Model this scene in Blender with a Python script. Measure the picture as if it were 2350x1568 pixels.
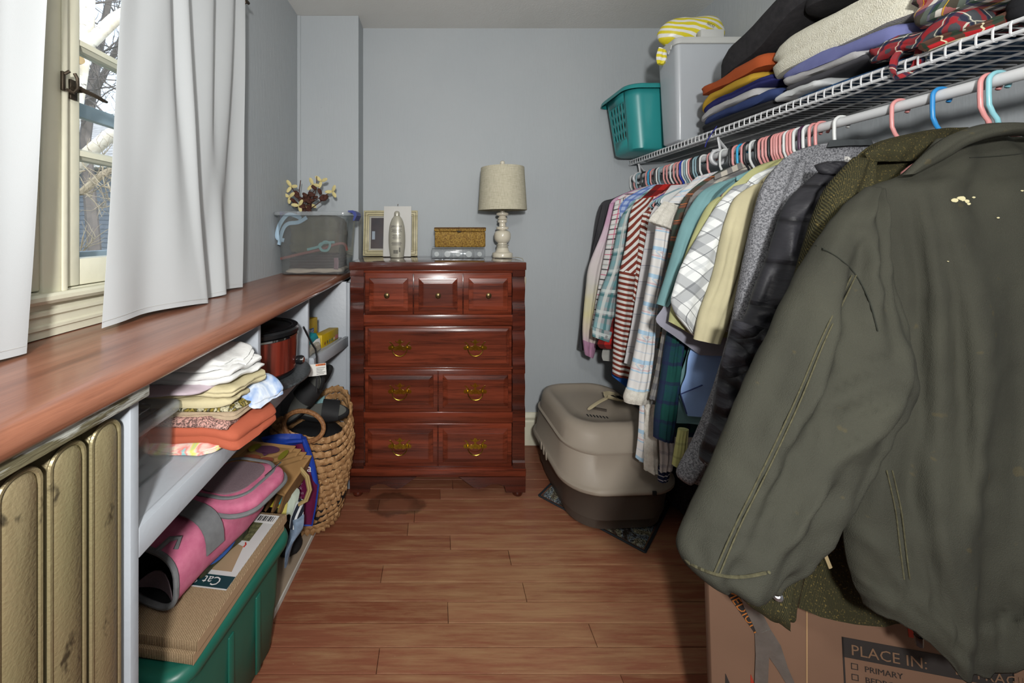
import bpy, bmesh, math, random
from mathutils import Vector as V, Matrix, noise
random.seed(7)
PI = math.pi
sc = bpy.context.scene
for o in list(bpy.data.objects):
    bpy.data.objects.remove(o)
C = sc.collection

# ------------------------------------------------------------------ camera
F, CX, CY, CZ = 880.0, 1003.0, 530.0, 1.314      # focal length and principal point in pixels of 2350x1568, camera height
cam = bpy.data.cameras.new('camera')
cam.sensor_width = 36.0
cam.lens = 36.0 * F / 2350
cam.shift_x = (1175 - CX) / 2350
cam.shift_y = (CY - 784) / 2350
cam.clip_start = 0.02
camo = bpy.data.objects.new('camera', cam)
camo.location = (0, 0, CZ)
camo.rotation_euler = (PI / 2, 0, 0)
C.objects.link(camo)
sc.camera = camo

# ------------------------------------------------------------------ world, sun, lights, exposure
w = bpy.data.worlds.new('world')
sc.world = w
w.use_nodes = True
nt = w.node_tree
bg = nt.nodes['Background']
sky = nt.nodes.new('ShaderNodeTexSky')
sky.sky_type = 'NISHITA'
sky.sun_disc = False
sky.sun_elevation = math.radians(38)
sky.sun_rotation = math.radians(120)
hsv = nt.nodes.new('ShaderNodeHueSaturation')      # thin high cloud: a paler sky
hsv.inputs['Saturation'].default_value = 0.45
nt.links.new(sky.outputs[0], hsv.inputs['Color'])
nt.links.new(hsv.outputs[0], bg.inputs[0])
bg.inputs[1].default_value = 0.6


def lamp(name, kind, loc, target, energy, size=None, color=(1, 1, 1), shape=None):
    l = bpy.data.lights.new(name, kind)
    l.energy = energy
    l.color = color
    if kind == 'AREA':
        l.size = size
        if shape:
            l.shape = shape
    elif kind == 'SUN':
        l.angle = size
    else:
        l.shadow_soft_size = size
    ob = bpy.data.objects.new(name, l)
    ob.location = loc
    ob.rotation_euler = (V(target) - V(loc)).to_track_quat('-Z', 'Y').to_euler()
    C.objects.link(ob)
    return ob


lamp('sun', 'SUN', (6, -5, 8), (0, 0, 0), 2.3, 0.01, (1.0, 0.95, 0.86))
lamp('camera_flash', 'AREA', (0.04, -0.50, 1.62), (0.30, 2.2, 1.10), 44, 0.13, (1.0, 0.985, 0.96), 'DISK')
lamp('added_fill_light', 'POINT', (0.25, -0.35, 2.18), (0.25, -0.35, 0), 30, 0.10, (1.0, 0.97, 0.93))  # unseen fill lamp, added to brighten the ceiling and soften contrast
vs = sc.view_settings
vs.view_transform = 'Standard'
vs.look = 'None'
vs.gamma = 1.0
vs.use_curve_mapping = False
vs.exposure = 0.0


# ------------------------------------------------------------------ materials
def lin(h, k=1.0):
    h = h.lstrip('#')
    out = []
    for i in (0, 2, 4):
        c = int(h[i:i + 2], 16) / 255
        c = c / 12.92 if c <= 0.04045 else ((c + 0.055) / 1.055) ** 2.4
        out.append(min(1, c * k))
    return (*out, 1)


class NT:
    def __init__(s, name):
        s.m = bpy.data.materials.new(name)
        s.m.use_nodes = True
        s.t = s.m.node_tree
        s.b = s.t.nodes['Principled BSDF']
        s.out = s.t.nodes['Material Output']

    def n(s, kind, **kw):
        nd = s.t.nodes.new('ShaderNode' + kind)
        for k, v in kw.items():
            setattr(nd, k, v)
        return nd

    def put(s, sock, v):
        if hasattr(v, 'default_value') or hasattr(v, 'is_linked'):
            s.t.links.new(v, sock)
        else:
            sock.default_value = v

    def math(s, op, a, b=0.0, c=None):
        nd = s.n('Math', operation=op)
        s.put(nd.inputs[0], a)
        s.put(nd.inputs[1], b)
        if c is not None:
            s.put(nd.inputs[2], c)
        return nd.outputs[0]

    def mix(s, f, a, b):
        nd = s.n('Mix', data_type='RGBA')
        s.put(nd.inputs[0], f)
        s.put(nd.inputs[6], a)
        s.put(nd.inputs[7], b)
        return nd.outputs[2]

    def coord(s, which='Object'):
        return s.n('TexCoord').outputs[which]

    def mapping(s, vec, scale=(1, 1, 1), rot=(0, 0, 0), loc=(0, 0, 0)):
        nd = s.n('Mapping')
        s.put(nd.inputs[0], vec)
        nd.inputs[1].default_value = loc
        nd.inputs[2].default_value = rot
        nd.inputs[3].default_value = scale
        return nd.outputs[0]

    def noise(s, vec, scale, detail=3, rough=0.5, dist=0.0):
        nd = s.n('TexNoise')
        s.put(nd.inputs['Vector'], vec)
        nd.inputs['Scale'].default_value = scale
        nd.inputs['Detail'].default_value = detail
        nd.inputs['Roughness'].default_value = rough
        nd.inputs['Distortion'].default_value = dist
        return nd.outputs['Fac']

    def ramp(s, f, stops):
        nd = s.n('ValToRGB')
        s.put(nd.inputs[0], f)
        e = nd.color_ramp.elements
        while len(e) < len(stops):
            e.new(0.5)
        for el, (p, c) in zip(e, stops):
            el.position = p
            el.color = c if len(c) == 4 else (*c, 1)
        return nd.outputs[0]

    def step(s, f, lo, hi):
        nd = s.n('MapRange')
        s.put(nd.inputs[0], f)
        nd.inputs[1].default_value = lo
        nd.inputs[2].default_value = hi
        return nd.outputs[0]

    def sep(s, vec):
        nd = s.n('SeparateXYZ')
        s.put(nd.inputs[0], vec)
        return nd.outputs

    def bump(s, h, strength=0.3, dist=0.01):
        nd = s.n('Bump')
        nd.inputs['Strength'].default_value = strength
        nd.inputs['Distance'].default_value = dist
        s.put(nd.inputs['Height'], h)
        s.t.links.new(nd.outputs[0], s.b.inputs['Normal'])

    def base(s, c):
        s.put(s.b.inputs['Base Color'], c)

    def set(s, rough=0.5, metal=0.0, spec=0.5, coat=0.0, sheen=0.0, trans=0.0, alpha=1.0, ior=1.45):
        b = s.b.inputs
        b['Roughness'].default_value = rough
        b['Metallic'].default_value = metal
        b['Specular IOR Level'].default_value = spec
        b['Coat Weight'].default_value = coat
        b['Sheen Weight'].default_value = sheen
        b['Transmission Weight'].default_value = trans
        b['Alpha'].default_value = alpha
        b['IOR'].default_value = ior
        return s


MATS = {}


def mat(name, hexc, rough=0.55, var=0.08, vscale=6, bump=0.0, bscale=60, bdist=0.004, metal=0.0, spec=0.4, coat=0.0,
        sheen=0.0, c2=None, alpha=1.0, trans=0.0, stretch=(1, 1, 1), k=1.0, hi=None):
    """plain procedural material: colour with a little cloudy variation and fine relief"""
    if name in MATS:
        return MATS[name]
    s = NT(name).set(rough, metal, spec, coat, sheen, trans, alpha)
    co = s.mapping(s.coord(), stretch)
    a = lin(hexc, k)
    b = lin(c2, k) if c2 else tuple(x * (1 - 2.2 * var) for x in a[:3]) + (1,)
    f = s.noise(co, vscale, 4)
    s.base(s.mix(s.step(f, 0.3, 0.7) if hi is None else s.step(f, hi[0], hi[1]), a, b))
    if bump:
        s.bump(s.noise(co, bscale, 2), bump, bdist)
    MATS[name] = s.m
    return s.m


def plaid(name, base, stripes, rough=0.85, bump=0.25, scale=1.0, rot=0.0, c2=None, k=1.0, weave=900):
    """woven check in metres on the UV map. stripes: (axis, period, offset, width, colour, strength)"""
    s = NT(name).set(rough, 0, 0.2)
    uv = s.mapping(s.coord('UV'), (1 / scale,) * 3, (0, 0, rot))
    # a little waviness so that lines are not ruler straight
    x, y, _ = s.sep(uv)
    col = lin(base, k)
    if c2:
        col = s.mix(s.step(s.noise(uv, 9, 3), 0.35, 0.65), col, lin(c2, k))
    for ax, per, off, wd, c, st in stripes:
        t = x if ax == 'x' else y
        fr = s.math('FRACT', s.math('ADD', s.math('DIVIDE', t, per), off))
        f = s.math('MULTIPLY', s.math('LESS_THAN', fr, wd / per), st)
        col = s.mix(f, col, lin(c, k))
    s.base(col)
    h = s.noise(uv, weave, 1)
    s.bump(h, bump, 0.002)
    MATS[name] = s.m
    return s.m


def wood(name, c1, c2, dark, axis='y', rough=0.35, coat=0.3, scale=1.0, knots=0.0, bump=0.12, k=1.0, spec=0.5, grain=0.7):
    s = NT(name).set(rough, 0, spec, coat)
    s.b.inputs['Coat Roughness'].default_value = 0.12
    st = {'x': (1.2, 22, 22), 'y': (22, 1.2, 22), 'z': (22, 22, 1.2)}[axis]
    info = s.n('ObjectInfo')
    vec = s.n('VectorMath', operation='ADD')
    s.put(vec.inputs[0], s.coord())
    cm = s.n('CombineXYZ')
    for i in range(3):
        s.put(cm.inputs[i], s.math('MULTIPLY', info.outputs['Random'], 7.3 + 5 * i))
    s.put(vec.inputs[1], cm.outputs[0])
    v0 = vec.outputs[0]
    co = s.mapping(v0, tuple(a * scale for a in st))
    big = s.noise(s.mapping(v0, tuple(a * scale * 0.5 for a in st)), 1.0, 4, 0.65, 1.0)
    fine = s.noise(co, 2.2, 6, 0.72, 0.3)
    col = s.mix(s.step(big, 0.36, 0.64), lin(c1, k), lin(c2, k))
    col = s.mix(s.math('MULTIPLY', s.step(fine, 0.47, 0.68), grain), col, lin(dark, k))
    if knots:
        kn = {'x': (.5, 1, 1), 'y': (1, .5, 1), 'z': (1, 1, .5)}[axis]
        vo = s.n('TexVoronoi')
        s.put(vo.inputs['Vector'], s.mapping(v0, tuple(a * knots for a in kn)))
        vo.inputs['Scale'].default_value = 1.0
        col = s.mix(s.math('MULTIPLY', s.step(vo.outputs['Distance'], 0.17, 0.07), 0.85), col, lin(dark, k * 0.4))
    s.base(col)
    s.bump(fine, bump, 0.002)
    MATS[name] = s.m
    return s.m


def clear(name, tint='e8ecee', amount=0.16, rough=0.08, haze=0.10):
    """thin clear plastic or glass: mostly see-through, a milky share and a reflecting share"""
    s = NT(name)
    tr = s.n('BsdfTransparent')
    tr.inputs[0].default_value = lin(tint)
    gl = s.n('BsdfGlossy')
    gl.inputs['Roughness'].default_value = rough
    df = s.n('BsdfPrincipled')
    df.inputs['Base Color'].default_value = lin(tint)
    df.inputs['Roughness'].default_value = 0.4
    fr = s.n('LayerWeight')
    fr.inputs[0].default_value = 0.35
    refl = s.math('ADD', s.math('MULTIPLY', s.math('POWER', fr.outputs['Facing'], 3.0), amount * 3), amount * .35)
    m1 = s.n('MixShader')
    m1.inputs[0].default_value = haze
    s.t.links.new(tr.outputs[0], m1.inputs[1])
    s.t.links.new(df.outputs[0], m1.inputs[2])
    m2 = s.n('MixShader')
    s.put(m2.inputs[0], refl)
    s.t.links.new(m1.outputs[0], m2.inputs[1])
    s.t.links.new(gl.outputs[0], m2.inputs[2])
    s.t.links.new(m2.outputs[0], s.out.inputs[0])
    MATS[name] = s.m
    return s.m


# ------------------------------------------------------------------ geometry helpers
def P(px, py, d):
    """point seen at pixel (px,py) at depth d (metres along +Y)"""
    return V(((px - CX) / F * d, d, CZ - (py - CY) / F * d))


def PZ(px, py, z):
    """point seen at pixel (px,py) lying at height z"""
    return P(px, py, (CZ - z) * F / (py - CY))


def PX(px, py, x):
    """point seen at pixel (px,py) lying in the plane X = x"""
    return P(px, py, x * F / (px - CX))


def nz(*a):
    return noise.noise(V(a))


def origin_of(o):
    v = V((0, 0, 0))
    while o is not None:
        v += o.location
        o = o.parent
    return v


def tag(o, label=None, cat=None, group=None, kind=None):
    for kk, v in (('label', label), ('category', cat), ('group', group), ('kind', kind)):
        if v:
            o[kk] = v
    return o


def empty(name, loc, label=None, cat=None, group=None, kind=None):
    o = bpy.data.objects.new(name, None)
    o.empty_display_size = 0.05
    o.location = loc
    C.objects.link(o)
    return tag(o, label, cat, group, kind)


class MB:
    def __init__(s):
        s.v, s.f, s.uv = [], [], {}

    def add(s, vs, fs, uvs=None):
        b = len(s.v)
        s.v += [V(p) for p in vs]
        s.f += [tuple(b + i for i in f) for f in fs]
        if uvs:
            for i, u in enumerate(uvs):
                s.uv[b + i] = u
        return s

    def box(s, x0, x1, y0, y1, z0, z1, bev=0.0):
        if bev <= 0:
            vs = [(x, y, z) for x in (x0, x1) for y in (y0, y1) for z in (z0, z1)]
            return s.add(vs, [(0, 1, 3, 2), (4, 6, 7, 5), (0, 4, 5, 1), (2, 3, 7, 6), (0, 2, 6, 4), (1, 5, 7, 3)])
        rings = []
        b = min(bev, (x1 - x0) / 2.01, (y1 - y0) / 2.01, (z1 - z0) / 2.01)
        for ins, z in ((b, z0), (b * .3, z0 + b * .3), (0, z0 + b), (0, z1 - b), (b * .3, z1 - b * .3), (b, z1)):
            r = rrect((x0 + x1) / 2, (y0 + y1) / 2, x1 - x0 - 2 * ins, y1 - y0 - 2 * ins, b, 0, 2)
            rings.append([V((p[0], p[1], z)) for p in r])
        return s.rings(rings)

    def obox(s, o, ax, ay, az, bev=0.0):
        """box spanned by three edge vectors from corner o"""
        o, ax, ay, az = V(o), V(ax), V(ay), V(az)
        m = MB().box(0, ax.length, 0, ay.length, 0, az.length, bev)
        a, b, c = ax.normalized(), ay.normalized(), az.normalized()
        return s.add([o + a * p.x + b * p.y + c * p.z for p in m.v], m.f)

    def rings(s, rings, cap0=True, cap1=True, closed=True, uv=None):
        n = len(rings[0])
        vs = [p for r in rings for p in r]
        fs = []
        for i in range(len(rings) - 1):
            for j in range(n if closed else n - 1):
                k = (j + 1) % n
                fs.append((i * n + j, i * n + k, (i + 1) * n + k, (i + 1) * n + j))
        if cap0 and closed:
            vs = vs + [sum((V(p) for p in rings[0]), V()) / n]
            c = len(vs) - 1
            fs += [(c, (j + 1) % n, j) for j in range(n)]
        if cap1 and closed:
            vs = vs + [sum((V(p) for p in rings[-1]), V()) / n]
            c = len(vs) - 1
            b = (len(rings) - 1) * n
            fs += [(c, b + j, b + (j + 1) % n) for j in range(n)]
        return s.add(vs, fs, uv)

    def lathe(s, prof, c=(0, 0, 0), seg=32, sx=1.0, sy=1.0, cap0=True, cap1=True):
        c = V(c)
        return s.rings([[c + V((r * sx * math.cos(2 * PI * j / seg), r * sy * math.sin(2 * PI * j / seg), z)) for j in range(seg)]
                        for r, z in prof], cap0, cap1)

    def tube(s, pts, r, seg=8, closed=False, flat=None, up=None):
        """round tube along a path; r number or list; flat=(a,b) makes a flat strap"""
        pts = [V(p) for p in pts]
        n = len(pts)
        rings = []
        prev = None
        for i, p in enumerate(pts):
            a = pts[i - 1] if (i > 0 or closed) else p
            b = pts[(i + 1) % n] if (i < n - 1 or closed) else p
            t = (b - a).normalized() if (b - a).length > 1e-9 else V((0, 0, 1))
            if prev is None:
                q = V(up) if up else (V((0, 0, 1)) if abs(t.z) < 0.9 else V((1, 0, 0)))
            else:
                q = prev
            q = (q - t * q.dot(t))
            q = q.normalized() if q.length > 1e-6 else t.orthogonal().normalized()
            prev = q
            e = t.cross(q)
            rr = r[i] if isinstance(r, (list, tuple)) else r
            ra, rb = (rr * flat[0], rr * flat[1]) if flat else (rr, rr)
            rings.append([p + q * (ra * math.sin(2 * PI * j / seg)) + e * (rb * math.cos(2 * PI * j / seg)) for j in range(seg)])
        if closed:
            rings.append(rings[0])
            return s.rings(rings, False, False)
        return s.rings(rings)

    def prism(s, poly, o, R, U, N, depth, bev=0.0):
        """polygon (2-D points) in the frame o,R,U extruded along N; concave polygons are ear-clipped"""
        o, R, U, N = V(o), V(R), V(U), V(N)
        n = len(poly)
        if sum(poly[i - 1][0] * poly[i][1] - poly[i][0] * poly[i - 1][1] for i in range(n)) < 0:
            poly = poly[::-1]
        tri = earclip(poly)
        vs = [o + R * x + U * y for x, y in poly] + [o + R * x + U * y + N * depth for x, y in poly]
        fs = [(c, b, a) for a, b, c in tri] + [(a + n, b + n, c + n) for a, b, c in tri]
        fs += [(i, (i + 1) % n, n + (i + 1) % n, n + i) for i in range(n)]
        return s.add(vs, fs)

    def grid(s, rows, uv=None):
        nr, ncol = len(rows), len(rows[0])
        fs = [(i * ncol + j, i * ncol + j + 1, (i + 1) * ncol + j + 1, (i + 1) * ncol + j) for i in range(nr - 1) for j in range(ncol - 1)]
        return s.add([p for r in rows for p in r], fs, uv)

    def sheet(s, rows, t, uv=None):
        """a grid of points given a real thickness t (two faces and a rim)"""
        nr, ncol = len(rows), len(rows[0])
        back = []
        for i in range(nr):
            rr = []
            for j in range(ncol):
                a = rows[min(i + 1, nr - 1)][j] - rows[max(i - 1, 0)][j]
                b = rows[i][min(j + 1, ncol - 1)] - rows[i][max(j - 1, 0)]
                nn = a.cross(b)
                nn = nn.normalized() if nn.length > 1e-12 else V((0, 0, 1))
                rr.append(rows[i][j] + nn * t)
            back.append(rr)
        s.grid(rows, uv)
        b0 = len(s.v) - nr * ncol
        s.grid([r[::-1] for r in back], [u for i in range(nr) for u in uv[i * ncol:(i + 1) * ncol][::-1]] if uv else None)
        b1 = len(s.v) - nr * ncol
        edge = [(0, j) for j in range(ncol)] + [(i, ncol - 1) for i in range(1, nr)] + [(nr - 1, j) for j in range(ncol - 2, -1, -1)] + [(i, 0) for i in range(nr - 2, 0, -1)]
        for q in range(len(edge)):
            (i, j), (k, l) = edge[q], edge[(q + 1) % len(edge)]
            s.f.append((b0 + i * ncol + j, b1 + i * ncol + ncol - 1 - j, b1 + k * ncol + ncol - 1 - l, b0 + k * ncol + l))
        return s

    def build(s, name, material, parent=None, smooth=True, label=None, cat=None, group=None, kind=None, angle=40, bevel=0.0, merge=0.0):
        vs = s.v
        if parent is not None:
            o0 = origin_of(parent)
        else:
            lo = V((min(p.x for p in vs), min(p.y for p in vs), min(p.z for p in vs)))
            hi = V((max(p.x for p in vs), max(p.y for p in vs), max(p.z for p in vs)))
            o0 = V(((lo.x + hi.x) / 2, (lo.y + hi.y) / 2, lo.z))
        me = bpy.data.meshes.new(name)
        me.from_pydata([tuple(p - o0) for p in vs], [], s.f)
        if merge:
            bm_ = bmesh.new()
            bm_.from_mesh(me)
            bmesh.ops.remove_doubles(bm_, verts=bm_.verts, dist=merge)
            bmesh.ops.recalc_face_normals(bm_, faces=bm_.faces)
            bm_.to_mesh(me)
            bm_.free()
        if s.uv:
            ul = me.uv_layers.new(name='UVMap')
            for lp in me.loops:
                ul.data[lp.index].uv = s.uv.get(lp.vertex_index, (0, 0))
        if smooth:
            me.polygons.foreach_set('use_smooth', [True] * len(me.polygons))
            try:
                me.set_sharp_from_angle(angle=math.radians(angle))
            except Exception:
                pass
        me.materials.append(material)
        me.update()
        ob = bpy.data.objects.new(name, me)
        C.objects.link(ob)
        if parent is not None:
            ob.parent = parent
        else:
            ob.location = o0
        if bevel:
            md = ob.modifiers.new('bevel', 'BEVEL')
            md.width = bevel
            md.segments = 2
            md.limit_method = 'ANGLE'
        return tag(ob, label, cat, group, kind)


def earclip(poly):
    idx = list(range(len(poly)))
    out = []

    def area(a, b, c):
        return (b[0] - a[0]) * (c[1] - a[1]) - (c[0] - a[0]) * (b[1] - a[1])
    guard = 0
    while len(idx) > 3 and guard < 4000:
        guard += 1
        done = False
        for q in range(len(idx)):
            i, j, k = idx[q - 1], idx[q], idx[(q + 1) % len(idx)]
            a, b, c = poly[i], poly[j], poly[k]
            if area(a, b, c) <= 1e-14:
                continue
            if any(area(a, b, poly[m]) >= 0 and area(b, c, poly[m]) >= 0 and area(c, a, poly[m]) >= 0 for m in idx if m not in (i, j, k)):
                continue
            out.append((i, j, k))
            idx.pop(q)
            done = True
            break
        if not done:
            idx.pop()
    if len(idx) == 3:
        out.append(tuple(idx))
    return out


def rrect(cx, cy, wd, hd, r, rot=0.0, n=5):
    r = min(r, wd / 2 - 1e-5, hd / 2 - 1e-5)
    pts = []
    for qx, qy, a0 in ((1, 1, 0), (-1, 1, 90), (-1, -1, 180), (1, -1, 270)):
        for i in range(n + 1):
            a = math.radians(a0 + 90 * i / n)
            x = qx * (wd / 2 - r) + r * math.cos(a)
            y = qy * (hd / 2 - r) + r * math.sin(a)
            pts.append((cx + x * math.cos(rot) - y * math.sin(rot), cy + x * math.sin(rot) + y * math.cos(rot)))
    return pts


def spl(pts, n):
    """resample a list of tuples with Catmull-Rom"""
    m = len(pts)
    out = []
    for q in range(n):
        t = q / (n - 1) * (m - 1)
        i = min(int(t), m - 2)
        f = t - i
        p0, p1, p2, p3 = pts[max(i - 1, 0)], pts[i], pts[i + 1], pts[min(i + 2, m - 1)]
        out.append(tuple(0.5 * (2 * b + (c - a) * f + (2 * a - 5 * b + 4 * c - d) * f * f + (3 * b - a - 3 * c + d) * f ** 3)
                         for a, b, c, d in zip(p0, p1, p2, p3)))
    return out


def text(name, body, o, R, U, size, material, parent=None, depth=0.0006, align='LEFT', squeeze=1.0, **kw):
    """flat lettering lying in the frame o,R,U"""
    cu = bpy.data.curves.new(name, 'FONT')
    cu.body = body
    cu.size = size
    cu.align_x = align
    cu.resolution_u = 2
    tmp = bpy.data.objects.new(name, cu)
    C.objects.link(tmp)
    bpy.context.view_layer.update()
    me = bpy.data.meshes.new_from_object(tmp.evaluated_get(bpy.context.evaluated_depsgraph_get()))
    bpy.data.objects.remove(tmp)
    o, R, U = V(o), V(R).normalized(), V(U).normalized()
    N = R.cross(U)
    m = MB()
    m.add([o + R * (p.co.x * squeeze) + U * p.co.y + N * depth for p in me.vertices], [tuple(p.vertices) for p in me.polygons])
    bpy.data.meshes.remove(me)
    if not m.f:
        return None
    return m.build(name, material, parent, smooth=False, **kw)


def copy_tree(o, parent=None):
    c = o.copy()
    C.objects.link(c)
    c.parent = parent
    for ch in list(o.children):
        copy_tree(ch, c)
    return c

# ================================================================== THE ROOM
XL, XR, YB, YF, ZC = -0.807, 1.50, 2.36, -1.25, 2.561     # left wall, right wall, back wall, wall behind the camera, ceiling


def wall_paint(name, hexc, c2, k=1.0):
    s = NT(name).set(0.62, 0, 0.35)
    co = s.coord()
    col = s.mix(s.step(s.noise(co, 1.6, 4), 0.3, 0.75), lin(hexc, k), lin(c2, k))
    sp = s.noise(co, 38, 2)
    col = s.mix(s.math('MULTIPLY', s.step(sp, 0.79, 0.82), 0.25), col, lin('6f7278'))
    s.base(col)
    h = s.math('ADD', s.noise(s.mapping(co, (90, 90, 14)), 1.0, 3), s.math('MULTIPLY', s.noise(co, 7, 3), 1.5))
    s.bump(h, 0.22, 0.004)
    return s.m


M_wall = wall_paint('wall_paint', 'a5aaad', '9fa5a9')
M_ceil = wall_paint('ceiling_paint', 'd6d7d4', 'cbccc8')
M_cream = mat('cream_trim_paint', 'd3d0bb', 0.4, 0.05, 5, 0.25, 40, 0.004, spec=0.5)
M_shelfpaint = mat('shelf_paint', 'a3a9b0', 0.42, 0.05, 4, 0.2, 60, 0.003)


def floor_mat():
    s = NT('worn_floor_board').set(0.42, 0, 0.45)
    co = s.n('NewGeometry').outputs['Position']
    info = s.n('ObjectInfo')
    rnd = info.outputs['Random']
    grain = s.noise(s.mapping(co, (1.5, 50, 1)), 3.4, 6, 0.7)
    red = s.mix(rnd, lin('764430'), lin('8c5a44'))
    red = s.mix(s.math('MULTIPLY', s.step(grain, 0.45, 0.75), 0.45), red, lin('5e3322'))
    x, y, z = s.sep(co)
    # foot traffic has rubbed the stain off along the middle of the room
    dx = s.math('DIVIDE', s.math('SUBTRACT', x, 0.25), 0.75)
    dy = s.math('DIVIDE', s.math('SUBTRACT', y, 1.40), 0.42)
    rr = s.math('SQRT', s.math('ADD', s.math('MULTIPLY', dx, dx), s.math('MULTIPLY', dy, dy)))
    mask = s.step(rr, 1.25, 0.1)
    wn = s.noise(s.mapping(co, (2.2, 26, 1)), 1.7, 5, 0.7)
    wear = s.math('MULTIPLY', s.step(s.math('ADD', wn, s.math('MULTIPLY', s.math('ADD', mask, s.math('MULTIPLY', rnd, 0.35)), 0.22)), 0.55, 0.84), 0.85)
    tan = s.mix(grain, lin('a98662'), lin('8a6647'))
    col = s.mix(wear, red, tan)
    sc2 = s.noise(s.mapping(co, (3, 9, 1), (0, 0, 0.9)), 26, 2)
    col = s.mix(s.math('MULTIPLY', s.step(sc2, 0.74, 0.78), 0.35), col, lin('c9b48c'))
    # old dark stain in front of the chest
    ex = s.math('DIVIDE', s.math('ADD', x, 0.20), 0.15)
    ey = s.math('DIVIDE', s.math('SUBTRACT', y, 1.845), 0.085)
    er = s.math('ADD', s.math('SQRT', s.math('ADD', s.math('MULTIPLY', ex, ex), s.math('MULTIPLY', ey, ey))),
                s.math('MULTIPLY', s.math('SUBTRACT', s.noise(co, 14, 3), 0.5), 0.9))
    ring = s.math('MULTIPLY', s.step(er, 1.0, 0.8), s.step(er, 0.35, 0.85))
    st = s.math('ADD', s.math('MULTIPLY', ring, 0.5), s.math('MULTIPLY', s.step(er, 1.0, 0.6), 0.22))
    col = s.mix(st, col, lin('23160f'))
    s.base(col)
    s.put(s.b.inputs['Roughness'], s.math('ADD', s.math('MULTIPLY', wear, 0.25), 0.34))
    s.bump(grain, 0.15, 0.002)
    return s.m


M_floor = floor_mat()
M_dark = mat('dark_gap', '1a1512', 0.9)

floor = MB().box(XL - .12, XR + .1, YF - .1, YB + .1, -0.06, -0.021).build('floor', M_dark, smooth=False, kind='structure')
rng = random.Random(3)
y = 1.137 - 0.0741 * 31
plank_ends = {}
while y < YB + 0.01:
    x = XL - 0.1 - rng.uniform(0, 0.9)
    row = round((y - 1.137) / 0.0741)
    cuts = []
    while x < XR + .05:
        L = rng.uniform(0.7, 1.9)
        x1 = min(x + L, XR + .08)
        if x1 > XL - .1 and x1 - x > 0.12:
            MB().box(max(x, XL - .1) + .0006, x1 - .0006, y + .0009, y + .0732, -0.0208, rng.uniform(-0.0008, 0.0008), 0.0016).build('floor_board', M_floor, floor, smooth=False)
        x = x1 if x1 - x > 0.12 else XR + 1
    y += 0.0741

MB().box(XL - .12, XR + .1, YB, YB + .1, -0.02, ZC).build('wall_back', M_wall, smooth=False, kind='structure')
MB().box(XR, XR + .1, YF, YB, -0.02, ZC).build('wall_right', M_wall, smooth=False, kind='structure')
MB().box(XL - .12, XR + .1, YF - .1, YF, -0.02, ZC).build('wall_front', M_wall, smooth=False, kind='structure')
MB().box(XL - .12, XR + .1, YF - .1, YB + .1, ZC, ZC + .08).build('ceiling', M_ceil, smooth=False, kind='structure')
WY0, WY1, WZ0, WZ1 = 0.20, 1.36, 1.187, 2.30
wl = MB()
for a in ((YF, WY0, -.02, ZC), (WY1, YB, -.02, ZC), (WY0, WY1, -.02, WZ0), (WY0, WY1, WZ1, ZC)):
    wl.box(XL - .12, XL, a[0], a[1], a[2], a[3])
wl.build('wall_left', M_wall, smooth=False, kind='structure')
# boxed-in chase in the far left corner, with a flat trim strip against the left wall
chase = MB().box(XL, -0.455, 2.22, YB, -0.02, ZC - .001).build('wall_chase', M_wall, smooth=False, kind='structure')
MB().box(XL, XL + 0.018, 2.214, 2.22, 1.1, ZC - .002).build('corner_strip', M_wall, chase, smooth=False)


def baseboard(name, x0, x1):
    prof = [(0, 0), (0.016, 0), (0.016, 0.125), (0.013, 0.131), (0.013, 0.138), (0.018, 0.145), (0.018, 0.152), (0.011, 0.163), (0.007, 0.172), (0, 0.172)]
    m = MB()
    m.prism([(-p[0], p[1] * 1.15) for p in prof], (x0, YB, 0.001), (0, 1, 0), (0, 0, 1), (1, 0, 0), x1 - x0)
    return m.build(name, M_cream, smooth=False, kind='structure')


baseboard('baseboard_back', -0.455, XR)
m = MB()
m.prism([(0, 0), (0.016, 0), (0.016, 0.16), (0.012, 0.175), (0.006, 0.197), (0, 0.197)], (XR, YF, 0.001), (-1, 0, 0), (0, 0, 1), (0, 1, 0), YB - YF - .02)
m.build('baseboard_right', M_cream, smooth=False, kind='structure')

# ------------------------------------------------------------------ window
M_glass = clear('window_glass', 'f4f8fa', 0.12, 0.02, 0.02)
M_storm = mat('storm_frame_paint', 'aab6bd', 0.5, 0.06)
M_bronze = mat('dark_bronze', '5b5145', 0.42, 0.15, 30, 0.2, 90, metal=0.8, c2='3c342c')
win = empty('window_1', (XL, 0.8, WZ0), kind='structure')


def part(name, m, material=None, par=None, **kw):
    return m.build(name, material or M_cream, par or win, **kw)


# outer frame (jambs, head) and casing on the room side
for n_, b in (('jamb', (-.925, -.79, WY0, WY0 + .03, WZ0, WZ1)), ('jamb', (-.925, -.79, WY1 - .03, WY1, WZ0, WZ1)),
              ('head', (-.925, -.79, WY0, WY1, WZ1 - .03, WZ1)), ('mullion', (-.925, -.792, .770, .8215, WZ0, WZ1)),
              ('mullion_bead', (-.792, -.786, .806, .818, WZ0, WZ1)),
              ('casing', (XL, -.787, WY0 - .07, WY0 + .012, WZ0 - .02, WZ1 + .07)), ('casing', (XL, -.787, WY1 - .012, WY1 + .07, WZ0 - .02, WZ1 + .07)),
              ('casing', (XL, -.787, WY0 - .07, WY1 + .07, WZ1 - .012, WZ1 + .07)),
              ('sill', (-.93, -.80, WY0, WY1, WZ0 - .02, WZ0 + .004))):
    part(n_, MB().box(*b, 0.003))
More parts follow.
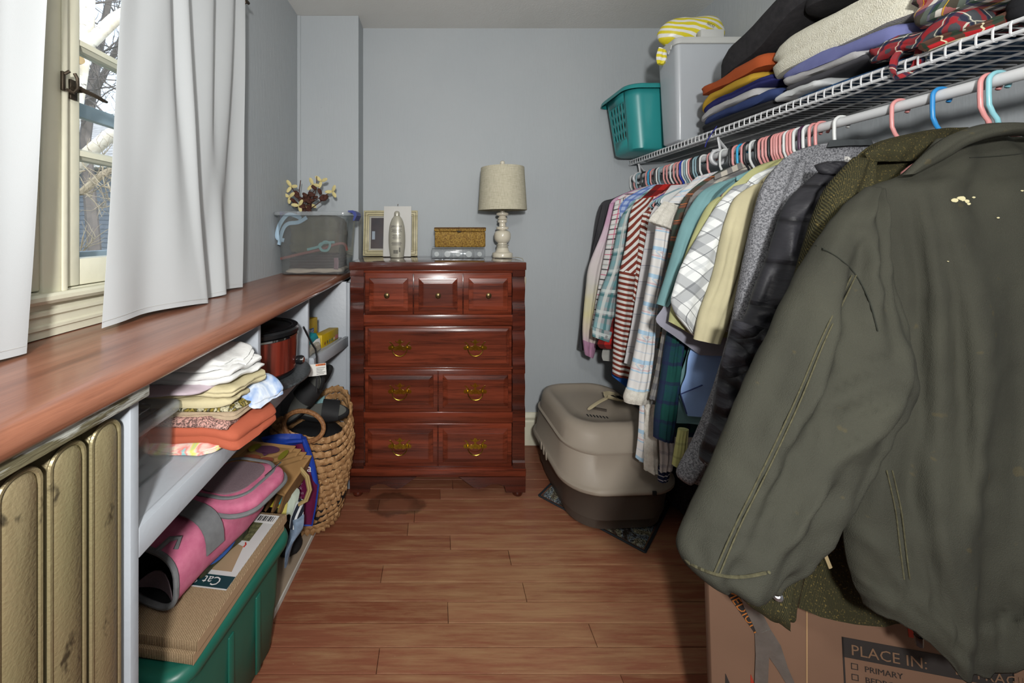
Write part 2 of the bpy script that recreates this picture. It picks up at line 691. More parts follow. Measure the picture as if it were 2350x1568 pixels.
# stool nosing and stepped apron
m = MB()
prof = [(0, 1.097), (.012, 1.097), (.012, 1.112), (.017, 1.115), (.017, 1.121), (.012, 1.124), (.012, 1.138), (.019, 1.143), (.019, 1.150), (.013, 1.154),
        (.013, 1.164), (.030, 1.168), (.036, 1.175), (.036, 1.183), (.030, 1.188), (0, 1.188)]
m.prism(prof, (XL, WY0 - .08, 0), (1, 0, 0), (0, 0, 1), (0, 1, 0), WY1 - WY0 + .16)
part('apron', m, smooth=False)
for y0, y1 in ((.230, .770), (.8235, 1.33)):
    sash = part('sash', MB().box(-.845, -.797, y0, y0 + .033, WZ0 + .006, WZ1 - .03, .003))
    part('stile', MB().box(-.845, -.797, y1 - .033, y1, WZ0 + .006, WZ1 - .03, .003), par=sash)
    part('rail', MB().box(-.845, -.799, y0 + .033, y1 - .033, WZ0 + .006, 1.252, .003), par=sash)
    part('rail', MB().box(-.845, -.799, y0 + .033, y1 - .033, 2.232, WZ1 - .03, .003), par=sash)
    for zz in (1.488, 1.736, 1.984):
        part('muntin', MB().prism([(0, -.012), (.026, -.012), (.034, -.006), (.038, -.006), (.038, .006), (.034, .006), (.026, .012), (0, .012)],
                                  (-.838, y0 + .033, zz), (1, 0, 0), (0, 0, 1), (0, 1, 0), y1 - y0 - .066), par=sash, smooth=False)
    zs = (1.252, 1.476, 1.5, 1.724, 1.748, 1.972, 1.996, 2.232)
    for q in range(0, 8, 2):
        part('pane', MB().box(-.828, -.825, y0 + .033, y1 - .033, zs[q], zs[q + 1]), M_glass, sash, smooth=False)
    st = part('storm_rail', MB().box(-.915, -.895, y0, y1, 1.600, 1.636, .003), M_storm)
    part('storm_sill', MB().box(-.915, -.89, y0, y1, 1.192, 1.262, .003), M_storm)
# latch
latch = part('latch', MB().box(-.797, -.792, .829, .845, 1.600, 1.643, .001), M_bronze)
part('latch_boss', MB().tube([(-.792, .836, 1.622), (-.776, .836, 1.622)], [.008, .007], 12), M_bronze, latch)
part('latch_lever', MB().tube([(-.780, .826, 1.625), (-.776, .838, 1.622), (-.770, .862, 1.618), (-.766, .880, 1.613), (-.765, .889, 1.612)], [.004, .0055, .0045, .0045, .003], 8), M_bronze, latch)
part('latch_keeper', MB().box(-.786, -.780, .799, .806, 1.608, 1.648, .001).tube([(-.78, .803, 1.643), (-.772, .806, 1.650)], .003, 6)
     .tube([(-.78, .806, 1.612), (-.772, .815, 1.607), (-.768, .820, 1.618), (-.770, .821, 1.64), (-.774, .819, 1.650)], .0032, 6), M_bronze, latch)

# ------------------------------------------------------------------ outdoors
M_siding = mat('grey_siding', '60666e', 0.6, 0.05, 3)
M_shingle = mat('roof_shingle', 'b5b2b0', 0.8, 0.15, 8, c2='8d8a88')
house = empty('neighbour_house', (-7, 7.2, -1.2), 'grey sided neighbour house with shingled roof seen through the window', 'house')
nb = 44
for i in range(nb):
    z = -1.2 + i * 0.085
    MB().prism([(0, 0), (0.016, 0), (0.004, 0.095), (0, 0.095)], (-11, 7.2, z), (0, -1, 0), (0, 0, 1), (1, 0, 0), 8.5).build('siding_board', M_siding, house, smooth=False)
MB().box(-11, -2.5, 7.2, 9.6, -1.2, 2.5).build('wall_core', M_siding, house, smooth=False)
roof = MB().box(-11.3, -2.2, 6.9, 7.25, 2.46, 2.58).build('eave', mat('white_eave', 'd5d5d2', 0.6), house, smooth=False)
for i in range(17):
    t0, t1 = i * .16, (i + 1) * .16 + .03
    MB().obox((-11.3, 6.85 + t0 * .86, 2.575 + t0 * .5 - i * .0), (9.1, 0, 0), (0, (t1 - t0) * .86, (t1 - t0) * .5 - .008), (0, -.008, .016)).build('shingle_course', M_shingle, house, smooth=False)
MB().box(-30, -0.95, -8, 30, -1.3, -1.2).build('ground_outside', mat('winter_lawn', '8b8467', 0.9, 0.2, 2), smooth=False, kind='structure')


def bark(name, a, b, dk):
    s = NT(name).set(0.75, 0, 0.2)
    co = s.coord()
    f = s.noise(s.mapping(co, (6, 6, 30)), 1.4, 4, 0.7)
    g = s.noise(co, 9, 3)
    col = s.mix(s.step(g, 0.35, 0.7), lin(a), lin(b))
    s.base(s.mix(s.step(f, 0.60, 0.68), col, lin(dk)))
    s.bump(f, 0.3, 0.01)
    return s.m


M_birch = bark('birch_bark', 'e8e2d6', 'cdbfa8', '4a4038')
M_twig = mat('grey_twig', '6d645e', 0.8, 0.2)
M_twig2 = mat('pale_twig', 'b9a88c', 0.8, 0.2)
tr = random.Random(11)


def twig_spray(m, p, d, L, r, depth):
    pts = [V(p)]
    dirn = V(d).normalized()
    n = 5
    for i in range(n):
        dirn = (dirn + V((tr.uniform(-.25, .25), tr.uniform(-.25, .25), tr.uniform(-.2, .25)))).normalized()
        pts.append(pts[-1] + dirn * L / n)
    m.tube(pts, [r * (1 - .14 * i) for i in range(n + 1)], 5)
    if depth > 0:
        for q in range(4):
            i = tr.randint(1, n)
            nd = (dirn + V((tr.uniform(-1, 1), tr.uniform(-1, 1), tr.uniform(-.5, 1)))).normalized()
            twig_spray(m, pts[i], nd, L * tr.uniform(.45, .75), r * .55, depth - 1)


birch = empty('birch_tree', (-3.35, 3.6, -1.2), 'white barked birch with pruned limbs outside the window', 'tree')
D = 3.6
MB().tube([V((-3.75, 3.6, -1.2)), P(112, 560, D), P(140, 360, D), P(172, 210, D), P(190, 60, D), P(196, -120, D), P(205, -330, D)],
          [.16, .105, .085, .075, .085, .08, .06], 14).build('trunk', M_birch, birch)
MB().tube([P(195, 110, D), P(225, 80, D), P(262, 45, D + .1), P(330, 5, D + .2), P(420, -60, D + .3)], [.055, .055, .055, .05, .03], 12).build('limb', M_birch, birch)
MB().tube([P(140, 420, D - .2), P(200, 355, D - .2), P(250, 312, D - .2), P(320, 270, D - .1), P(420, 200, D)], [.06, .055, .055, .05, .03], 12).build('limb', M_birch, birch)
MB().tube([P(180, 138, D - .1), P(184, 138, D - .16)], [.038, .034], 12).build('pruned_stub', mat('cut_wood', 'b79a6b', 0.7, 0.2), birch)
MB().tube([P(120, 450, D - .5), P(190, 440, D - .5), P(235, 400, D - .45), P(290, 375, D - .4), P(360, 340, D - .3)], [.03, .03, .028, .024, .015], 8).build('limb', M_twig2, birch)
m = MB()
for q in range(13):
    twig_spray(m, P(tr.uniform(165, 280), tr.uniform(360, 470), D - .5), (tr.uniform(-.6, .8), -.1, tr.uniform(-.8, .5)), .28, .006, 2)
for q in range(6):
    twig_spray(m, P(tr.uniform(165, 200), tr.uniform(560, 600), D - .9), (tr.uniform(-.2, .8), -.1, tr.uniform(.2, 1)), .22, .005, 1)
m.build('twigs', M_twig2, birch, kind='stuff')
bare = empty('bare_tree', (-4.9, 5.6, -1.2), 'leafless dark branched tree beyond the birch', 'tree')
MB().tube([V((-4.9, 5.7, -1.2)), P(195, 320, 5.7), P(215, 180, 5.7), P(232, 90, 5.7), P(262, -60, 5.7)], [.1, .07, .06, .05, .03], 8).build('trunk', M_twig, bare)
MB().tube([P(200, 250, 5.7), P(228, 190, 5.6), P(250, 150, 5.5), P(290, 60, 5.4)], [.05, .045, .04, .03], 8).build('limb', M_twig, bare)
m = MB()
for q in range(34):
    twig_spray(m, P(tr.uniform(150, 300), tr.uniform(-60, 290), tr.uniform(5, 6)), (tr.uniform(-1, 1), tr.uniform(-.5, .5), tr.uniform(-.2, 1)), .75, .014, 2)
m.build('twigs', M_twig, bare, kind='stuff')

# ------------------------------------------------------------------ curtains
M_curtain = mat('white_curtain', 'b6babc', 0.85, 0.02, 3, 0.12, 700, 0.0008, sheen=0.1)
M_hem = mat('curtain_hem_stitch', 'c3c5c4', 0.9)


def curtain(label, top, bot, z_top, z_bot, zb_fn):
    nS, nV = 90, 34
    a, b = spl(top, nS), spl(bot, nS)
    rows, uv = [], []
    for i in range(nV):
        v = i / (nV - 1)
        e = v ** 1.35
        row = []
        for j in range(nS):
            s_ = j / (nS - 1)
            yy = a[j][0] * (1 - e) + b[j][0] * e
            xx = a[j][1] * (1 - e) + b[j][1] * e + .006 * nz(s_ * 9, v * 2.2, 3)
            zz = z_top + (zb_fn(s_) - z_top) * v
            row.append(V((xx, yy, zz)))
            uv.append((s_, v))
        rows.append(row)
    root = empty('curtain', (sum(r.x for r in rows[-1]) / nS, sum(r.y for r in rows[-1]) / nS, z_bot), label, 'curtain', None)
    MB().sheet(rows, .0016, uv).build('panel', M_curtain, root)
    hem = [[p + V((.0022, -.0004, .013)) for p in rows[-1]], [p + V((.0022, -.0004, .0145)) for p in rows[-1]]]
    MB().sheet(hem, .0006).build('hem_stitch', M_hem, root)
    return root


curtain('white curtain panel hanging in folds above the slow cooker end of the counter',
        [(.930, -.757), (.97, -.752), (1.03, -.738), (1.06, -.744), (1.075, -.772), (1.13, -.742), (1.16, -.774), (1.27, -.742), (1.30, -.774), (1.40, -.745), (1.44, -.772), (1.50, -.752)],
        [(.826, -.722), (.88, -.720), (.96, -.725), (1.05, -.706), (1.12, -.692), (1.155, -.692), (1.165, -.735), (1.22, -.742), (1.290, -.712), (1.305, -.752), (1.38, -.757), (1.455, -.738)],
        2.235, 1.1, lambda s: 1.104 - .006 * max(0, s) + .006 * math.sin(s * 9))
curtain('white curtain panel beside the window latch',
        [(.30, -.755), (.36, -.735), (.42, -.765), (.48, -.735), (.54, -.765), (.60, -.740), (.66, -.748), (.726, -.722)],
        [(.25, -.725), (.31, -.700), (.37, -.740), (.43, -.695), (.49, -.738), (.55, -.700), (.61, -.718), (.672, -.720)],
        2.235, 1.1, lambda s: 1.1035 + .004 * math.sin(s * 11))
rod = empty('curtain_rod', (-.752, .85, 2.215), 'thin dark curtain rod above the window', 'curtain rod')
MB().tube([(-.752, .10, 2.222), (-.752, 1.53, 2.222)], .006, 10).build('pole', M_bronze, rod)
for yy in (.14, 1.512):
    MB().tube([(XL + .001, yy, 2.212), (-.758, yy, 2.212), (-.752, yy, 2.216)], .005, 8).box(XL, XL + .006, yy - .008, yy + .008, 2.195, 2.23).build('bracket', M_bronze, rod)


# ================================================================== soft things
def loft(rows, nr=28, nc=14, fold=(.008, 6, 1.2), seed=0, power=.55, wr=.003, m=None):
    """a soft body from cross rows (xl,yl,xr,yr,d_left,d_right,thickness): front and back sheet joined at the edges"""
    m = m or MB()
    R = spl([r if len(r) == 7 else (*r[:5], r[4], r[5]) for r in rows], nr)
    rings, uv = [], []
    vlen = 0
    prev = None
    for i, (xl, yl, xr, yr, dl, dr, t) in enumerate(R):
        L, Rr = P(xl, yl, dl), P(xr, yr, dr)
        mid = (L + Rr) / 2
        if prev is not None:
            vlen += (mid - prev).length
        prev = mid
        wid = (Rr - L).length
        v = i / (nr - 1)
        side = (Rr - L).normalized() if wid > 1e-6 else V((1, 0, 0))
        nrm = V((side.y, -side.x, 0))
        nrm = nrm.normalized() if nrm.length > 1e-6 else V((0, -1, 0))
        ring, ruv = [], []
        for k in range(2 * nc):
            front = k <= nc
            u = k / nc if front else 2 - k / nc
            sh = max(0.0, 1 - (2 * u - 1) ** 2) ** power
            f = fold[0] * nz(u * fold[1] + seed, vlen * fold[2] * 3, seed * 1.7) * 2 * min(1, sh * 1.3) * min(1, v * 4 + .25)
            f += wr * nz(u * wid * 26 + seed, vlen * 26, seed + 4) * min(1, sh * 1.5)
            p = L + (Rr - L) * u
            p = p + nrm * ((t * sh + f) if front else (-t * sh + f * .6))
            ring.append(p)
            ruv.append((u * wid if front else -u * wid, -vlen))
        rings.append(ring)
        uv += ruv
    n = 2 * nc
    fs = []
    for i in range(nr - 1):
        for j in range(n):
            k = (j + 1) % n
            fs.append((i * n + j, (i + 1) * n + j, (i + 1) * n + k, i * n + k))
    for base, flip in ((0, False), ((nr - 1) * n, True)):
        for k in range(nc):
            a, b = base + k, base + k + 1
            c, d = base + (n - k - 1), base + (n - k) % n
            q = (a, b, c, d)
            q = tuple(dict.fromkeys(q))
            if len(q) >= 3:
                fs.append(q if not flip else q[::-1])
    m.add([p for r in rings for p in r], fs, uv)
    return m


def soft_slab(quad, z0, th, layers=2, r=.12, wob=.012, zf=None, seed=0, puff=.004, m=None, n=6, lean=(0, 0)):
    """folded cloth: a rounded slab over a 4-corner plan with the fold lines of its layers round the side"""
    m = m or MB()
    base = rrect(.5, .5, 1, 1, r, 0, n)
    # extra points along straight sides
    pts = []
    for i, p in enumerate(base):
        q = base[(i + 1) % len(base)]
        L = math.hypot(q[0] - p[0], q[1] - p[1])
        kk = max(1, int(L / .09))
        pts += [(p[0] + (q[0] - p[0]) * a / kk, p[1] + (q[1] - p[1]) * a / kk) for a in range(kk)]
    A, B, Cc, Dd = [V((*q, 0)) for q in quad]

    def pos(s_, t_, z):
        p = A * (1 - s_) * (1 - t_) + B * s_ * (1 - t_) + Cc * s_ * t_ + Dd * (1 - s_) * t_
        fz = (z - z0) / max(th, 1e-6)
        zz = z + (zf(s_, t_) if zf else 0)
        return V((p.x + lean[0] * fz, p.y + lean[1] * fz, zz))
    prof = [(.80, z0 + .001)]
    h = th / layers
    for i in range(layers):
        for kz, kk in ((.06, .972), (.3, 1.0), (.7, 1.0), (.94, .972)):
            prof.append((kk, z0 + h * (i + kz)))
    prof += [(.90, z0 + th + puff * .6), (.72, z0 + th + puff), (.45, z0 + th + puff * 1.2), (.2, z0 + th + puff * 1.2)]
    rings, uv = [], []
    for li, (kk, z) in enumerate(prof):
        ring = []
        for s_, t_ in pts:
            w_ = wob * nz(s_ * 2.6 + seed, t_ * 2.6, z * 60 + seed) if kk > .95 else 0
            k2 = kk + w_
            s2, t2 = .5 + (s_ - .5) * k2, .5 + (t_ - .5) * k2
            zz = z
            if li > 0:
                zz += wob * .16 * nz(s2 * 3.4 + seed, t2 * 3.4, z * 30 + seed) + .06 * wob * nz(s2 * 13, t2 * 13 + seed, 1)
            p = pos(s2, t2, zz)
            ring.append(p)
            uv.append((p.x + p.z * .7, p.y + p.z * .7))
        rings.append(ring)
    c0, c1 = rings[0], rings[-1]
    cc = [sum(c0, V()) / len(c0), sum(c1, V()) / len(c1)]
    uv += [(q.x + q.z * .7, q.y + q.z * .7) for q in cc]
    m.rings(rings, uv=uv)
    return m


def folded(name, label, ctg, material, quad, z0, th, group=None, **kw):
    return soft_slab(quad, z0, th, **kw).build(name, material, None, label=label, cat=ctg, group=group, angle=60)


# ================================================================== LEFT SIDE
# ------------------------------------------------------------------ wooden counter
M_counter = wood('stained_pine_counter', '94634d', '7a4a36', '4a281d', 'y', 0.30, 0.30, 1.0, 2.4, 0.10, grain=0.5)
prof = [(XL + .001, 1.095), (-.506, 1.095), (-.490, 1.0935), (-.480, 1.089), (-.4745, 1.081), (-.473, 1.072), (-.4745, 1.063), (-.480, 1.0575), (-.490, 1.056), (XL + .001, 1.056)]
m = MB()
for y0, y1 in ((-.9, 2.218),):
    m.prism(prof, (0, y0, 0), (1, 0, 0), (0, 0, 1), (0, 1, 0), y1 - y0)
m.build('counter', M_counter, None, label='long reddish stained pine counter with rounded front edge under the window', cat='counter', angle=50)

# ------------------------------------------------------------------ painted shelf unit below it
unit = empty('shelf_unit', (-.65, 1.3, 0), 'blue grey painted built in shelf unit under the wooden counter', 'shelf')
XS = -.50
MB().box(XL + .002, XS, .625, .643, .002, 1.055, .001).build('end_panel', M_shelfpaint, unit)
MB().box(XL + .002, XS - .006, 1.083, 1.101, .83, 1.055, .001).build('divider', M_shelfpaint, unit)
MB().box(XL + .002, XS - .004, 1.496, 1.514, .80, 1.055, .001).build('divider', M_shelfpaint, unit)
MB().box(XL + .002, -.462, 1.95, 1.968, .002, 1.055, .001).build('end_panel', M_shelfpaint, unit)
MB().box(-.462, -.444, 1.948, 1.972, .002, 1.05, .001).build('face_strip', M_shelfpaint, unit)
MB().box(XL + .002, XL + .012, .643, 1.95, .03, 1.055).build('back_panel', M_shelfpaint, unit, smooth=False)
MB().box(XL + .012, XS - .018, .643, 1.496, .790, .814).build('shelf_board', M_shelfpaint, unit, smooth=False)
MB().box(XS - .018, XS, .643, 1.496, .764, .815, .002).build('shelf_lip', M_shelfpaint, unit)
m = MB()
m.obox((XL + .012, 1.514, .786), (.31, -.0, 0), (0, .436, -.034), (0, 0, .022))
m.build('shelf_board', M_shelfpaint, unit, smooth=False)
m = MB()
m.obox((-.507, 1.512, .762), (.018, 0, 0), (.038, .438, -.034), (0, 0, .05), .002)
m.build('shelf_lip', M_shelfpaint, unit)
M_card = mat('brown_cardboard', 'a58a6c', 0.85, 0.06, 5, 0.1, 200, 0.001)
m = MB()
m.prism([(-.79, .66), (-.60, .66), (-.512, 1.945), (-.79, 1.945)], (0, 0, .002), (1, 0, 0), (0, 1, 0), (0, 0, 1), .016)
m.build('base_board', mat('tan_base_board', '998875', 0.7, 0.08, 5), unit, smooth=False)
m = MB()
m.prism([(-.600, .66), (-.595, .66), (-.507, 1.945), (-.512, 1.945)], (0, 0, .002), (1, 0, 0), (0, 1, 0), (0, 0, 1), .018)
m.build('base_edging', mat('white_edging', 'c9c7c0', 0.6), unit, smooth=False)
# worn painted batten under the counter front
M_peel = NT('peeling_paint').set(0.6, 0, 0.3)
f = M_peel.noise(M_peel.mapping(M_peel.coord(), (40, 9, 60)), 1.0, 4, 0.6)
M_peel.base(M_peel.mix(M_peel.step(f, 0.50, 0.56), lin('b9bcb4'), lin('6f6a52')))
M_peel.bump(f, 0.5, 0.01)
MB().box(-.506, -.488, -.3, .652, 1.034, 1.055, .002).build('batten', M_peel.m, unit)

# ------------------------------------------------------------------ cast iron radiator
s = NT('gold_radiator_paint').set(0.36, 0.35, 0.5)
co = s.coord()
a = s.noise(s.mapping(co, (1, 1, .35)), 7, 4)
col = s.mix(s.step(a, 0.3, 0.7), lin('88825f'), lin('8c7d60'))
b = s.noise(s.mapping(co, (8, 8, 4)), 2.2, 4, 0.7)
col = s.mix(s.math('MULTIPLY', s.step(b, 0.62, 0.68), 0.85), col, lin('2f2a22'))
s.base(col)
s.bump(s.math('ADD', s.noise(co, 220, 2), s.math('MULTIPLY', s.noise(co, 60, 2), 0.5)), 0.3, 0.003)
M_rad = s.m
M_rad_dark = mat('dark_radiator_iron', '2b281f', 0.7, 0.2, 12)
radi = empty('radiator', (-.62, .43, 0), 'old gold painted cast iron column radiator under the counter', 'radiator')
for i in range(5):
    y1 = .611 - .0605 * i
    y0 = y1 - .0505
    cy = (y0 + y1) / 2
    # column body: rounded at the top, seen end-on as a tall slab with raised rims
    hw = (y1 - y0) / 2
    sec = [(-hw, .06)] + [(-hw + .022 * (1 - math.cos(t)), 1.0 + .022 * math.sin(t)) for t in [PI / 2 * q / 6 for q in range(7)]] + \
          [(hw - .022 * (1 - math.cos(t)), 1.0 + .022 * math.sin(t)) for t in [PI / 2 * (6 - q) / 6 for q in range(7)]] + [(hw, .06)]
    rings = []
    for x, ins in ((-.70, .004), (-.69, 0), (-.517, 0), (-.5075, .0035), (-.503, .009)):
        rings.append([V((x, cy + yy * (1 - ins / hw), zz - (ins if zz > .9 else -ins))) for yy, zz in sec])
    mm = MB().rings(rings)
    so = mm.build('section', M_rad, radi, angle=70)
    rim = [V((-.5065, cy + yy * .955, zz - .002)) for yy, zz in sec]
    MB().tube(rim, .0032, 6).build('rim', M_rad, so)
    if i < 4:
        for zz in (.93, .12):
            MB().tube([(-.60, y0 - .011, zz), (-.60, y0 + .001, zz)], .032, 14).build('nipple', M_rad_dark, radi)
for yy in (.33, .60):
    for xx in (-.53, -.67):
        MB().tube([(xx, yy, .002), (xx, yy, .07)], [.018, .014], 10).build('foot', M_rad, radi)

# ------------------------------------------------------------------ clear bin on the first shelf
M_plastic = clear('clear_bin_plastic', 'eef0f0', 0.10, 0.08, 0.05)
M_plastic2 = clear('clear_lid_plastic', 'e6eaec', 0.12, 0.15, 0.20)
box = empty('plastic_shoe_box', (-.67, .745, .815), 'clear plastic shoe box holding dark cloth beside the radiator', 'storage box')


def tub(par, cx, cy, w0, d0, w1, d1, z0, z1, r, wall, material, rot=0, name='body', lip=0.0):
    """open tub: outer and inner rings"""
    rg = []
    for wv, dv, z in ((w0 - .02, d0 - .02, z0), (w0, d0, z0 + .006), (w1, d1, z1)):
        rg.append([V((*p, z)) for p in rrect(cx, cy, wv, dv, r, rot)])
    if lip:
        rg.append([V((*p, z1)) for p in rrect(cx, cy, w1 + 2 * lip, d1 + 2 * lip, r + lip, rot)])
        rg.append([V((*p, z1 + lip * .5)) for p in rrect(cx, cy, w1 + 2 * lip, d1 + 2 * lip, r + lip, rot)])
        rg.append([V((*p, z1 + lip * .5)) for p in rrect(cx, cy, w1 - 2 * wall, d1 - 2 * wall, r, rot)])
    else:
        rg.append([V((*p, z1)) for p in rrect(cx, cy, w1 - 2 * wall, d1 - 2 * wall, r, rot)])
    rg.append([V((*p, z0 + .01)) for p in rrect(cx, cy, w0 - 2 * wall, d0 - 2 * wall, r, rot)])
    return MB().rings(rg).build(name, material, par, angle=50)


def lid(par, cx, cy, wv, dv, z, h, r, material, rot=0, rib=None, name='lid'):
    rg = []
    for dw, zz in ((0, z - h), (.002, z - h * .5), (0, z - .003), (-.008, z), (-.03, z), (-.036, z - .004), (-.06, z - .004)):
        rg.append([V((*p, zz)) for p in rrect(cx, cy, wv + dw, dv + dw, r, rot)])
    o = MB().rings(rg).build(name, material, par, angle=50)
    return o


tub(box, -.673, .745, .20, .185, .205, .19, .815, .925, .015, .002, M_plastic)
lo = lid(box, -.673, .748, .222, .205, .944, .02, .02, M_plastic2)
for q in range(3):
    MB().tube([P2 for P2 in [V((-.60 - q * .05, .67, .944)), V((-.60 - q * .05, .80, .944)), V((-.61 - q * .05, .815, .944)), V((-.63 - q * .05, .82, .944))]], .0015, 6).build('lid_rib', M_plastic2, lo)
M_tealdark = mat('dark_teal_cloth', '3d4a4a', 0.9, 0.25, 14, 0.3, 60)
folded('cloth_bundle', 'dark teal cloth bundle inside the clear shoe box', 'cloth', M_tealdark, [(-.755, .67), (-.60, .67), (-.60, .82), (-.755, .82)], .827, .05, layers=2, wob=.1, seed=3)
folded('cloth_bundle', 'mauve cloth bundle on top inside the clear shoe box', 'cloth', mat('mauve_cloth', '7d6568', 0.9, 0.2, 14), [(-.75, .70), (-.605, .72), (-.60, .815), (-.755, .82)], .888, .022, layers=1, wob=.15, seed=5)
MB().obox((-.602, .668, .845), (.001, .030, .004), (0, .0, .038), (.012, 0, 0)).build('red_card', mat('red_card', 'b5473b', 0.7), None, smooth=False, label='small red and white card box against the clear shoe box wall', cat='box')

# ------------------------------------------------------------------ folded clothes stacked on the shelf
M_white = mat('white_cotton', 'c9cac8', 0.9, 0.03, 10, 0.35, 120, 0.002, k=1.12)
M_beige = mat('beige_cotton', 'c2b894', 0.9, 0.05, 10, 0.3, 120, 0.002)
M_lav = mat('pale_lavender', 'bfb0b8', 0.9, 0.05, 10)
M_orange = mat('rust_orange_cotton', 'ae5940', 0.85, 0.05, 12, 0.25, 400, 0.001)
M_tanknit = mat('tan_knit', 'a8957c', 0.95, 0.1, 60, 0.5, 300, 0.002)


def blotch(name, cols, scale=18, rough=0.9):
    s = NT(name).set(rough, 0, 0.2)
    f = s.noise(s.coord(), scale, 3, 0.5, 0.8)
    n = len(cols)
    s.base(s.ramp(f, [(.28 + .44 * i / (n - 1), lin(c)) for i, c in enumerate(cols)]))
    s.bump(s.noise(s.coord(), 150, 2), 0.2, 0.002)
    return s.m


M_tiedye = blotch('rainbow_tie_dye', ['d8d7c8', '9fc0a8', 'c9d06a', 'dcc7bb', 'd9847c', '8fc4c4'], 22)
M_bluedye = blotch('blue_tie_dye', ['cfd6dd', '8aa3c8', 'cbd3dc', '6f8fc0'], 16)
M_leopard = blotch('pink_black_print', ['2e2626', 'c79a8f', '2e2626', 'c79a8f', '3a2e2c'], 110)
M_chain = blotch('black_gold_print', ['1f1e1a', 'bfb99a', '27261f', '8c7c35', 'c9c6b5'], 70)
G = 'folded clothes stacked on the shelf under the counter'
folded('folded_shirt', 'rainbow tie dye shirt at the bottom of the shelf stack', 'shirt', M_tiedye, [(-.78, .85), (-.495, .845), (-.47, 1.06), (-.78, 1.07)], .8155, .016, G, layers=2, wob=.05, seed=1)
sl = lambda k: (lambda s_, t_: -k * max(0, s_ - .82) ** 1.2)
folded('folded_shirt', 'rust orange shirt drooping over the shelf edge', 'shirt', M_orange, [(-.78, .85), (-.458, .865), (-.425, 1.035), (-.78, 1.075)], .834, .038, G, layers=2, wob=.03, seed=2, zf=sl(.22))
folded('folded_scarf', 'pink and black print scarf tucked above the rust orange shirt', 'scarf', M_leopard, [(-.70, .85), (-.478, .862), (-.470, .93), (-.72, .98)], .8735, .012, G, layers=1, wob=.05, seed=3, zf=sl(.1))
folded('folded_sweater', 'tan knit sweater folded above the rust orange shirt', 'sweater', M_tanknit, [(-.77, .86), (-.468, .875), (-.442, 1.02), (-.77, 1.06)], .8865, .016, G, layers=2, wob=.03, seed=4, zf=sl(.08))
folded('folded_shirt', 'black and gold chain print shirt in the shelf stack', 'shirt', M_chain, [(-.77, .858), (-.47, .873), (-.437, 1.01), (-.77, 1.06)], .9035, .009, G, layers=1, wob=.03, seed=5, zf=sl(.08))
folded('folded_shirt', 'blue and white tie dye shirt with a loose sleeve in the shelf stack', 'shirt', M_bluedye, [(-.70, .93), (-.450, .93), (-.405, 1.03), (-.70, 1.07)], .9135, .020, G, layers=2, wob=.05, seed=6, zf=sl(.3))
folded('folded_trousers', 'lower beige cotton trousers of the shelf stack', 'trousers', M_beige, [(-.77, .85), (-.472, .868), (-.46, .955), (-.76, .95)], .9135, .014, G, layers=1, wob=.04, seed=7)
folded('folded_trousers', 'upper beige cotton trousers under the lavender cloth', 'trousers', M_beige, [(-.77, .855), (-.470, .872), (-.440, 1.0), (-.77, 1.05)], .9285 + .006, .018, G, layers=2, wob=.05, seed=8)
folded('folded_shirt', 'pale lavender shirt between beige trousers and white shirts', 'shirt', M_lav, [(-.79, .82), (-.525, .835), (-.49, .95), (-.78, 1.02)], .954, .007, G, layers=1, wob=.03, seed=9)
folded('folded_shirt', 'lowest white shirt of the shelf stack', 'shirt', M_white, [(-.77, .86), (-.478, .872), (-.440, 1.00), (-.77, 1.06)], .963, .013, G, layers=1, wob=.05, seed=10)
folded('folded_shirt', 'middle white shirt of the shelf stack', 'shirt', M_white, [(-.77, .86), (-.482, .868), (-.446, .995), (-.77, 1.06)], .978, .014, G, layers=1, wob=.06, seed=11)
w3 = folded('folded_shirt', 'crumpled white shirt with ties on top of the shelf stack', 'shirt', M_white, [(-.77, .85), (-.49, .862), (-.452, .99), (-.77, 1.05)], .994, .018, G, layers=2, wob=.09, seed=12, puff=.012, lean=(-.02, .01))

# ------------------------------------------------------------------ granite board and slow cooker on the middle shelf
M_granite = mat('dark_granite', '4a4e50', 0.35, 0.3, 160, 0.1, 200, c2='25282a')
MB().lathe([(.178, .8155), (.186, .8175), (.188, .822), (.186, .827), (.178, .8285)], (-.625, 1.302, 0), 48).build('granite_board', M_granite, None, label='round dark granite board under the slow cooker', cat='board')
s = NT('red_lacquer').set(0.22, 0.25, 0.5, 0.5)
f = s.noise(s.mapping(s.coord(), (30, 30, 1.5)), 1.2, 3)
s.base(s.mix(s.step(f, 0.35, 0.65), lin('7a2f22'), lin('3a1512')))  # reflections on the glossy red painted in as vertical streaks
M_red = s.m
M_black = mat('black_plastic', '17181a', 0.25, 0.1)
M_blackm = mat('matte_black', '1c1d1f', 0.7, 0.15)
M_chrome = mat('chrome', 'c6c8c9', 0.12, 0.02, metal=1.0)
ck = empty('slow_cooker', (-.63, 1.30, .829), 'dark red oval slow cooker with black lid on the granite board', 'slow cooker')
cc = (-.632, 1.302, 0)
MB().lathe([(.132, .829), (.142, .833), (.142, .842)], cc, 48, 1.0, .9).build('base', M_black, ck)
MB().lathe([(.140, .842), (.148, .85), (.151, .958)], cc, 48, 1.0, .9).build('body', M_red, ck)
MB().lathe([(.1515, .958), (.1535, .960), (.1535, .966), (.150, .968)], cc, 48, 1.0, .9).build('chrome_band', M_chrome, ck)
ld = MB().lathe([(.150, .968), (.156, .972), (.157, .984), (.152, .990), (.143, .991), (.132, .986), (.12, .9875), (.07, .994), (.03, .996)], cc, 48, 1.0, .9).build('lid', M_black, ck)
MB().lathe([(.1335, .9885), (.1345, .9905), (.131, .9905), (.130, .9885)], cc, 48, 1.0, .9, False, False).build('lid_bead', M_chrome, ld)
kp = V((-.481, 1.315, .872))
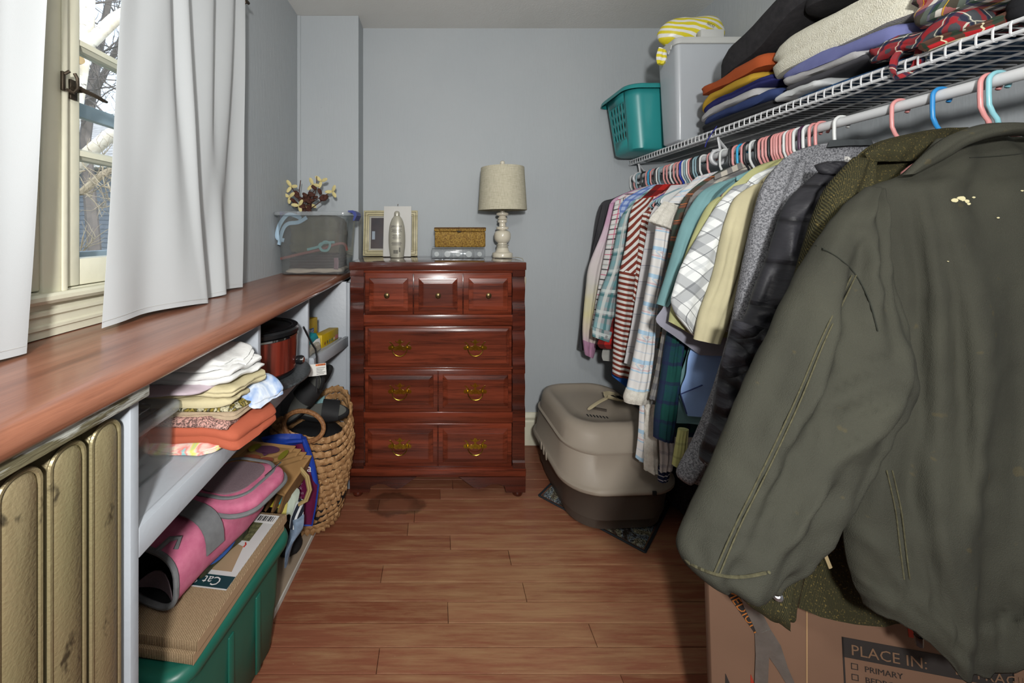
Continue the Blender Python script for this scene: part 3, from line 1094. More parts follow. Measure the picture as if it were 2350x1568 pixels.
MB().tube([kp, kp + V((.014, 0, 0)), kp + V((.022, 0, 0))], [.014, .016, .013], 16).build('knob', M_black, ck)
MB().tube([kp + V((.022, 0, 0)), kp + V((.0245, 0, 0))], [.010, .009], 16).build('knob_cap', M_chrome, ck)
MB().tube([V((-.47, 1.35, .975)), V((-.474, 1.40, .935)), V((-.470, 1.44, .89)), V((-.466, 1.47, .86)), V((-.463, 1.475, .83)), V((-.46, 1.47, .77)), V((-.46, 1.46, .70))], .0035, 8).build('cord', M_blackm, ck)
tg = MB()
A, B = P(707, 838, 1.46), P(748, 833, 1.47)
dn = V((.002, 0, -.045))
tg.obox(A + dn, B - A, -dn, (0, .0008, 0))
tagp = tg.build('warning_tag', mat('tag_paper', 'cfcfca', 0.6), ck, smooth=False)
Nn = V((0, -.0006, 0))
MB().obox(A + (B - A) * .42 - dn * -.18 + Nn, (B - A) * .55, -dn * .16, (0, .0004, 0)).build('orange_strip', mat('warning_orange', 'd0703c', 0.6), tagp, smooth=False)
M_ink = mat('black_print', '23252a', 0.7)
for q in range(5):
    MB().obox(A + (B - A) * .45 + dn * (.34 + .13 * q) + Nn, (B - A) * (.5 - .08 * (q % 3)), dn * .03, (0, .0003, 0)).build('print_line', M_ink, tagp, smooth=False)
text('warning_word', 'WARNING', A + (B - A) * .55 + dn * .16 + V((0, -.0012, 0)), B - A, -dn, .008, M_ink, tagp)

# ------------------------------------------------------------------ small packages on the far shelf
M_yel = mat('yellow_carton', 'b89a10', 0.5, 0.08, 20)


def carton(name, label, o, ax, ay, az, material=M_yel):
    o = V(o)
    root = empty(name, o + V(ax) / 2 + V(ay) / 2, label, 'box')
    MB().obox(o, ax, ay, az, .001).build('carton', material, root)
    return root


SH = lambda y_: .786 + .0225 - .034 * (y_ - 1.514) / .436
c1 = carton('bag_box', 'long yellow carton lying at the shelf end with small fruit pictures', (-.555, 1.70, SH(1.72)), (.045, 0, 0), (.02, .20, -.0156), (0, 0, .058))
M_white_print = mat('white_print', 'd6d6d4', 0.6)
M_blueprint = mat('blue_print', '2c4f8e', 0.6)
M_tealprint = mat('teal_print', '1f8791', 0.5)
q0, qy = V((-.5095, 1.70, SH(1.72))), V((.02, .20, -.0156))
for q, c in enumerate(('8a3a2a', '4a4a3a', '3f6f8a', '2f7f7a', 'd8d0c8')):
    MB().tube([q0 + qy * (.16 + .14 * q) + V((0.0002, 0, .016)), q0 + qy * (.16 + .14 * q) + V((.0008, 0, .016))], .0075, 10).build('fruit_picture', mat('fruit_print_' + c, c, 0.6), c1)
MB().obox(q0 + qy * .80 + V((0, 0, .01)), qy * .17, (0, 0, .018), (.0008, 0, 0)).build('red_flash', mat('pink_print', 'b06a68', 0.6), c1, smooth=False)
c2 = carton('bag_box', 'upright yellow carton with a blue and white word panel behind the long carton', (-.63, 1.60, SH(1.6)), (.045, 0, 0), (.028, .185, -.0143), (0, 0, .125))
q0, qy = V((-.585, 1.60, SH(1.6))), V((.028, .185, -.0143))
MB().obox(q0 + qy * .18 + V((0, 0, .058)), qy * .62, (0, 0, .024), (.0008, 0, 0)).build('word_panel', M_blueprint, c2, smooth=False)
text('word', 'TOASTERS', q0 + qy * .21 + V((.0012, 0, .061)), qy, (0, 0, 1), .024, M_white_print, c2, squeeze=.92)
MB().obox(q0 + qy * .78 + V((0, 0, .035)), qy * .2, (0, .01, .022), (.0008, 0, 0)).build('red_flash', mat('pink_print', 'b06a68', 0.6), c2, smooth=False)
tp = empty('snack_bag', (-.54, 1.58, SH(1.58)), 'teal and clear plastic bag with a blue and white label on the far shelf', 'bag')
soft_slab([(-.60, 1.53), (-.512, 1.53), (-.500, 1.66), (-.59, 1.66)], SH(1.53) + .0005, .022, 1, wob=.06, seed=21, puff=.01).build('clear_bag', clear('crinkled_bag', 'cfcabb', .2, .1, .45), tp)
soft_slab([(-.60, 1.53), (-.53, 1.53), (-.515, 1.67), (-.59, 1.67)], SH(1.53) + .034, .024, 1, wob=.06, seed=22, puff=.01).build('teal_bag', M_tealprint, tp)
MB().obox((-.524, 1.60, SH(1.6) + .020), (.016, .07, -.004), (-.004, 0, .03), (.001, 0, 0)).build('label_panel', M_white_print, tp, smooth=False)
MB().obox((-.5205, 1.632, SH(1.6) + .022), (.006, .028, -.002), (-.003, 0, .024), (.001, 0, 0)).build('label_spot', M_blueprint, tp, smooth=False)

# ------------------------------------------------------------------ green tote with cardboard scratchers and the pink carrier
M_green = mat('green_tote_plastic', '1f6152', 0.38, 0.06, 8, 0.1, 300, 0.0006, spec=0.5)
rot = math.radians(80)          # long axis nearly along the wall
tc = V((-.665, 1.055, 0))
ux, uy = V((math.cos(rot), math.sin(rot), 0)), V((-math.sin(rot), math.cos(rot), 0))
tote = empty('storage_tote', (tc.x, tc.y, .019), 'dark green plastic storage tote with lid under the cat scratchers', 'tote')
rg = []
for L, W_, z in ((.36, .24, .019), (.375, .255, .028), (.40, .275, .16), (.402, .277, .165), (.41, .284, .30), (.425, .300, .302), (.425, .300, .33)):
    rg.append([V((*p, z)) for p in rrect(tc.x, tc.y, L, W_, .05, rot, 6)])
MB().rings(rg).build('body', M_green, tote, angle=50)
rg = []
for L, W_, z in ((.445, .318, .318), (.455, .328, .325), (.458, .332, .338), (.452, .326, .352), (.435, .308, .358), (.41, .285, .354), (.38, .25, .352)):
    rg.append([V((*p, z)) for p in rrect(tc.x, tc.y, L, W_, .06, rot, 6)])
MB().rings(rg).build('lid', M_green, tote, angle=60)
for q, wv in ((-.05, .02), (.06, .02)):
    MB().obox(tc + ux * q + uy * -.1385 + V((0, 0, .05)), ux * wv, -uy * .006, (0, 0, .22), .002).build('rib', M_green, tote)

s = NT('corrugated_top').set(0.9, 0, 0.1)
co = s.mapping(s.coord(), (1, 1, 1), (0, 0, math.radians(-10)))
wv = s.n('TexWave')
wv.bands_direction = 'X'
s.put(wv.inputs['Vector'], co)
wv.inputs['Scale'].default_value = 80
wv.inputs['Distortion'].default_value = 1.6
wv.inputs['Detail Scale'].default_value = 9
s.base(s.mix(wv.outputs['Fac'], lin('b39b7c'), lin('6e5a42')))
s.bump(wv.outputs['Fac'], 0.5, 0.004)
M_corr = s.m
rs = math.radians(83)
sx, sy = V((math.cos(rs), math.sin(rs), 0)), V((-math.sin(rs), math.cos(rs), 0))
for i, (dz, off) in enumerate(((.3595, 0.0), (.3825, .006))):
    o = V((-.537 + off, .842 + off, dz))
    sc_ = empty('cat_scratcher', o + sx * .19 + sy * .11, ('lower' if i == 0 else 'upper') + ' corrugated cardboard cat scratcher on the green tote' + ('' if i == 0 else ' with a printed label'), 'cat scratcher')
    MB().obox(o, sx * .385, sy * .235, (0, 0, .0215), .001).build('pad', M_corr, sc_)
    MB().obox(o + V((0.0006, 0, -.0004)), sx * .385, -sy * .0014, (0, 0, .0223)).build('side_strip', M_card, sc_, smooth=False)
top = V((-.531, .848, .4045))
lb = MB()
o = top + sx * .120 + sy * .017
lb.obox(o, sx * .250, sy * .20, (0, 0, .0008))
label = lb.build('paper_label', mat('label_paper', 'bfc0bf', 0.5, 0.03), sc_, smooth=False)
z1 = V((0, 0, .0012))
MB().obox(o + sx * .003 + z1 * .7, sx * .034, sy * .197, (0, 0, .0004)).build('teal_band', mat('dark_teal_print', '17393f', 0.5), label, smooth=False)
text('brand_word', 'Cat Scratcher', o + sx * .031 + sy * .030 + z1, sy, -sx, .034, M_white_print, label)
MB().prism([(0, 0), (.08, .02), (.09, .055), (.05, .06), (.055, .085), (.0, .10)], o + sx * .05 + sy * .02 + z1 * .7, sx, sy, (0, 0, 1), .0004).build('scratcher_picture', mat('tan_print', '9a8468', 0.7), label, smooth=False)
MB().obox(o + sx * .150 + sy * .035 + z1 * .7, sx * .07, sy * .12, (0, 0, .0004)).build('catnip_picture', mat('catnip_print', '6a6a48', 0.7, 0.3, 120), label, smooth=False)
MB().tube([o + sx * .128 + sy * .038 + z1, o + sx * .137 + sy * .037 + z1, o + sx * .143 + sy * .042 + z1], .0022, 6).build('red_mark', mat('red_print', 'b03a30', 0.6), label)
bo = o + sx * .222 + sy * -.001 + z1 * .7
MB().obox(bo, sx * .032, sy * .075, (0, 0, .0006)).build('barcode_sticker', M_white_print, label, smooth=False)
for q in range(9):
    MB().obox(bo + sx * .006 + sy * (.01 + .0058 * q) + V((0, 0, .0006)), sx * .02, sy * (.0016 + .0014 * ((q * 7) % 3)), (0, 0, .0003)).build('bar', M_ink, label, smooth=False)

M_pink = mat('pink_canvas', 'c2708a', 0.85, 0.08, 40, 0.35, 500, 0.001, c2='b35c7a')
M_greytrim = mat('grey_webbing', '707274', 0.75, 0.08, 60, 0.4, 400, 0.001)
M_mesh = mat('grey_mesh_fabric', '7c6a70', 0.8, 0.1, 300, 0.3, 700, 0.001)
car = empty('pet_carrier', (-.66, 1.05, .41), 'pink soft sided pet carrier with grey trim lying on the cat scratcher', 'pet carrier')
# body: rounded sleeve lying along the shelf, near end open
ax = [(V((-.690, .925, .482)), .088, .066), (V((-.685, .96, .487)), .092, .070), (V((-.672, 1.02, .49)), .092, .072), (V((-.655, 1.08, .492)), .095, .074), (V((-.635, 1.15, .493)), .098, .075), (V((-.62, 1.22, .49)), .09, .07)]
ds = V((.33, 1, 0)).normalized()
sd = V((1, -.33, 0)).normalized()


def sleeve_ring(c, a, b, n=28):
    out = []
    for j in range(n):
        t = 2 * PI * j / n
        cx_, sz_ = math.copysign(abs(math.cos(t)) ** .7, math.cos(t)), math.copysign(abs(math.sin(t)) ** .7, math.sin(t))
        out.append(c + sd * a * cx_ + V((0, 0, b * sz_)))
    return out


MB().rings([sleeve_ring(*q) for q in ax], False, True).build('body', M_pink, car)
MB().rings([sleeve_ring(c, a - .004, b - .004) for c, a, b in ax[:4]], False, True).build('lining', M_blackm, car)
r0 = sleeve_ring(ax[0][0] - ds * .002, .086, .064)
MB().tube(r0, .0065, 8, True).build('opening_trim', M_greytrim, car)
MB().sheet([[ax[0][0] + sd * (-.07 + .14 * j / 8) + ds * (.002 + .02 * math.sin(j / 8 * PI)) + V((0, 0, -.052 + .045 * math.sin(j / 8 * PI) * i / 4)) for j in range(9)] for i in range(5)], .002).build('mesh_door', M_mesh, car)
# wide grey strap over the sleeve
st_rows = [[c + V((0, 0, .003)) for c in sleeve_ring(ax[2][0] + ds * dd, .102, .082)] for dd in (-.022, .030)]
MB().sheet([st_rows[0][0:12], st_rows[1][0:12]], .003).build('strap', M_greytrim, car)
MB().tube([ax[0][0] + sd * .02 + V((0, 0, .066)), ax[0][0] + sd * .035 + ds * .02 + V((0, 0, .082)), ax[0][0] + sd * .05 + ds * .035 + V((0, 0, .078)), ax[0][0] + sd * .055 + ds * .02 + V((0, 0, .062))], .006, 8).build('carry_loop', M_greytrim, car)
# zipped top compartment with mesh window
o = V((-.735, 1.065, .572))
e1, e2 = V((.225, -.045, -.004)), V((.055, .19, .0))
quad = [o, o + e1, o + e1 + e2, o + e2]
soft_slab([(q.x, q.y) for q in quad], .545, .026, 1, r=.30, wob=.02, seed=31, puff=.004).build('top_flap', M_pink, car)
ring = [o + e1 * p[0] + e2 * p[1] + V((0, 0, -.022)) for p in rrect(.5, .5, 1.02, 1.02, .28, 0, 7)]
MB().tube(ring, .006, 8, True).build('flap_piping', M_greytrim, car)
win_ = [o + e1 * p[0] + e2 * p[1] + V((0, 0, .0095)) for p in rrect(.43, .54, .62, .72, .22, 0, 7)]
MB().rings([[p + V((0, 0, -.012)) for p in win_], win_]).build('mesh_window', M_mesh, car)
zp = [o + e1 * p[0] + e2 * p[1] + V((0, 0, .0075)) for p in rrect(.44, .54, .80, .88, .26, 0, 8)]
MB().tube(zp, .0055, 8, True, (.6, 1)).build('zipper', M_greytrim, car)
MB().tube([o + e1 * .83 + e2 * (.62 + .12 * q) + V((0, 0, .0125)) for q in range(4)], .0022, 6).build('zipper_pull', M_chrome, car)
# treat bag between carrier and scratcher
tb = empty('treat_bag', (-.60, .99, .4055), 'dark treat bag with a blue oval and yellow letters beside the pink carrier', 'bag')
soft_slab([(-.66, 1.01), (-.612, .995), (-.560, 1.15), (-.63, 1.16)], .4062, .03, 1, wob=.05, seed=33, puff=.008).build('pouch', mat('camo_print', '3f4028', 0.5, 0.3, 50, c2='1c2018'), tb)
oo, ox, oy = V((-.606, 1.015, .424)), V((.33, 1, 0)).normalized(), V((-.35, .10, .8)).normalized()
MB().prism([(.045 + .048 * math.cos(t), .010 + .017 * math.sin(t)) for t in [2 * PI * q / 20 for q in range(20)]], oo, ox, oy, ox.cross(oy), .003).build('blue_oval', M_blueprint, tb, smooth=False)
text('word', 'ING', oo + ox * .012 + oy * .002 + ox.cross(oy) * .0032, ox, oy, .02, mat('lime_print', 'a8b820', 0.5), tb)

# ------------------------------------------------------------------ bags between tote and basket
M_kraft = mat('kraft_paper', '957247', 0.85, 0.08, 9, 0.2, 60, 0.002)
M_kraft2 = mat('kraft_edge', '84623c', 0.85, 0.12, 40)


def quad_prism(c, thick, m=None):
    """four corner points given a thickness vector"""
    m = m or MB()
    c = [V(p) for p in c]
    t = V(thick)
    return m.add(c + [p + t for p in c], [(0, 1, 2, 3), (7, 6, 5, 4), (0, 4, 5, 1), (1, 5, 6, 2), (2, 6, 7, 3), (3, 7, 4, 0)])


bgz = empty('paper_bag', (-.62, 1.40, .02), 'brown paper grocery bag printed with vegetables behind the pink carrier', 'paper bag')
A0, B0, C0, D0 = P(575, 1012, 1.40), P(679, 1024, 1.46), P(612, 1112, 1.30), P(505, 1072, 1.20)
nd_ = (B0 - A0).cross(D0 - A0).normalized()
nd_ = nd_ if nd_.z < 0 else -nd_
quad_prism([A0, B0, C0, D0], nd_ * .006).build('face', M_kraft, bgz, smooth=False)
quad_prism([C0 + nd_ * .001, B0 + nd_ * .001, B0 + V((-.03, .0, -.10)), C0 + V((-.02, -.01, -.085))], V((-.01, .006, 0))).build('gusset', M_kraft2, bgz, smooth=False)
eu, ev = (B0 - A0), (D0 - A0)


def on_bag(poly, material, nm):
    MB().prism(poly, A0 - nd_ * .0004, eu, ev, -nd_ if eu.cross(ev).dot(-nd_) > 0 else -nd_, .0005).build(nm, material, bgz, smooth=False)


ell = lambda cx_, cy_, a_, b_, n_=20: [(cx_ + a_ * math.cos(2 * PI * q / n_), cy_ + b_ * math.sin(2 * PI * q / n_)) for q in range(n_)]
M_beet, M_leaf, M_red2 = mat('beet_print', '5a3550', 0.8), mat('leaf_print', '7f7a1e', 0.8), mat('tomato_print', '8a4a34', 0.8)
on_bag(ell(.50, .27, .25, .16), M_beet, 'beet_picture')
on_bag([(.44, .40), (.60, .40), (.56, .52)], M_beet, 'beet_root_picture')
on_bag(ell(.90, .40, .07, .2), M_leaf, 'leaf_picture')
on_bag(ell(.66, .64, .14, .10), M_red2, 'tomato_picture')
on_bag(ell(.36, .60, .16, .10), M_red2, 'tomato_picture')
on_bag(ell(.22, .24, .10, .16), M_leaf, 'leaf_picture')
on_bag(ell(.78, .90, .2, .06), M_leaf, 'leaf_picture')
for i in range(3):
    off = V((.020 + .018 * i, .004 + .006 * i, -.014 - .016 * i))
    b2 = empty('paper_bag', V((-.6, 1.40, .02)) + off, ('first', 'second', 'third')[i] + ' plain kraft paper bag counted from the printed grocery bag', 'paper bag', 'folded paper bags under the counter')
    quad_prism([A0 + off, B0 + off, C0 + off, D0 + off], nd_ * .006).build('face', M_kraft, b2, smooth=False)
    quad_prism([C0 + off, B0 + off, B0 + off + V((-.03, .0, -.09)), C0 + off + V((-.02, -.01, -.075))], V((-.008, .005, 0))).build('gusset', M_kraft2, b2, smooth=False)
    if i == 2:
        for q in range(2):
            hp = [P(686 + 4 * q, 1075, 1.42), P(702 + 5 * q, 1095, 1.40), P(708 + 5 * q, 1125, 1.38), P(700 + 5 * q, 1148, 1.37), P(686, 1158, 1.37)]
            MB().tube(hp, .0075, 8, False, (1, .6)).build('handle', mat('pale_kraft_handle', 'a08a5c', 0.8), b2)
# purple and blue shopping bag
M_purple = mat('purple_nylon', '64173f', 0.5, 0.12, 12, 0.3, 30, 0.006)
M_bluen = mat('blue_nylon', '1c3c98', 0.45, 0.1, 12, 0.3, 30, 0.006)
pbg = empty('shopping_bag', (-.55, 1.55, .02), 'purple nylon shopping bag with blue borders leaning on the woven basket', 'shopping bag')
rows = [(640, 1012, 700, 1006, 1.52, .012), (655, 1050, 714, 1055, 1.52, .016), (662, 1095, 727, 1112, 1.51, .018), (668, 1150, 723, 1160, 1.50, .018), (674, 1196, 716, 1205, 1.49, .012)]
loft(rows, 20, 10, (.006, 4, 2), 41).build('body', M_purple, pbg)
loft([(690, 1004, 703, 1006, 1.515, .012), (705, 1052, 721, 1058, 1.513, .014), (716, 1090, 731, 1112, 1.505, .014)], 14, 6, (.002, 3, 1), 42).build('side_band', M_bluen, pbg)
loft([(600, 1004, 612, 1018, 1.50, .008), (640, 996, 642, 1026, 1.505, .012), (690, 996, 700, 1018, 1.51, .010)], 14, 6, (.006, 4, 3), 43).build('top_fold', M_bluen, pbg)
MB().tube([P(731, 1112, 1.488), P(725, 1160, 1.482), P(716, 1206, 1.476), P(695, 1206, 1.474), P(674, 1198, 1.474)], .0035, 6).build('blue_piping', M_bluen, pbg)
for bd, px, py, sz in (('x', 699, 1054, .030), ('a', 704, 1082, .042)):
    text('letter', bd, P(px, py, 1.485), (1, 0, -.12), (.12, 0, 1), sz, M_white_print, pbg)
for i, bd in enumerate(('So', 'the r', 'park', 'amus', 'you')):
    text('word', bd, P(673 + i, 1101 + i * 10.5, 1.474), (1, 0, -.1), (.1, 0, 1), .017, mat('mauve_print', '9a7a8c', 0.7), pbg)
# small bits wedged beside the tote
ybag = empty('folded_bag', (-.62, 1.36, .02), 'yellow and teal folded bag wedged between paper bags and tote', 'bag')
quad_prism([P(652, 1098, 1.40), P(660, 1102, 1.40), P(640, 1166, 1.34), P(618, 1164, 1.34)], V((0, .012, 0))).build('yellow_panel', mat('yellow_vinyl', 'b5a51c', 0.5, 0.1, 20), ybag, smooth=False)
quad_prism([P(657, 1100, 1.395), P(664, 1098, 1.395), P(645, 1158, 1.335), P(634, 1157, 1.335)], V((0, .01, 0))).build('teal_panel', M_tealprint, ybag, smooth=False)
loft([(656, 1124, 688, 1130, 1.40, .02), (652, 1145, 684, 1150, 1.38, .025), (648, 1172, 676, 1180, 1.36, .02)], 12, 8, (.008, 4, 3), 45).build('dish_towel', mat('pale_sage_cloth', 'a9b3a6', 0.9, 0.06, 20), None, label='pale sage cloth tucked beside the yellow bag', cat='cloth')
loft([(640, 1152, 660, 1156, 1.35, .012), (636, 1180, 656, 1186, 1.34, .012)], 8, 6, (.006, 4, 3), 46).build('dust_cloth', mat('pale_yellow_cloth', 'c4b862', 0.9, 0.06, 20), None, label='pale yellow cloth corner above the green tote rim', cat='cloth')
M_navystripe = plaid('navy_white_stripe', '20242e', [('x', .02, 0, .008, 'b9bcbe', 1.0)])
loft([(680, 1150, 698, 1156, 1.38, .016), (668, 1180, 696, 1182, 1.36, .018), (664, 1206, 692, 1204, 1.34, .016)], 14, 8, (.006, 5, 2), 47).build('striped_towel', M_navystripe, None, label='navy and white striped cloth hanging beside the green tote', cat='cloth')
loft([(672, 1190, 698, 1188, 1.345, .02), (664, 1225, 694, 1215, 1.335, .02), (656, 1262, 672, 1250, 1.33, .016), (654, 1300, 660, 1296, 1.33, .008)], 18, 8, (.008, 5, 2), 48).build('denim_cloth', mat('faded_denim', '8296ad', 0.9, 0.15, 40, 0.3, 300), None, label='faded light blue denim cloth trailing down behind the green tote', cat='cloth')
sk = MB()
pts = []
for i in range(9):
    t = i / 8 * PI
    pts.append((.045 * math.sin(t) ** .7 + .001, .0195 + .045 * (1 - math.cos(t)) / 2))
sk.lathe(pts, (-.595, 1.56, 0), 18, 1.0, 1.25)
for i, p in enumerate(sk.v):
    sk.v[i] = p + V((.010 * nz(p.x * 40, p.y * 40, 1), .010 * nz(p.x * 40, p.y * 40, 5), .010 * nz(p.x * 30, p.y * 30, 9) if p.z > .03 else 0))
sk.build('sock', M_blackm, None, label='crumpled black sock on the tan base board', cat='sock')

# ------------------------------------------------------------------ woven basket
s = NT('water_hyacinth').set(0.6, 0, 0.35)
co = s.coord()
f = s.noise(s.mapping(co, (1, 1, 1)), 45, 3)
col = s.mix(s.step(f, 0.3, 0.7), lin('b08a60'), lin('86603c'))
s.base(s.mix(s.step(s.noise(co, 130, 2), 0.62, 0.72), col, lin('d2b183')))
s.bump(s.noise(s.mapping(co, (1, 1, 5)), 90, 2), 0.35, 0.003)
M_weave = s.m
bk = empty('woven_basket', (-.565, 1.745, .019), 'woven water hyacinth basket with loop handles holding black shoes', 'basket')
NR = 15
bc = V((-.565, 1.745, 0))
for i in range(NR):
    v = i / (NR - 1)
    r = .112 + .062 * min(1, v * 1.5) ** .8 - .012 * max(0, v - .72) / .28
    seg = 96
    for lay in (0,):
        rings = []
        nl = 32
        for j in range(seg + 1):
            a = 2 * PI * j / seg
            bump_ = abs(math.sin(nl * a / 2 + i * 1.3))
            rise = .105 * max(0, math.cos(a - math.radians(58))) ** 2 + .05 * max(0, math.cos(a - math.radians(235))) ** 2
            zc = .034 + v * (.395 + rise)
            hh = (.0155 + rise * .035) * (.55 + .45 * bump_)
            rr = r + .004 * bump_ + (.003 if (int(nl * a / (2 * PI) + i) % 2) else 0)
            ring = []
            for q in range(8):
                t = 2 * PI * q / 8
                skew = .006 * math.sin(nl * a + i * 2)
                ring.append(bc + V(((rr + .0095 * math.cos(t) * (.6 + .4 * bump_)) * math.cos(a), (rr + .0095 * math.cos(t) * (.6 + .4 * bump_)) * math.sin(a), zc + hh * math.sin(t) + skew * math.cos(t))))
            rings.append(ring)
        MB().rings(rings, False, False).build('woven_row', M_weave, bk)
MB().lathe([(.02, .0195), (.11, .0195), (.118, .03), (.02, .03)], bc, 32).build('bottom', M_weave, bk)
# loop handle in front, left
hc = P(697, 978, 1.585)
hp = [hc + V((.082 * math.cos(t), .02 * math.sin(t), .052 * math.sin(t) - .012 * math.cos(t))) for t in [2 * PI * q / 28 for q in range(28)]]
MB().tube(hp, .0095, 8, True).build('handle', mat('wrapped_handle', '9c7048', 0.6, 0.2, 120, 0.5, 200, c2='6e4626'), bk)


def shoe(name, label, c, ax, L, W_, H, up=(0, 0, 1), grey=True):
    c, ax, up = V(c), V(ax).normalized(), V(up).normalized()
    sdv = ax.cross(up).normalized()
    up = sdv.cross(ax)
    root = empty(name, c, label, 'shoe', 'black shoes in the woven basket')

    def out(k, n=26):
        r_ = []
        for q in range(n):
            t = 2 * PI * q / n
            x = math.cos(t)
            wdt = (.5 + .12 * x - .10 * x * x) * W_ * .95
            r_.append((x * L / 2 * k, math.sin(t) * wdt * k))
        return r_
    rg = [[c + ax * a + sdv * b + up * z for a, b in out(k)] for k, z in ((.93, 0), (1, .006), (1, .020), (.95, .026))]
    MB().rings(rg).build('sole', M_blackm, root)
    rg = [[c + ax * a + sdv * b + up * z for a, b in out(k)] for k, z in ((.9, .0255), (.88, .029))]
    MB().rings(rg).build('insole', mat('grey_insole', '5b5c58', 0.7, 0.1) if grey else M_black, root)
    st = []
    for i in range(7):
        row = []
        for j in range(11):
            t = PI * j / 10
            aa = (.02 + .30 * i / 6) * L
            row.append(c + ax * aa + sdv * math.cos(t) * W_ * .5 + up * (.022 + H * math.sin(t) ** .8 * (1 - .35 * i / 6)))
        st.append(row)
    MB().sheet(st, .004).build('upper', M_blackm, root)
    return root


shoe('slide_sandal', 'black slide sandal standing on end in the woven basket', P(703, 915, 1.66), (.55, .10, .75), .26, .095, .05, (-.3, -1, .3))
shoe('slide_sandal', 'black slide sandal lying flat across the woven basket', P(738, 952, 1.70), (1, .15, -.05), .24, .09, .045, (0, -.5, 1))
shoe('slide_sandal', 'black sandal with tan sole edge leaning at the basket back', P(728, 880, 1.80), (.6, .0, .6), .22, .085, .04, (-.5, -.6, .5), False)
sg = MB()
sg.lathe([(.01, .06), (.13, .07), (.150, .12), (.155, .25), (.15, .36), (.12, .40), (.06, .42), (.01, .42)], bc, 32)
for i, p in enumerate(sg.v):
    sg.v[i] = p + V((.012 * nz(p.x * 16, p.y * 16, p.z * 16), .012 * nz(p.x * 16, p.y * 16, 3 + p.z * 16), .02 * nz(p.x * 12, p.y * 12, 7)))
sg.build('cloth_bag', M_blackm, None, label='black fabric bag filling the inside of the woven basket', cat='bag')
loft([(722, 925, 745, 908, 1.80, .01), (720, 945, 745, 935, 1.80, .012), (722, 958, 744, 952, 1.80, .01)], 8, 8, (.004, 4, 2), 52).build('teal_cloth', mat('pale_teal_knit', '7fa6aa', 0.9, 0.1, 60, 0.4, 200), None, label='pale teal knit cloth behind the black sandal in the basket', cat='cloth')


# ================================================================== CHEST OF DRAWERS
M_cherry = wood('red_stained_pine', '7a3723', '4e2013', '180906', 'x', 0.26, 0.35, 1.0, 3.6, 0.15)
M_cherry_v = wood('red_stained_pine_dark', '562417', '36150d', '120605', 'x', 0.22, 0.55, 0.9, 0, 0.15)
M_topwood = wood('polished_chest_top', '5a2c20', '40201a', '1d0c08', 'x', 0.12, 0.8, 0.7, 0, 0.05)
M_brass = mat('old_brass', 'b79a3e', 0.22, 0.08, 90, 0.15, 200, 0.001, metal=1.0, c2='8a7426')
M_knob = mat('antique_brass', '7d6a48', 0.3, 0.1, metal=0.9)
chest = empty('chest_of_drawers', (0.003, 2.1, 0), 'red stained pine chest of drawers with brass handles against the back wall', 'chest')
cz = lambda zy: 1.2499 - zy * .00084443
cxx = lambda zx: -.51915 + zx * .00084443
MB().box(-.424, .430, 1.899, 2.325, .11, 1.1216).build('carcass', M_cherry_v, chest, smooth=False)
MB().box(-.430, .436, 1.868, 2.334, 1.1216, 1.1612, .004).build('top', M_topwood, chest)
for zy0, zy1 in ((150, 168), (413, 476), (719, 729), (979, 1041), (1295, 1302)):
    MB().box(-.36, .371, 1.8835, 1.90, cz(zy1), cz(zy0), .0015).build('rail', M_cherry, chest)
# scalloped stiles
prof = [(150, .012), (189, .012), (191, 0), (215, .001), (238, .009), (262, .012), (290, .008), (325, .002), (350, .003), (366, .011), (392, .012), (500, .012), (502, 0), (522, .001),
        (548, .009), (572, .012), (605, .008), (640, .002), (672, .003), (692, .011), (704, .012), (750, .012), (752, 0), (775, .001), (802, .009), (830, .012), (865, .008), (905, .002), (935, .003), (953, .011),
        (964, .012), (1060, .012), (1062, .002), (1240, .002), (1258, .004), (1268, .011), (1302, .012)]
poly = [(.022, cz(150))] + [(-o_, cz(z_)) for z_, o_ in prof] + [(.022, cz(1302))]
for x0, x1 in ((-.4246, -.3592), (.3697, .4308)):
    MB().prism(poly, (x0, 1.886, 0), (0, 1, 0), (0, 0, 1), (1, 0, 0), x1 - x0).build('stile', M_cherry_v, chest, angle=30)


def raised(m, x0, x1, z0, z1, y, b=.014, h=.008):
    """raised and fielded panel on a drawer front"""
    rg = []
    for ins, dy in ((0, 0), (.002, -.003), (.005, -.0035), (.005 + b, -h + .001), (.006 + b, -h), (.010 + b, -h - .0005)):
        rg.append([V((x0 + ins, y + dy, z0 + ins)), V((x1 - ins, y + dy, z0 + ins)), V((x1 - ins, y + dy, z1 - ins)), V((x0 + ins, y + dy, z1 - ins))])
    return m.rings(rg, False, True)


half = [(0, 520), (60, 480), (110, 420), (90, 400), (180, 360), (270, 430), (290, 400), (220, 330), (130, 300), (60, 250), (40, 180), (120, 120), (250, 80), (330, 100), (380, 170), (450, 250),
        (540, 350), (620, 360), (640, 320), (570, 290), (480, 200), (480, 150), (600, 130), (690, 70), (700, -20), (640, -110), (540, -110), (450, -40), (380, -80), (300, -140), (200, -180), (100, -110), (40, -160), (0, -140)]
full = [(x * 8.18e-5, z * 8.18e-5) for x, z in half] + [(-x * 8.18e-5, z * 8.18e-5) for x, z in half[-2:0:-1]]
hm = MB()
hm.prism(full, (0, 0, 0), (1, 0, 0), (0, 0, 1), (0, -1, 0), .0022)
for sx_ in (-1, 1):
    hm.tube([(sx_ * .0365, -.001, 0), (sx_ * .0365, -.012, 0)], [.0062, .0052], 10)
hm.tube([(sx_, -.011 - .004 * math.sin(t), -.002 - .034 * math.sin(t)) for t, sx_ in [(PI * q / 16, .0365 * math.cos(PI * q / 16)) for q in range(17)]], [.0016 + .0012 * math.sin(PI * q / 16) for q in range(17)], 8)
hm.lathe([(.001, -.039), (.0032, -.037), (.001, -.034)], (0, -.0155, 0), 8)
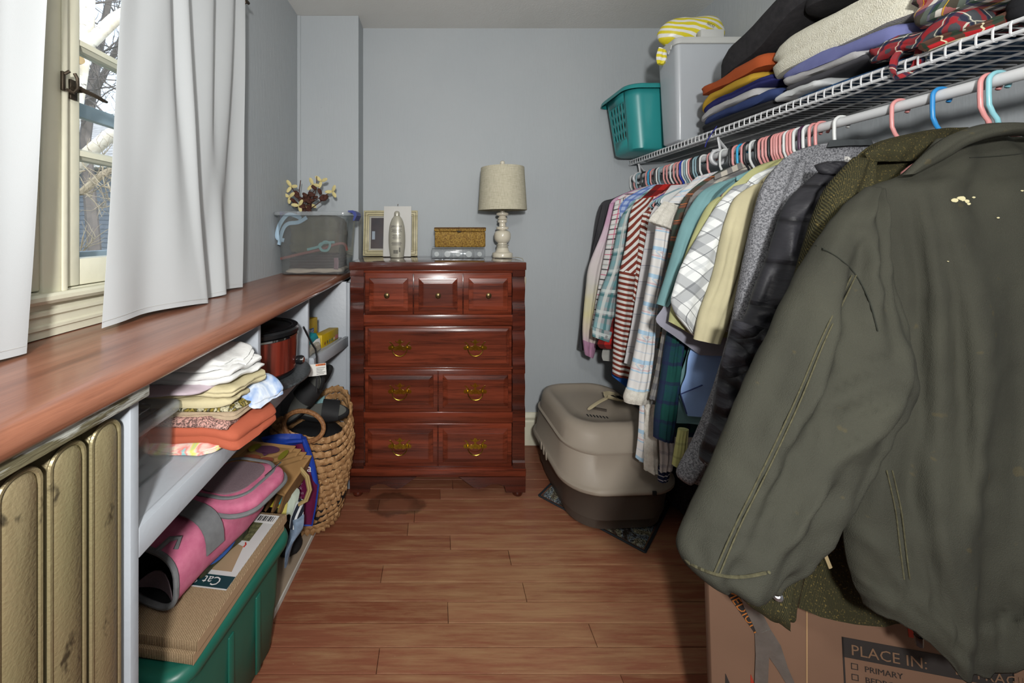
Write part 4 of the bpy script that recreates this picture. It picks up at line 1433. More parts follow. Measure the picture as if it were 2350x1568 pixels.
proto = hm.build('handle', M_brass, None, smooth=True, angle=35)
hmesh = proto.data
h0 = proto.location.copy()
bpy.data.objects.remove(proto)


def drawer(zy0, zy1, panels, handles, knobs, py0, py1, border):
    x0, x1 = cxx(196), cxx(1049)
    d_ = MB().box(x0, x1, 1.8795, 1.899, cz(zy1), cz(zy0), .004).build('drawer', M_cherry, chest)
    for a, b in panels:
        raised(MB(), cxx(a), cxx(b), cz(py1), cz(py0), 1.8797, .016 if border else .009, .0085).build('panel', M_cherry, d_, smooth=False)
    if len(panels) > 1:
        for (a, b), (c, e) in zip(panels, panels[1:]):
            mx = (cxx(b) + cxx(c)) / 2
            MB().box(mx - .0035, mx + .0035, 1.876, 1.880, cz(zy1) + .004, cz(zy0) - .004, .0015).build('groove_bead', M_cherry_v, d_)
    for hx, hz in handles:
        o = bpy.data.objects.new('handle', hmesh)
        C.objects.link(o)
        o.parent = d_
        o.location = V((hx, 1.8708, hz)) + h0 - origin_of(d_)
    for kx, kz in knobs:
        kb = [V((kx, 1.871 - dy, kz)) for dy in (0, .006, .009, .013, .018, .021, .0225)]
        MB().tube(kb, [.0085, .0055, .0065, .012, .0135, .010, .003], 16).build('knob', M_knob, d_)
    return d_


drawer(168, 412, [(220, 447), (508, 733), (798, 1026)], [], [(-.243, 1.0008), (.0053, 1.0008), (.250, 1.0008)], 198, 390, True)
drawer(478, 718, [(212, 1034)], [(-.1816, .743), (.1859, .743)], [], 487, 706, False)
drawer(730, 976, [(216, 594), (648, 1028)], [(-.1816, .530), (.1859, .530)], [], 758, 952, True)
drawer(1043, 1294, [(212, 592), (648, 1024)], [(-.1816, .263), (.1859, .263)], [], 1072, 1270, True)
MB().box(-.429, .435, 1.872, 2.33, cz(1347), cz(1301), .003).build('base_moulding', M_cherry, chest)
ap = [(108, 1347), (500, 1347), (478, 1362), (445, 1387), (412, 1411), (380, 1420), (345, 1412), (308, 1393), (270, 1391), (230, 1406), (222, 1441), (110, 1441)]
for sgn in (0, 1):
    pl = [(cxx(z) if not sgn else cxx(1237 - z), cz(zz)) for z, zz in ap]
    MB().prism(pl, (0, 1.876, 0), (1, 0, 0), (0, 0, 1), (0, 1, 0), .022).build('bracket_apron', M_cherry_v, chest, smooth=False)
MB().box(-.424, .43, 1.876, 1.88, cz(1352), cz(1346), .001).build('bead', M_cherry, chest)
for x in (-.395, .400):
    for y_ in (1.915, 2.295):
        MB().lathe([(.012, .001), (.024, .003), (.028, .014), (.027, .026), (.019, .032), (.019, .038), (.027, .043), (.028, .075)], (x, y_, 0), 20).build('bun_foot', M_cherry_v, chest)

# ------------------------------------------------------------------ things on the chest
ZT = 1.1618
M_bone = mat('cream_ceramic', 'c9c2b0', 0.25, 0.03, 8, spec=0.5, coat=0.3)
lampo = empty('table_lamp', (.375, 2.2, ZT), 'cream turned table lamp with linen drum shade on the chest', 'lamp')
lz = lambda zy: 1.489 - zy * .00044683
k = .00044683
prof = [(40, 729), (128, 729), (130, 722), (130, 678), (122, 668), (95, 660), (82, 640), (74, 610), (66, 585), (62, 560), (60, 545), (64, 540), (90, 520), (103, 490), (107, 455), (103, 420), (88, 395), (66, 384), (44, 380),
        (44, 374), (74, 370), (79, 352), (76, 338), (50, 332), (42, 326), (40, 300), (42, 285), (58, 280), (60, 262), (56, 250), (44, 246), (58, 240), (60, 225), (46, 212), (44, 200), (72, 190), (77, 178), (76, 162), (60, 152), (30, 150), (29, 118)]
MB().lathe([(r * k, lz(z) + (ZT - lz(729))) for r, z in prof], (.375, 2.2, 0), 40).build('base', M_bone, lampo)
s = NT('linen_shade').set(0.85, 0, 0.2)
co = s.coord()
f = s.math('ADD', s.noise(s.mapping(co, (300, 300, 30)), 1, 2), s.noise(s.mapping(co, (30, 30, 400)), 1, 2))
s.base(s.mix(s.step(f, 0.7, 1.3), lin('bfbaa6'), lin('a49f8b')))
s.bump(f, 0.2, 0.002)
sh = MB().lathe([(.1375, 1.432), (.1378, 1.436), (.1225, 1.674), (.1222, 1.676), (.1205, 1.676), (.121, 1.672), (.1360, 1.436), (.136, 1.432)], (.375, 2.2, 0), 56, cap0=False, cap1=False)
n_ = 56
b_ = len(sh.v)
sh.f += [(7 * n_ + j, 7 * n_ + (j + 1) % n_, (j + 1) % n_, j) for j in range(n_)]
sh.build('lamp_shade', s.m, lampo)
m = MB().tube([(.375, 2.2, 1.435), (.375, 2.2, 1.676)], .006, 8)
for q in range(3):
    a = 2 * PI * q / 3
    m.tube([(.375, 2.2, 1.668), (.375 + .120 * math.cos(a), 2.2 + .120 * math.sin(a), 1.668)], .002, 6)
m.build('spider', M_brass, lampo)
MB().lathe([(.004, 1.672), (.009, 1.680), (.006, 1.686), (.012, 1.694), (.0145, 1.703), (.012, 1.712), (.004, 1.717)], (.375, 2.2, 0), 16).build('finial', M_bone, lampo)
cord = [V((.375 + (.034 - .004 * q / 40 + .005 * math.sin(q * .9)) * math.cos(q * .55), 2.2 + .034 * math.sin(q * .55), ZT + .052 + .030 * q / 40)) for q in range(40)]
MB().tube(cord, .0022, 6).build('wound_cord', mat('pale_cord', 'a39f8f', 0.5), lampo)
MB().tube([V((.325, 2.155, ZT + .003)), V((.345, 2.135, ZT + .003)), V((.40, 2.135, ZT + .003)), V((.44, 2.16, ZT + .003)), V((.452, 2.13, ZT + .004)), V((.470, 2.11, ZT)), V((.480, 2.10, ZT - .03)), V((.482, 2.10, ZT - .075)), V((.480, 2.10, ZT - .10))], .0022, 6).build('cord', mat('pale_cord', 'a39f8f', 0.5), lampo)
MB().tube([V((.480, 2.10, ZT - .10)), V((.480, 2.10, ZT - .115)), V((.481, 2.10, ZT - .138))], [.005, .0085, .007], 8).tube([V((.478, 2.096, ZT - .137)), V((.478, 2.096, ZT - .152))], .0014, 6).tube([V((.484, 2.104, ZT - .137)), V((.484, 2.104, ZT - .152))], .0014, 6).build('plug', mat('pale_plug', 'b3ad9a', 0.4), lampo)

# picture frame leaning on the wall
M_frame = mat('cream_gold_frame', 'b9b08d', 0.4, 0.1, 30, 0.2, 80)
M_line = mat('dark_frame_line', '3a332a', 0.6)
fr = empty('picture_frame', (-.283, 2.32, ZT), 'cream and gold picture frame behind the blank white canvas', 'picture frame')
lean = V((0, .035, .275))
o, R_, U_ = V((-.446, 2.315, ZT)), V((1, 0, 0)), lean.normalized()
N_ = R_.cross(U_)
W_, H_ = .328, .277
for (u0, u1, v0, v1) in ((0, W_, 0, .034), (0, W_, H_ - .034, H_), (0, .034, .034, H_ - .034), (W_ - .034, W_, .034, H_ - .034)):
    MB().obox(o + R_ * u0 + U_ * v0, R_ * (u1 - u0), N_ * .014, U_ * (v1 - v0), .002).build('moulding', M_frame, fr)
    pass
for ins in (.011, .025):
    pth = [o + R_ * a + U_ * b + N_ * .0145 for a, b in ((ins, ins), (W_ - ins, ins), (W_ - ins, H_ - ins), (ins, H_ - ins), (ins, ins))]
    for a, b in zip(pth, pth[1:]):
        MB().tube([a, b], .0012, 6).build('line_inlay', M_line, fr)
MB().obox(o + R_ * .03 + U_ * .03 + N_ * .002, R_ * (W_ - .06), N_ * .003, U_ * (H_ - .06)).build('mat_board', mat('pale_mat', 'a4a29a', 0.7), fr, smooth=False)
MB().obox(o + R_ * .045 + U_ * .045 + N_ * .0055, R_ * (W_ - .09), N_ * .001, U_ * (H_ - .09)).build('photo', mat('dark_photo_print', '3a2a2a', 0.4, 0.5, 9, c2='1a1c26'), fr, smooth=False)
MB().obox(o + R_ * .052 + U_ * .10 + N_ * .0068, R_ * .018, N_ * .0006, U_ * .05).build('photo_detail', mat('photo_light', '8f9aa6', 0.5), fr, smooth=False)
# blank canvas
o = V((-.316, 2.252, ZT + .0005))
U_ = V((0, .045, .298)).normalized()
cv = empty('blank_canvas', (-.233, 2.26, ZT), 'blank white canvas board leaning behind the lotion bottle', 'canvas')
MB().obox(o, (.163, 0, 0), R_.cross(U_) * .012, U_ * .3, .001).build('board', mat('white_canvas', 'c4c3bf', 0.8, 0.02), cv)
MB().tube([o + V((.085, .008, .298)), o + V((.085, .008, .307)), o + V((.088, .008, .309))], .002, 6).build('hanger_ring', M_knob, cv)
# lotion bottle
bt = empty('lotion_bottle', (-.229, 2.19, ZT), 'pearl lotion bottle with printed back label in front of the canvas', 'bottle')
M_pearl = mat('pearl_plastic', 'a8a597', 0.28, 0.03, 6, metal=0.25, spec=0.6)
bk_ = .000445
prof = [(70, 730), (84, 728), (87, 715), (95, 660), (103, 600), (107, 520), (107, 450), (103, 390), (96, 330), (84, 280), (66, 235), (44, 205), (38, 196)]
bz = lambda zy: ZT + (730 - zy) * bk_
brad = [(r * bk_, bz(z)) for r, z in prof]
MB().lathe(brad, (-.229, 2.19, 0), 40, 1, .6).build('body', M_pearl, bt)
MB().lathe([(37 * bk_, bz(196)), (37 * bk_, bz(165)), (31 * bk_, bz(145)), (20 * bk_, bz(136)), (6 * bk_, bz(133))], (-.229, 2.19, 0), 24, 1, .85).build('cap', M_pearl, bt)


def r_at(z):
    for (r0, z0), (r1, z1) in zip(brad, brad[1:]):
        if z0 <= z <= z1:
            return r0 + (r1 - r0) * (z - z0) / max(z1 - z0, 1e-9)
    return brad[-1][0]


def wrap(ob):
    if ob is None:
        return
    o0 = origin_of(bt)
    for v in ob.data.vertices:
        p = v.co + o0
        r = r_at(p.z)
        dx = max(-.98, min(.98, (p.x + .229) / r))
        p.y = 2.19 - .6 * r * math.sqrt(1 - dx * dx) - .0006
        v.co = p - o0


M_sil = mat('grey_label_print', '63615c', 0.5)
wrap(text('brand_word', 'JERGENS', (-.229, 2.1, bz(343)), (1, 0, 0), (0, 0, 1), .0155, mat('dark_navy_print', '2c2c3a', 0.5), bt, align='CENTER'))


def lab(x0, x1, z0, z1, material=M_sil, nm='print_line'):
    n = 6
    m = MB()
    m.grid([[V((-.229 + x0 + (x1 - x0) * j / n, 2.1, z)) for j in range(n + 1)] for z in (z0, z1)])
    o_ = m.build(nm, material, bt, smooth=False)
    wrap(o_)


for q, zy in enumerate((365, 378, 388, 398, 408, 435, 446, 456, 466, 478, 490, 535, 545, 555, 565)):
    ww = .030 - .006 * ((q * 5) % 3) / 2 - (.006 if 400 < zy < 500 else 0)
    lab(-ww, ww, bz(zy + 4), bz(zy - 1))
for q in range(11):
    lab(-.018 + q * .0026, -.018 + q * .0026 + .0012 + .0006 * (q % 2), bz(678), bz(632), M_ink, 'bar')
for q in range(4):
    lab(.014, .021, bz(612 + q * 15), bz(602 + q * 15), M_ink, 'lot_mark')
lab(-.012, .012, bz(355), bz(353), M_sil)
# clear organiser and woven box
og = empty('organizer_case', (.12, 2.2, ZT), 'clear divided organizer case under the woven box', 'case')
MB().box(-.031, .268, 2.13, 2.27, ZT + .0005, ZT + .052, .006).build('case', M_plastic2, og)
MB().box(-.029, .266, 2.132, 2.268, ZT + .053, ZT + .0605, .004).build('case_lid', M_plastic2, og)
for q in range(1, 5):
    MB().box(-.031 + q * .06, -.029 + q * .06, 2.132, 2.268, ZT + .003, ZT + .05).build('divider', M_plastic2, og, smooth=False)
M_bead = mat('white_beads', 'c9c9c6', 0.3, 0.05)
for q in range(5):
    MB().tube([(-.002 + q * .06, 2.145, ZT + .022), (-.002 + q * .06, 2.152, ZT + .022)], .013 if q % 2 == 0 else .017, 16).build('spool', M_bead, og)
s = NT('herringbone_straw').set(0.7, 0, 0.3)
uvx = s.coord()
x, y, z = s.sep(uvx)
t = s.math('ADD', x, y)
zig = s.math('ABSOLUTE', s.math('SUBTRACT', s.math('FRACT', s.math('MULTIPLY', t, 18)), .5))
v = s.math('FRACT', s.math('ADD', s.math('MULTIPLY', z, 110), s.math('MULTIPLY', zig, 6)))
n_ = s.noise(uvx, 120, 2)
col = s.mix(s.step(n_, .35, .65), lin('a5853f'), lin('6f5022'))
s.base(s.mix(s.math('MULTIPLY', s.math('LESS_THAN', v, .28), .6), col, lin('4a3316')))
s.bump(v, .4, .003)
wb = empty('woven_box', (.13, 2.2, ZT + .062), 'herringbone woven straw box with toggle on the organizer case', 'box')
MB().box(-.012, .270, 2.135, 2.27, ZT + .0615, ZT + .148, .006).build('body', s.m, wb)
MB().box(-.016, .272, 2.131, 2.273, ZT + .148, ZT + .172, .005).build('box_lid', s.m, wb)
MB().tube([V((-.016, 2.130, ZT + .168)), V((.272, 2.130, ZT + .168))], .003, 6).build('rim', mat('brown_binding', '4e3520', 0.7), wb)
MB().tube([V((.122, 2.150, ZT + .174)), V((.122, 2.128, ZT + .172)), V((.122, 2.126, ZT + .150))], .0016, 6).build('toggle_cord', mat('brown_binding', '4e3520', 0.7), wb)
MB().tube([V((.110, 2.1265, ZT + .150)), V((.121, 2.1245, ZT + .148)), V((.133, 2.1265, ZT + .147))], [.003, .0055, .003], 10).build('toggle', mat('dark_toggle', '2c241c', 0.5), wb)

# ------------------------------------------------------------------ clear bin with belts at the end of the counter
cb = empty('storage_bin', (-.62, 2.0, 1.0955), 'large clear bin of belts and straps with blue latches on the counter end', 'storage bin')
cxb, cyb = -.617, 1.995
rg = []
for wv, dv, z in ((.300, .20, 1.0955), (.312, .215, 1.101), (.345, .245, 1.385), (.368, .262, 1.387), (.368, .262, 1.394), (.341, .241, 1.394), (.310, .212, 1.104), (.2, .1, 1.104)):
    rg.append([V((*p, z)) for p in rrect(cxb, cyb, wv, dv, .03, 0, 6)])
MB().rings(rg).build('body', M_plastic, cb)
lid(cb, cxb, cyb, .374, .270, 1.409, .018, .035, M_plastic2)
M_bluel = mat('navy_latch_plastic', '27367a', 0.4, 0.05)
for sgn in (-1, 1):
    xx = cxb + sgn * .188
    if sgn < 0:
        MB().box(XL + .002, XL + .012, 1.96, 2.04, 1.36, 1.414, .003).build('latch', M_bluel, cb)
    else:
        MB().tube([V((xx - .015, 1.945, 1.412)), V((xx + .012, 1.945, 1.410)), V((xx + .024, 1.945, 1.395)), V((xx + .018, 1.945, 1.372))], .010, 8, False, (.6, 1)).build('latch', M_bluel, cb)
        MB().prism([(-.014, .005), (.010, .006), (.026, -.004), (.030, -.02), (.018, -.045), (.010, -.045), (.016, -.02), (.006, -.006), (-.014, -.006)], (xx, 1.905, 1.410), (1, 0, 0), (0, 0, 1), (0, 1, 0), .11).build('latch_bar', M_bluel, cb, smooth=False)


def strap(name, label, pts, wdt, material, th=.0025, group='belts and straps in the clear bin', ctg='strap', up=(0, -1, 0)):
    return MB().tube(spl([tuple(p) for p in pts], 30), wdt / 2, 8, False, (1, th / (wdt / 2)), up=(0, 0, 1)).build(name, material, None, label=label, cat=ctg, group=group)


M_olive = mat('olive_canvas', '5a5644', 0.9, 0.2, 14, 0.5, 30, 0.006)
bag = soft_slab([(-.745, 1.925), (-.49, 1.925), (-.48, 2.07), (-.75, 2.07)], 1.20, .165, 3, wob=.10, seed=61, puff=.02)
bag.build('canvas_bag', M_olive, None, label='crumpled olive canvas bag inside the clear bin', cat='bag')
folded('belt_roll', 'dark brown coiled belts at mid height in the clear bin', 'belts', mat('dark_belt_leather', '33292a', 0.5, 0.3, 30, 0.3, 60), [(-.745, 1.915), (-.485, 1.915), (-.485, 2.07), (-.745, 2.07)], 1.127, .07, layers=5, wob=.02, seed=62)
folded('cream_cloth', 'cream cloth along the bottom of the clear bin', 'cloth', mat('cream_cloth', 'b8a898', 0.9, 0.05, 20, 0.4, 40, 0.004), [(-.755, 1.905), (-.475, 1.905), (-.475, 2.07), (-.755, 2.07)], 1.105, .02, layers=1, wob=.06, seed=63)
D = 1.905
strap('fabric_belt', 'pale blue webbing belt looped against the bin front', [P(652, 552, D), P(636, 545, D), P(640, 520, D), P(652, 500, D), P(664, 492, D + .01), P(682, 497, D + .01), P(690, 502, D)], .020, mat('pale_blue_webbing', '9fb8cb', 0.7))
strap('fabric_belt', 'second pale blue webbing strap end beside the first', [P(640, 562, D), P(648, 530, D - .003), P(660, 514, D - .003), P(685, 510, D - .003), P(704, 499, D)], .020, mat('pale_blue_webbing', '9fb8cb', 0.7))
strap('leather_belt', 'reddish brown belt slanting across the bin front', [P(644, 594, D - .004), P(690, 583, D - .004), P(735, 573, D - .004), P(770, 561, D), P(790, 560, D + .01), P(796, 575, D + .02)], .013, mat('red_brown_leather', '7c4a44', 0.5, 0.1))
strap('fabric_belt', 'teal webbing strap knotted in the middle of the bin', [P(705, 573, D - .006), P(732, 566, D - .007), P(745, 555, D - .007), P(757, 560, D - .01), P(752, 574, D - .01), P(738, 574, D - .009), P(735, 560, D - .006), P(768, 556, D - .004)], .013, mat('teal_webbing', '6f9a99', 0.7))
strap('leather_belt', 'dull pink belt end hanging low in the bin', [P(771, 592, D - .003), P(772, 605, D - .003), P(771, 618, D - .003)], .022, mat('dull_pink_leather', '80606a', 0.6))
# artificial flower spray on the lid
fl = empty('flower_spray', (-.66, 2.06, 1.411), 'spray of artificial cream flowers with brown stems on the clear bin lid', 'flowers')
M_stem = mat('brown_wrapped_stem', '4c2a20', 0.8, 0.2, 60)
M_petal = mat('cream_petal', 'c8bb84', 0.7, 0.06, 40)
fr_ = random.Random(5)


def ellipsoid(c, a, b, cvec, n=10):
    m = MB()
    c, a, b, cvec = V(c), V(a), V(b), V(cvec)
    rg = []
    for i in range(7):
        t = PI * i / 6
        rg.append([c + cvec * math.cos(t) + (a * math.cos(2 * PI * j / n) + b * math.sin(2 * PI * j / n)) * (math.sin(t) + .02) for j in range(n)])
    return m.rings(rg)


root_ = V((-.735, 2.03, 1.411))
tips = [((668, 428), True), ((690, 414), False), ((727, 405), False), ((737, 416), True), ((763, 440), True), ((718, 424), True), ((664, 452), True), ((703, 450), False), ((752, 448), False), ((686, 472), True), ((712, 470), True), ((680, 438), False), ((712, 440), False)]
for i, ((px, py), cream) in enumerate(tips):
    tip = P(px, py, 2.06 + .02 * math.sin(i * 2))
    b0 = P(695 + (i % 4) * 5, 478, 2.06)
    b0.z = 1.4105
    midp = (b0 + tip) / 2 + V((fr_.uniform(-.02, .02), .0, fr_.uniform(-.01, .015)))
    MB().tube(spl([tuple(b0), tuple(midp), tuple(tip)], 9), .0022, 6).build('stem', M_stem, fl)
    if cream:
        for q in range(3):
            a = 2.1 * q + i * .8
            dv = V((math.cos(a), -.25, math.sin(a))).normalized()
            sv = dv.cross(V((0, 1, 0))).normalized()
            ellipsoid(tip + dv * .020, sv * .0095, V((0, .003, 0)), dv * .020).build('petal', M_petal, fl)
    for q in range(3 if not cream else 2):
        t = fr_.uniform(.35, 1.0 if not cream else .8)
        pc = b0.lerp(tip, t) + V((fr_.uniform(-.012, .012), fr_.uniform(-.008, .008), fr_.uniform(-.006, .006)))
        dv = V((fr_.uniform(-1, 1), fr_.uniform(-.4, .4), fr_.uniform(-.3, 1))).normalized()
        sv = dv.orthogonal().normalized()
        ellipsoid(pc, sv * .011, sv.cross(dv) * .008, dv * .019).build('brown_leaf', M_stem, fl)


# ================================================================== RIGHT SIDE: wire shelf, rod, hangers
M_wire = mat('white_wire_coating', 'c3c5c7', 0.35, 0.02, spec=0.5)
SX, SZ, LZ = 1.180, 1.7415, 1.7165
ws = empty('wire_shelf', (1.33, 1.4, SZ), 'white coated wire closet shelf along the right wall', 'shelf')
MB().tube([(SX, .42, SZ), (SX, 2.345, SZ)], .0046, 8).build('front_wire', M_wire, ws)
MB().tube([(SX - .002, .42, LZ), (SX - .002, 2.345, LZ)], .0046, 8).build('lip_wire', M_wire, ws)
for x in (1.28, 1.385, 1.488):
    MB().tube([(x, .42, SZ - .006), (x, 2.345, SZ - .006)], .0032, 6).build('long_wire', M_wire, ws)
wm = MB().tube([(1.490, 0, SZ), (1.30, 0, SZ), (SX + .004, 0, SZ + .002), (SX - .003, 0, SZ + .002), (SX - .006, 0, SZ - .004), (SX - .0065, 0, LZ + .004), (SX - .004, 0, LZ - .003), (SX + .003, 0, LZ - .003)], .0021, 6)
w0 = wm.build('cross_wire', M_wire, None)
wmesh, wl0 = w0.data, w0.location.copy()
bpy.data.objects.remove(w0)
for i in range(76):
    o = bpy.data.objects.new('cross_wire', wmesh)
    C.objects.link(o)
    o.parent = ws
    o.location = wl0 + V((0, .432 + i * .0252, 0)) - ws.location
for yy in (.62, 1.655, 2.30):
    b = MB()
    b.tube([(SX + .012, yy, LZ + .018), (1.30, yy, 1.60), (1.494, yy, 1.43)], .010, 8, False, (1.0, .35), up=(0, 1, 0))
    b.build('brace', M_wire, ws)
    MB().tube([(SX + .02, yy - .016, LZ + .010), (SX + .03, yy - .016, 1.665), (1.2 - .022, yy - .016, 1.655)], .006, 8, False, (1, .5)).build('rod_drop', M_wire, ws)
    ringp = [V((1.2 + .030 * math.cos(2 * PI * q / 24), yy - .016, 1.628 + .030 * math.sin(2 * PI * q / 24))) for q in range(24)]
    MB().tube(ringp, .0085, 8, True, (1, .8), up=(0, 1, 0)).build('rod_ring', M_wire, ws)
RX, RZ, RR = 1.2, 1.6366, .0135
MB().tube([(RX, .40, RZ), (RX, 2.355, RZ)], RR, 20).build('closet_rod', M_wire, None, label='white round closet rod under the wire shelf', cat='closet rod')

# hangers
HC = {'pink': ('c98a88', 'pink'), 'white': ('c9cccb', 'white'), 'black': ('1e1f22', 'black'), 'steel': ('7d9aa3', 'grey teal'), 'sky': ('1f97c4', 'sky blue'),
      'purple': ('40243f', 'dark purple'), 'navy': ('2337a0', 'royal blue'), 'blue': ('2e7fbb', 'bright blue'), 'aqua': ('7fb4bd', 'pale aqua')}
hook = []
for q in range(15):
    t = math.radians(-38 + q * (218 / 14))
    hook.append((.0205 * math.cos(t), 0, .0205 * math.sin(t) - .0025))
hook += [(-.0208, 0, -.030), (-.0200, 0, -.052), (-.0125, 0, -.070), (-.004, 0, -.082), (0, 0, -.098)]
frame = [(0, 0, -.096), (-.03, 0, -.106), (-.09, 0, -.138), (-.165, 0, -.182), (-.182, 0, -.196), (-.184, 0, -.204), (-.176, 0, -.210), (0, 0, -.212), (.176, 0, -.210), (.184, 0, -.204), (.182, 0, -.196), (.165, 0, -.182), (.09, 0, -.138), (.03, 0, -.106)]
hm1 = MB().tube(hook, .0043, 8)
hm2 = MB().tube(frame, .0042, 6, True)
hang_mesh = {}
WHERE = [(.88, 'holding the army green jacket'), (.95, 'with nothing but the rod showing behind the army green jacket'), (1.05, 'holding the olive brown tweed coat'), (1.15, 'holding the heather grey fleece coat'),
         (1.30, 'above the khaki and white plaid shirts'), (1.43, 'above the sage and dusty teal shirts'), (1.56, 'above the grey check and brown plaid flannels'), (1.74, 'by the round rod bracket'),
         (1.97, 'above the striped dress'), (9, 'near the back wall above the far plaid shirts')]


def hanger(x, colour, rz=0.0, xoff=.021):
    d = (RX - xoff) * F / (x - CX)
    if colour not in hang_mesh:
        hx, nm = HC[colour]
        mt = mat('hanger_' + colour, hx, 0.3, 0.03, spec=0.5)
        ms = []
        for nm_, mm in (('hook', hm1), ('frame', hm2)):
            me = bpy.data.meshes.new(nm_ + '_' + colour)
            me.from_pydata([tuple(p) for p in mm.v], [], mm.f)
            me.polygons.foreach_set('use_smooth', [True] * len(me.polygons))
            me.materials.append(mt)
            ms.append((nm_, me))
        hang_mesh[colour] = ms
    nm = HC[colour][1]
    where = next(t_ for lim, t_ in WHERE if d < lim)
    root = empty('clothes_hanger', (RX, d, RZ + RR - .0142), nm + ' plastic hanger ' + where, 'hanger', nm + ' hangers ' + where)
    root.rotation_euler = (0, 0, rz)
    for nm_, me in hang_mesh[colour]:
        o = bpy.data.objects.new(nm_, me)
        C.objects.link(o)
        o.parent = root
    return root


hr = random.Random(4)
HL = [(2250, 'pink'), (2270, 'aqua'), (2140, 'blue'), (2047, 'pink'), (1915, 'white'), (1871, 'pink'), (1856, 'pink'), (1842, 'white'), (1833, 'purple'), (1821, 'white'), (1813, 'pink'), (1806, 'pink'), (1799, 'white'),
      (1790, 'pink'), (1782, 'pink'), (1776, 'pink'), (1770, 'pink'), (1763, 'black'), (1757, 'pink'), (1750, 'pink'), (1741, 'pink'), (1733, 'black'), (1720, 'white'), (1707, 'black'), (1701, 'pink'), (1692, 'sky'), (1681, 'pink'), (1673, 'black'),
      (1652, 'white'), (1624, 'pink'), (1606, 'white'), (1601, 'black'), (1596, 'steel'), (1590, 'steel'), (1585, 'black'), (1580, 'pink'), (1575, 'white'), (1570, 'steel'), (1565, 'white'), (1560, 'navy'), (1554, 'pink'), (1546, 'pink'), (1538, 'white'),
      (1530, 'pink'), (1523, 'pink'), (1512, 'steel'), (1506, 'white'), (1502, 'black'), (1493, 'pink'), (1487, 'sky'), (1482, 'pink'), (1471, 'black'), (1460, 'steel'), (1455, 'pink'), (1446, 'white')]
pad = []
for sg_ in (-1, 1):
    pm = MB()
    o_ = V((sg_ * .150, -.004, -.168))
    R_, U_ = V((sg_ * .87, 0, -.49)), V((sg_ * .49, 0, .87))
    shp = [(-.075, .008), (-.03, .012), (.02, .017), (.045, .012), (.056, 0), (.052, -.016), (.038, -.026), (.015, -.028), (-.002, -.020), (-.006, -.008), (-.03, -.002), (-.075, -.004)]
    pm.prism(shp, o_, R_, U_, (0, 1, 0), .008)
    pad.append(pm)
for x, c in HL:
    h_ = hanger(x, c, hr.uniform(-.06, .06))
    if x in (1596, 1590, 1606, 1652):
        for pm in pad:
            me = bpy.data.meshes.new('shoulder_paddle')
            me.from_pydata([tuple(p) for p in pm.v], [], pm.f)
            me.materials.append(MATS['hanger_' + c])
            o_ = bpy.data.objects.new('shoulder_paddle', me)
            C.objects.link(o_)
            o_.parent = h_
            md = o_.modifiers.new('bevel', 'BEVEL')
            md.width, md.segments = .0025, 2

# ================================================================== hanging clothes
HG = 'clothes hanging on the closet rod'


def fabric(name, a, var=.06, sc=14, bump=.3, bs=500, bd=.001, c2=None, k=1.0, rough=.9, sheen=0):
    return mat(name, a, rough, var, sc, bump, bs, bd, c2=c2, k=k, sheen=sheen, spec=.25)


def body(left, d0, d1, t0, t1, cx=1.2, top=.05):
    """rows of a whole garment from its traced left edge, mirrored about the hanger"""
    y0, y1 = left[0][1], left[-1][1]
    rows = []
    for i, (x, y) in enumerate(left):
        f = (y - y0) / max(1, y1 - y0)
        d = d0 + (d1 - d0) * f
        xl = (x - CX) / F * d
        xr = min(2 * cx - xl, 1.455)
        rows.append((x, y, CX + xr * F / d, y + (0 if i else -2), d, t0 + (t1 - t0) * f))
    return rows


def crease(m, lines, gain=1.0):
    """press fold lines (pixel polylines) into a soft body: amp > 0 sinks a valley, amp < 0 raises a ridge"""
    for i, p in enumerate(m.v):
        if p.y < .1:
            continue
        x, y = CX + p.x / p.y * F, CY - (p.z - CZ) / p.y * F
        dd = 0
        for pts, amp, wd in lines:
            wd *= 1.25
            best, tt = 1e9, 0
            L = len(pts) - 1
            for k, ((ax, ay), (bx_, by_)) in enumerate(zip(pts, pts[1:])):
                vx, vy = bx_ - ax, by_ - ay
                t_ = max(0, min(1, ((x - ax) * vx + (y - ay) * vy) / (vx * vx + vy * vy)))
                e = (x - ax - t_ * vx) ** 2 + (y - ay - t_ * vy) ** 2
                if e < best:
                    best, tt = e, (k + t_) / L
            if best < 9 * wd * wd:
                dd += amp * math.exp(-best / (wd * wd)) * (.35 + .65 * math.sin(PI * min(1, max(0, tt * .9 + .05))))
        if dd:
            m.v[i] = p + (p - V((0, 0, CZ))).normalized() * dd * gain


def garment(name, label, ctg, parts, group=HG):
    """parts: (part name, rows, material, loft options)"""
    r0 = parts[0][1][-1]
    base = P(r0[0] + 30, r0[1], r0[4])
    root = empty(name, base, label, ctg, group)
    for nm, rows, mt, kw in parts:
        kw = dict(kw)
        cr = kw.pop('cr', None)
        mm = loft(rows, **kw)
        if cr:
            crease(mm, cr)
        mm.build(nm, mt, root, angle=70)
    return root


def kwf(amp=.008, ku=6, kv=1.2, seed=0, nr=34, nc=18, **k):
    return dict(fold=(amp, ku, kv), seed=seed, nr=nr, nc=nc, **k)


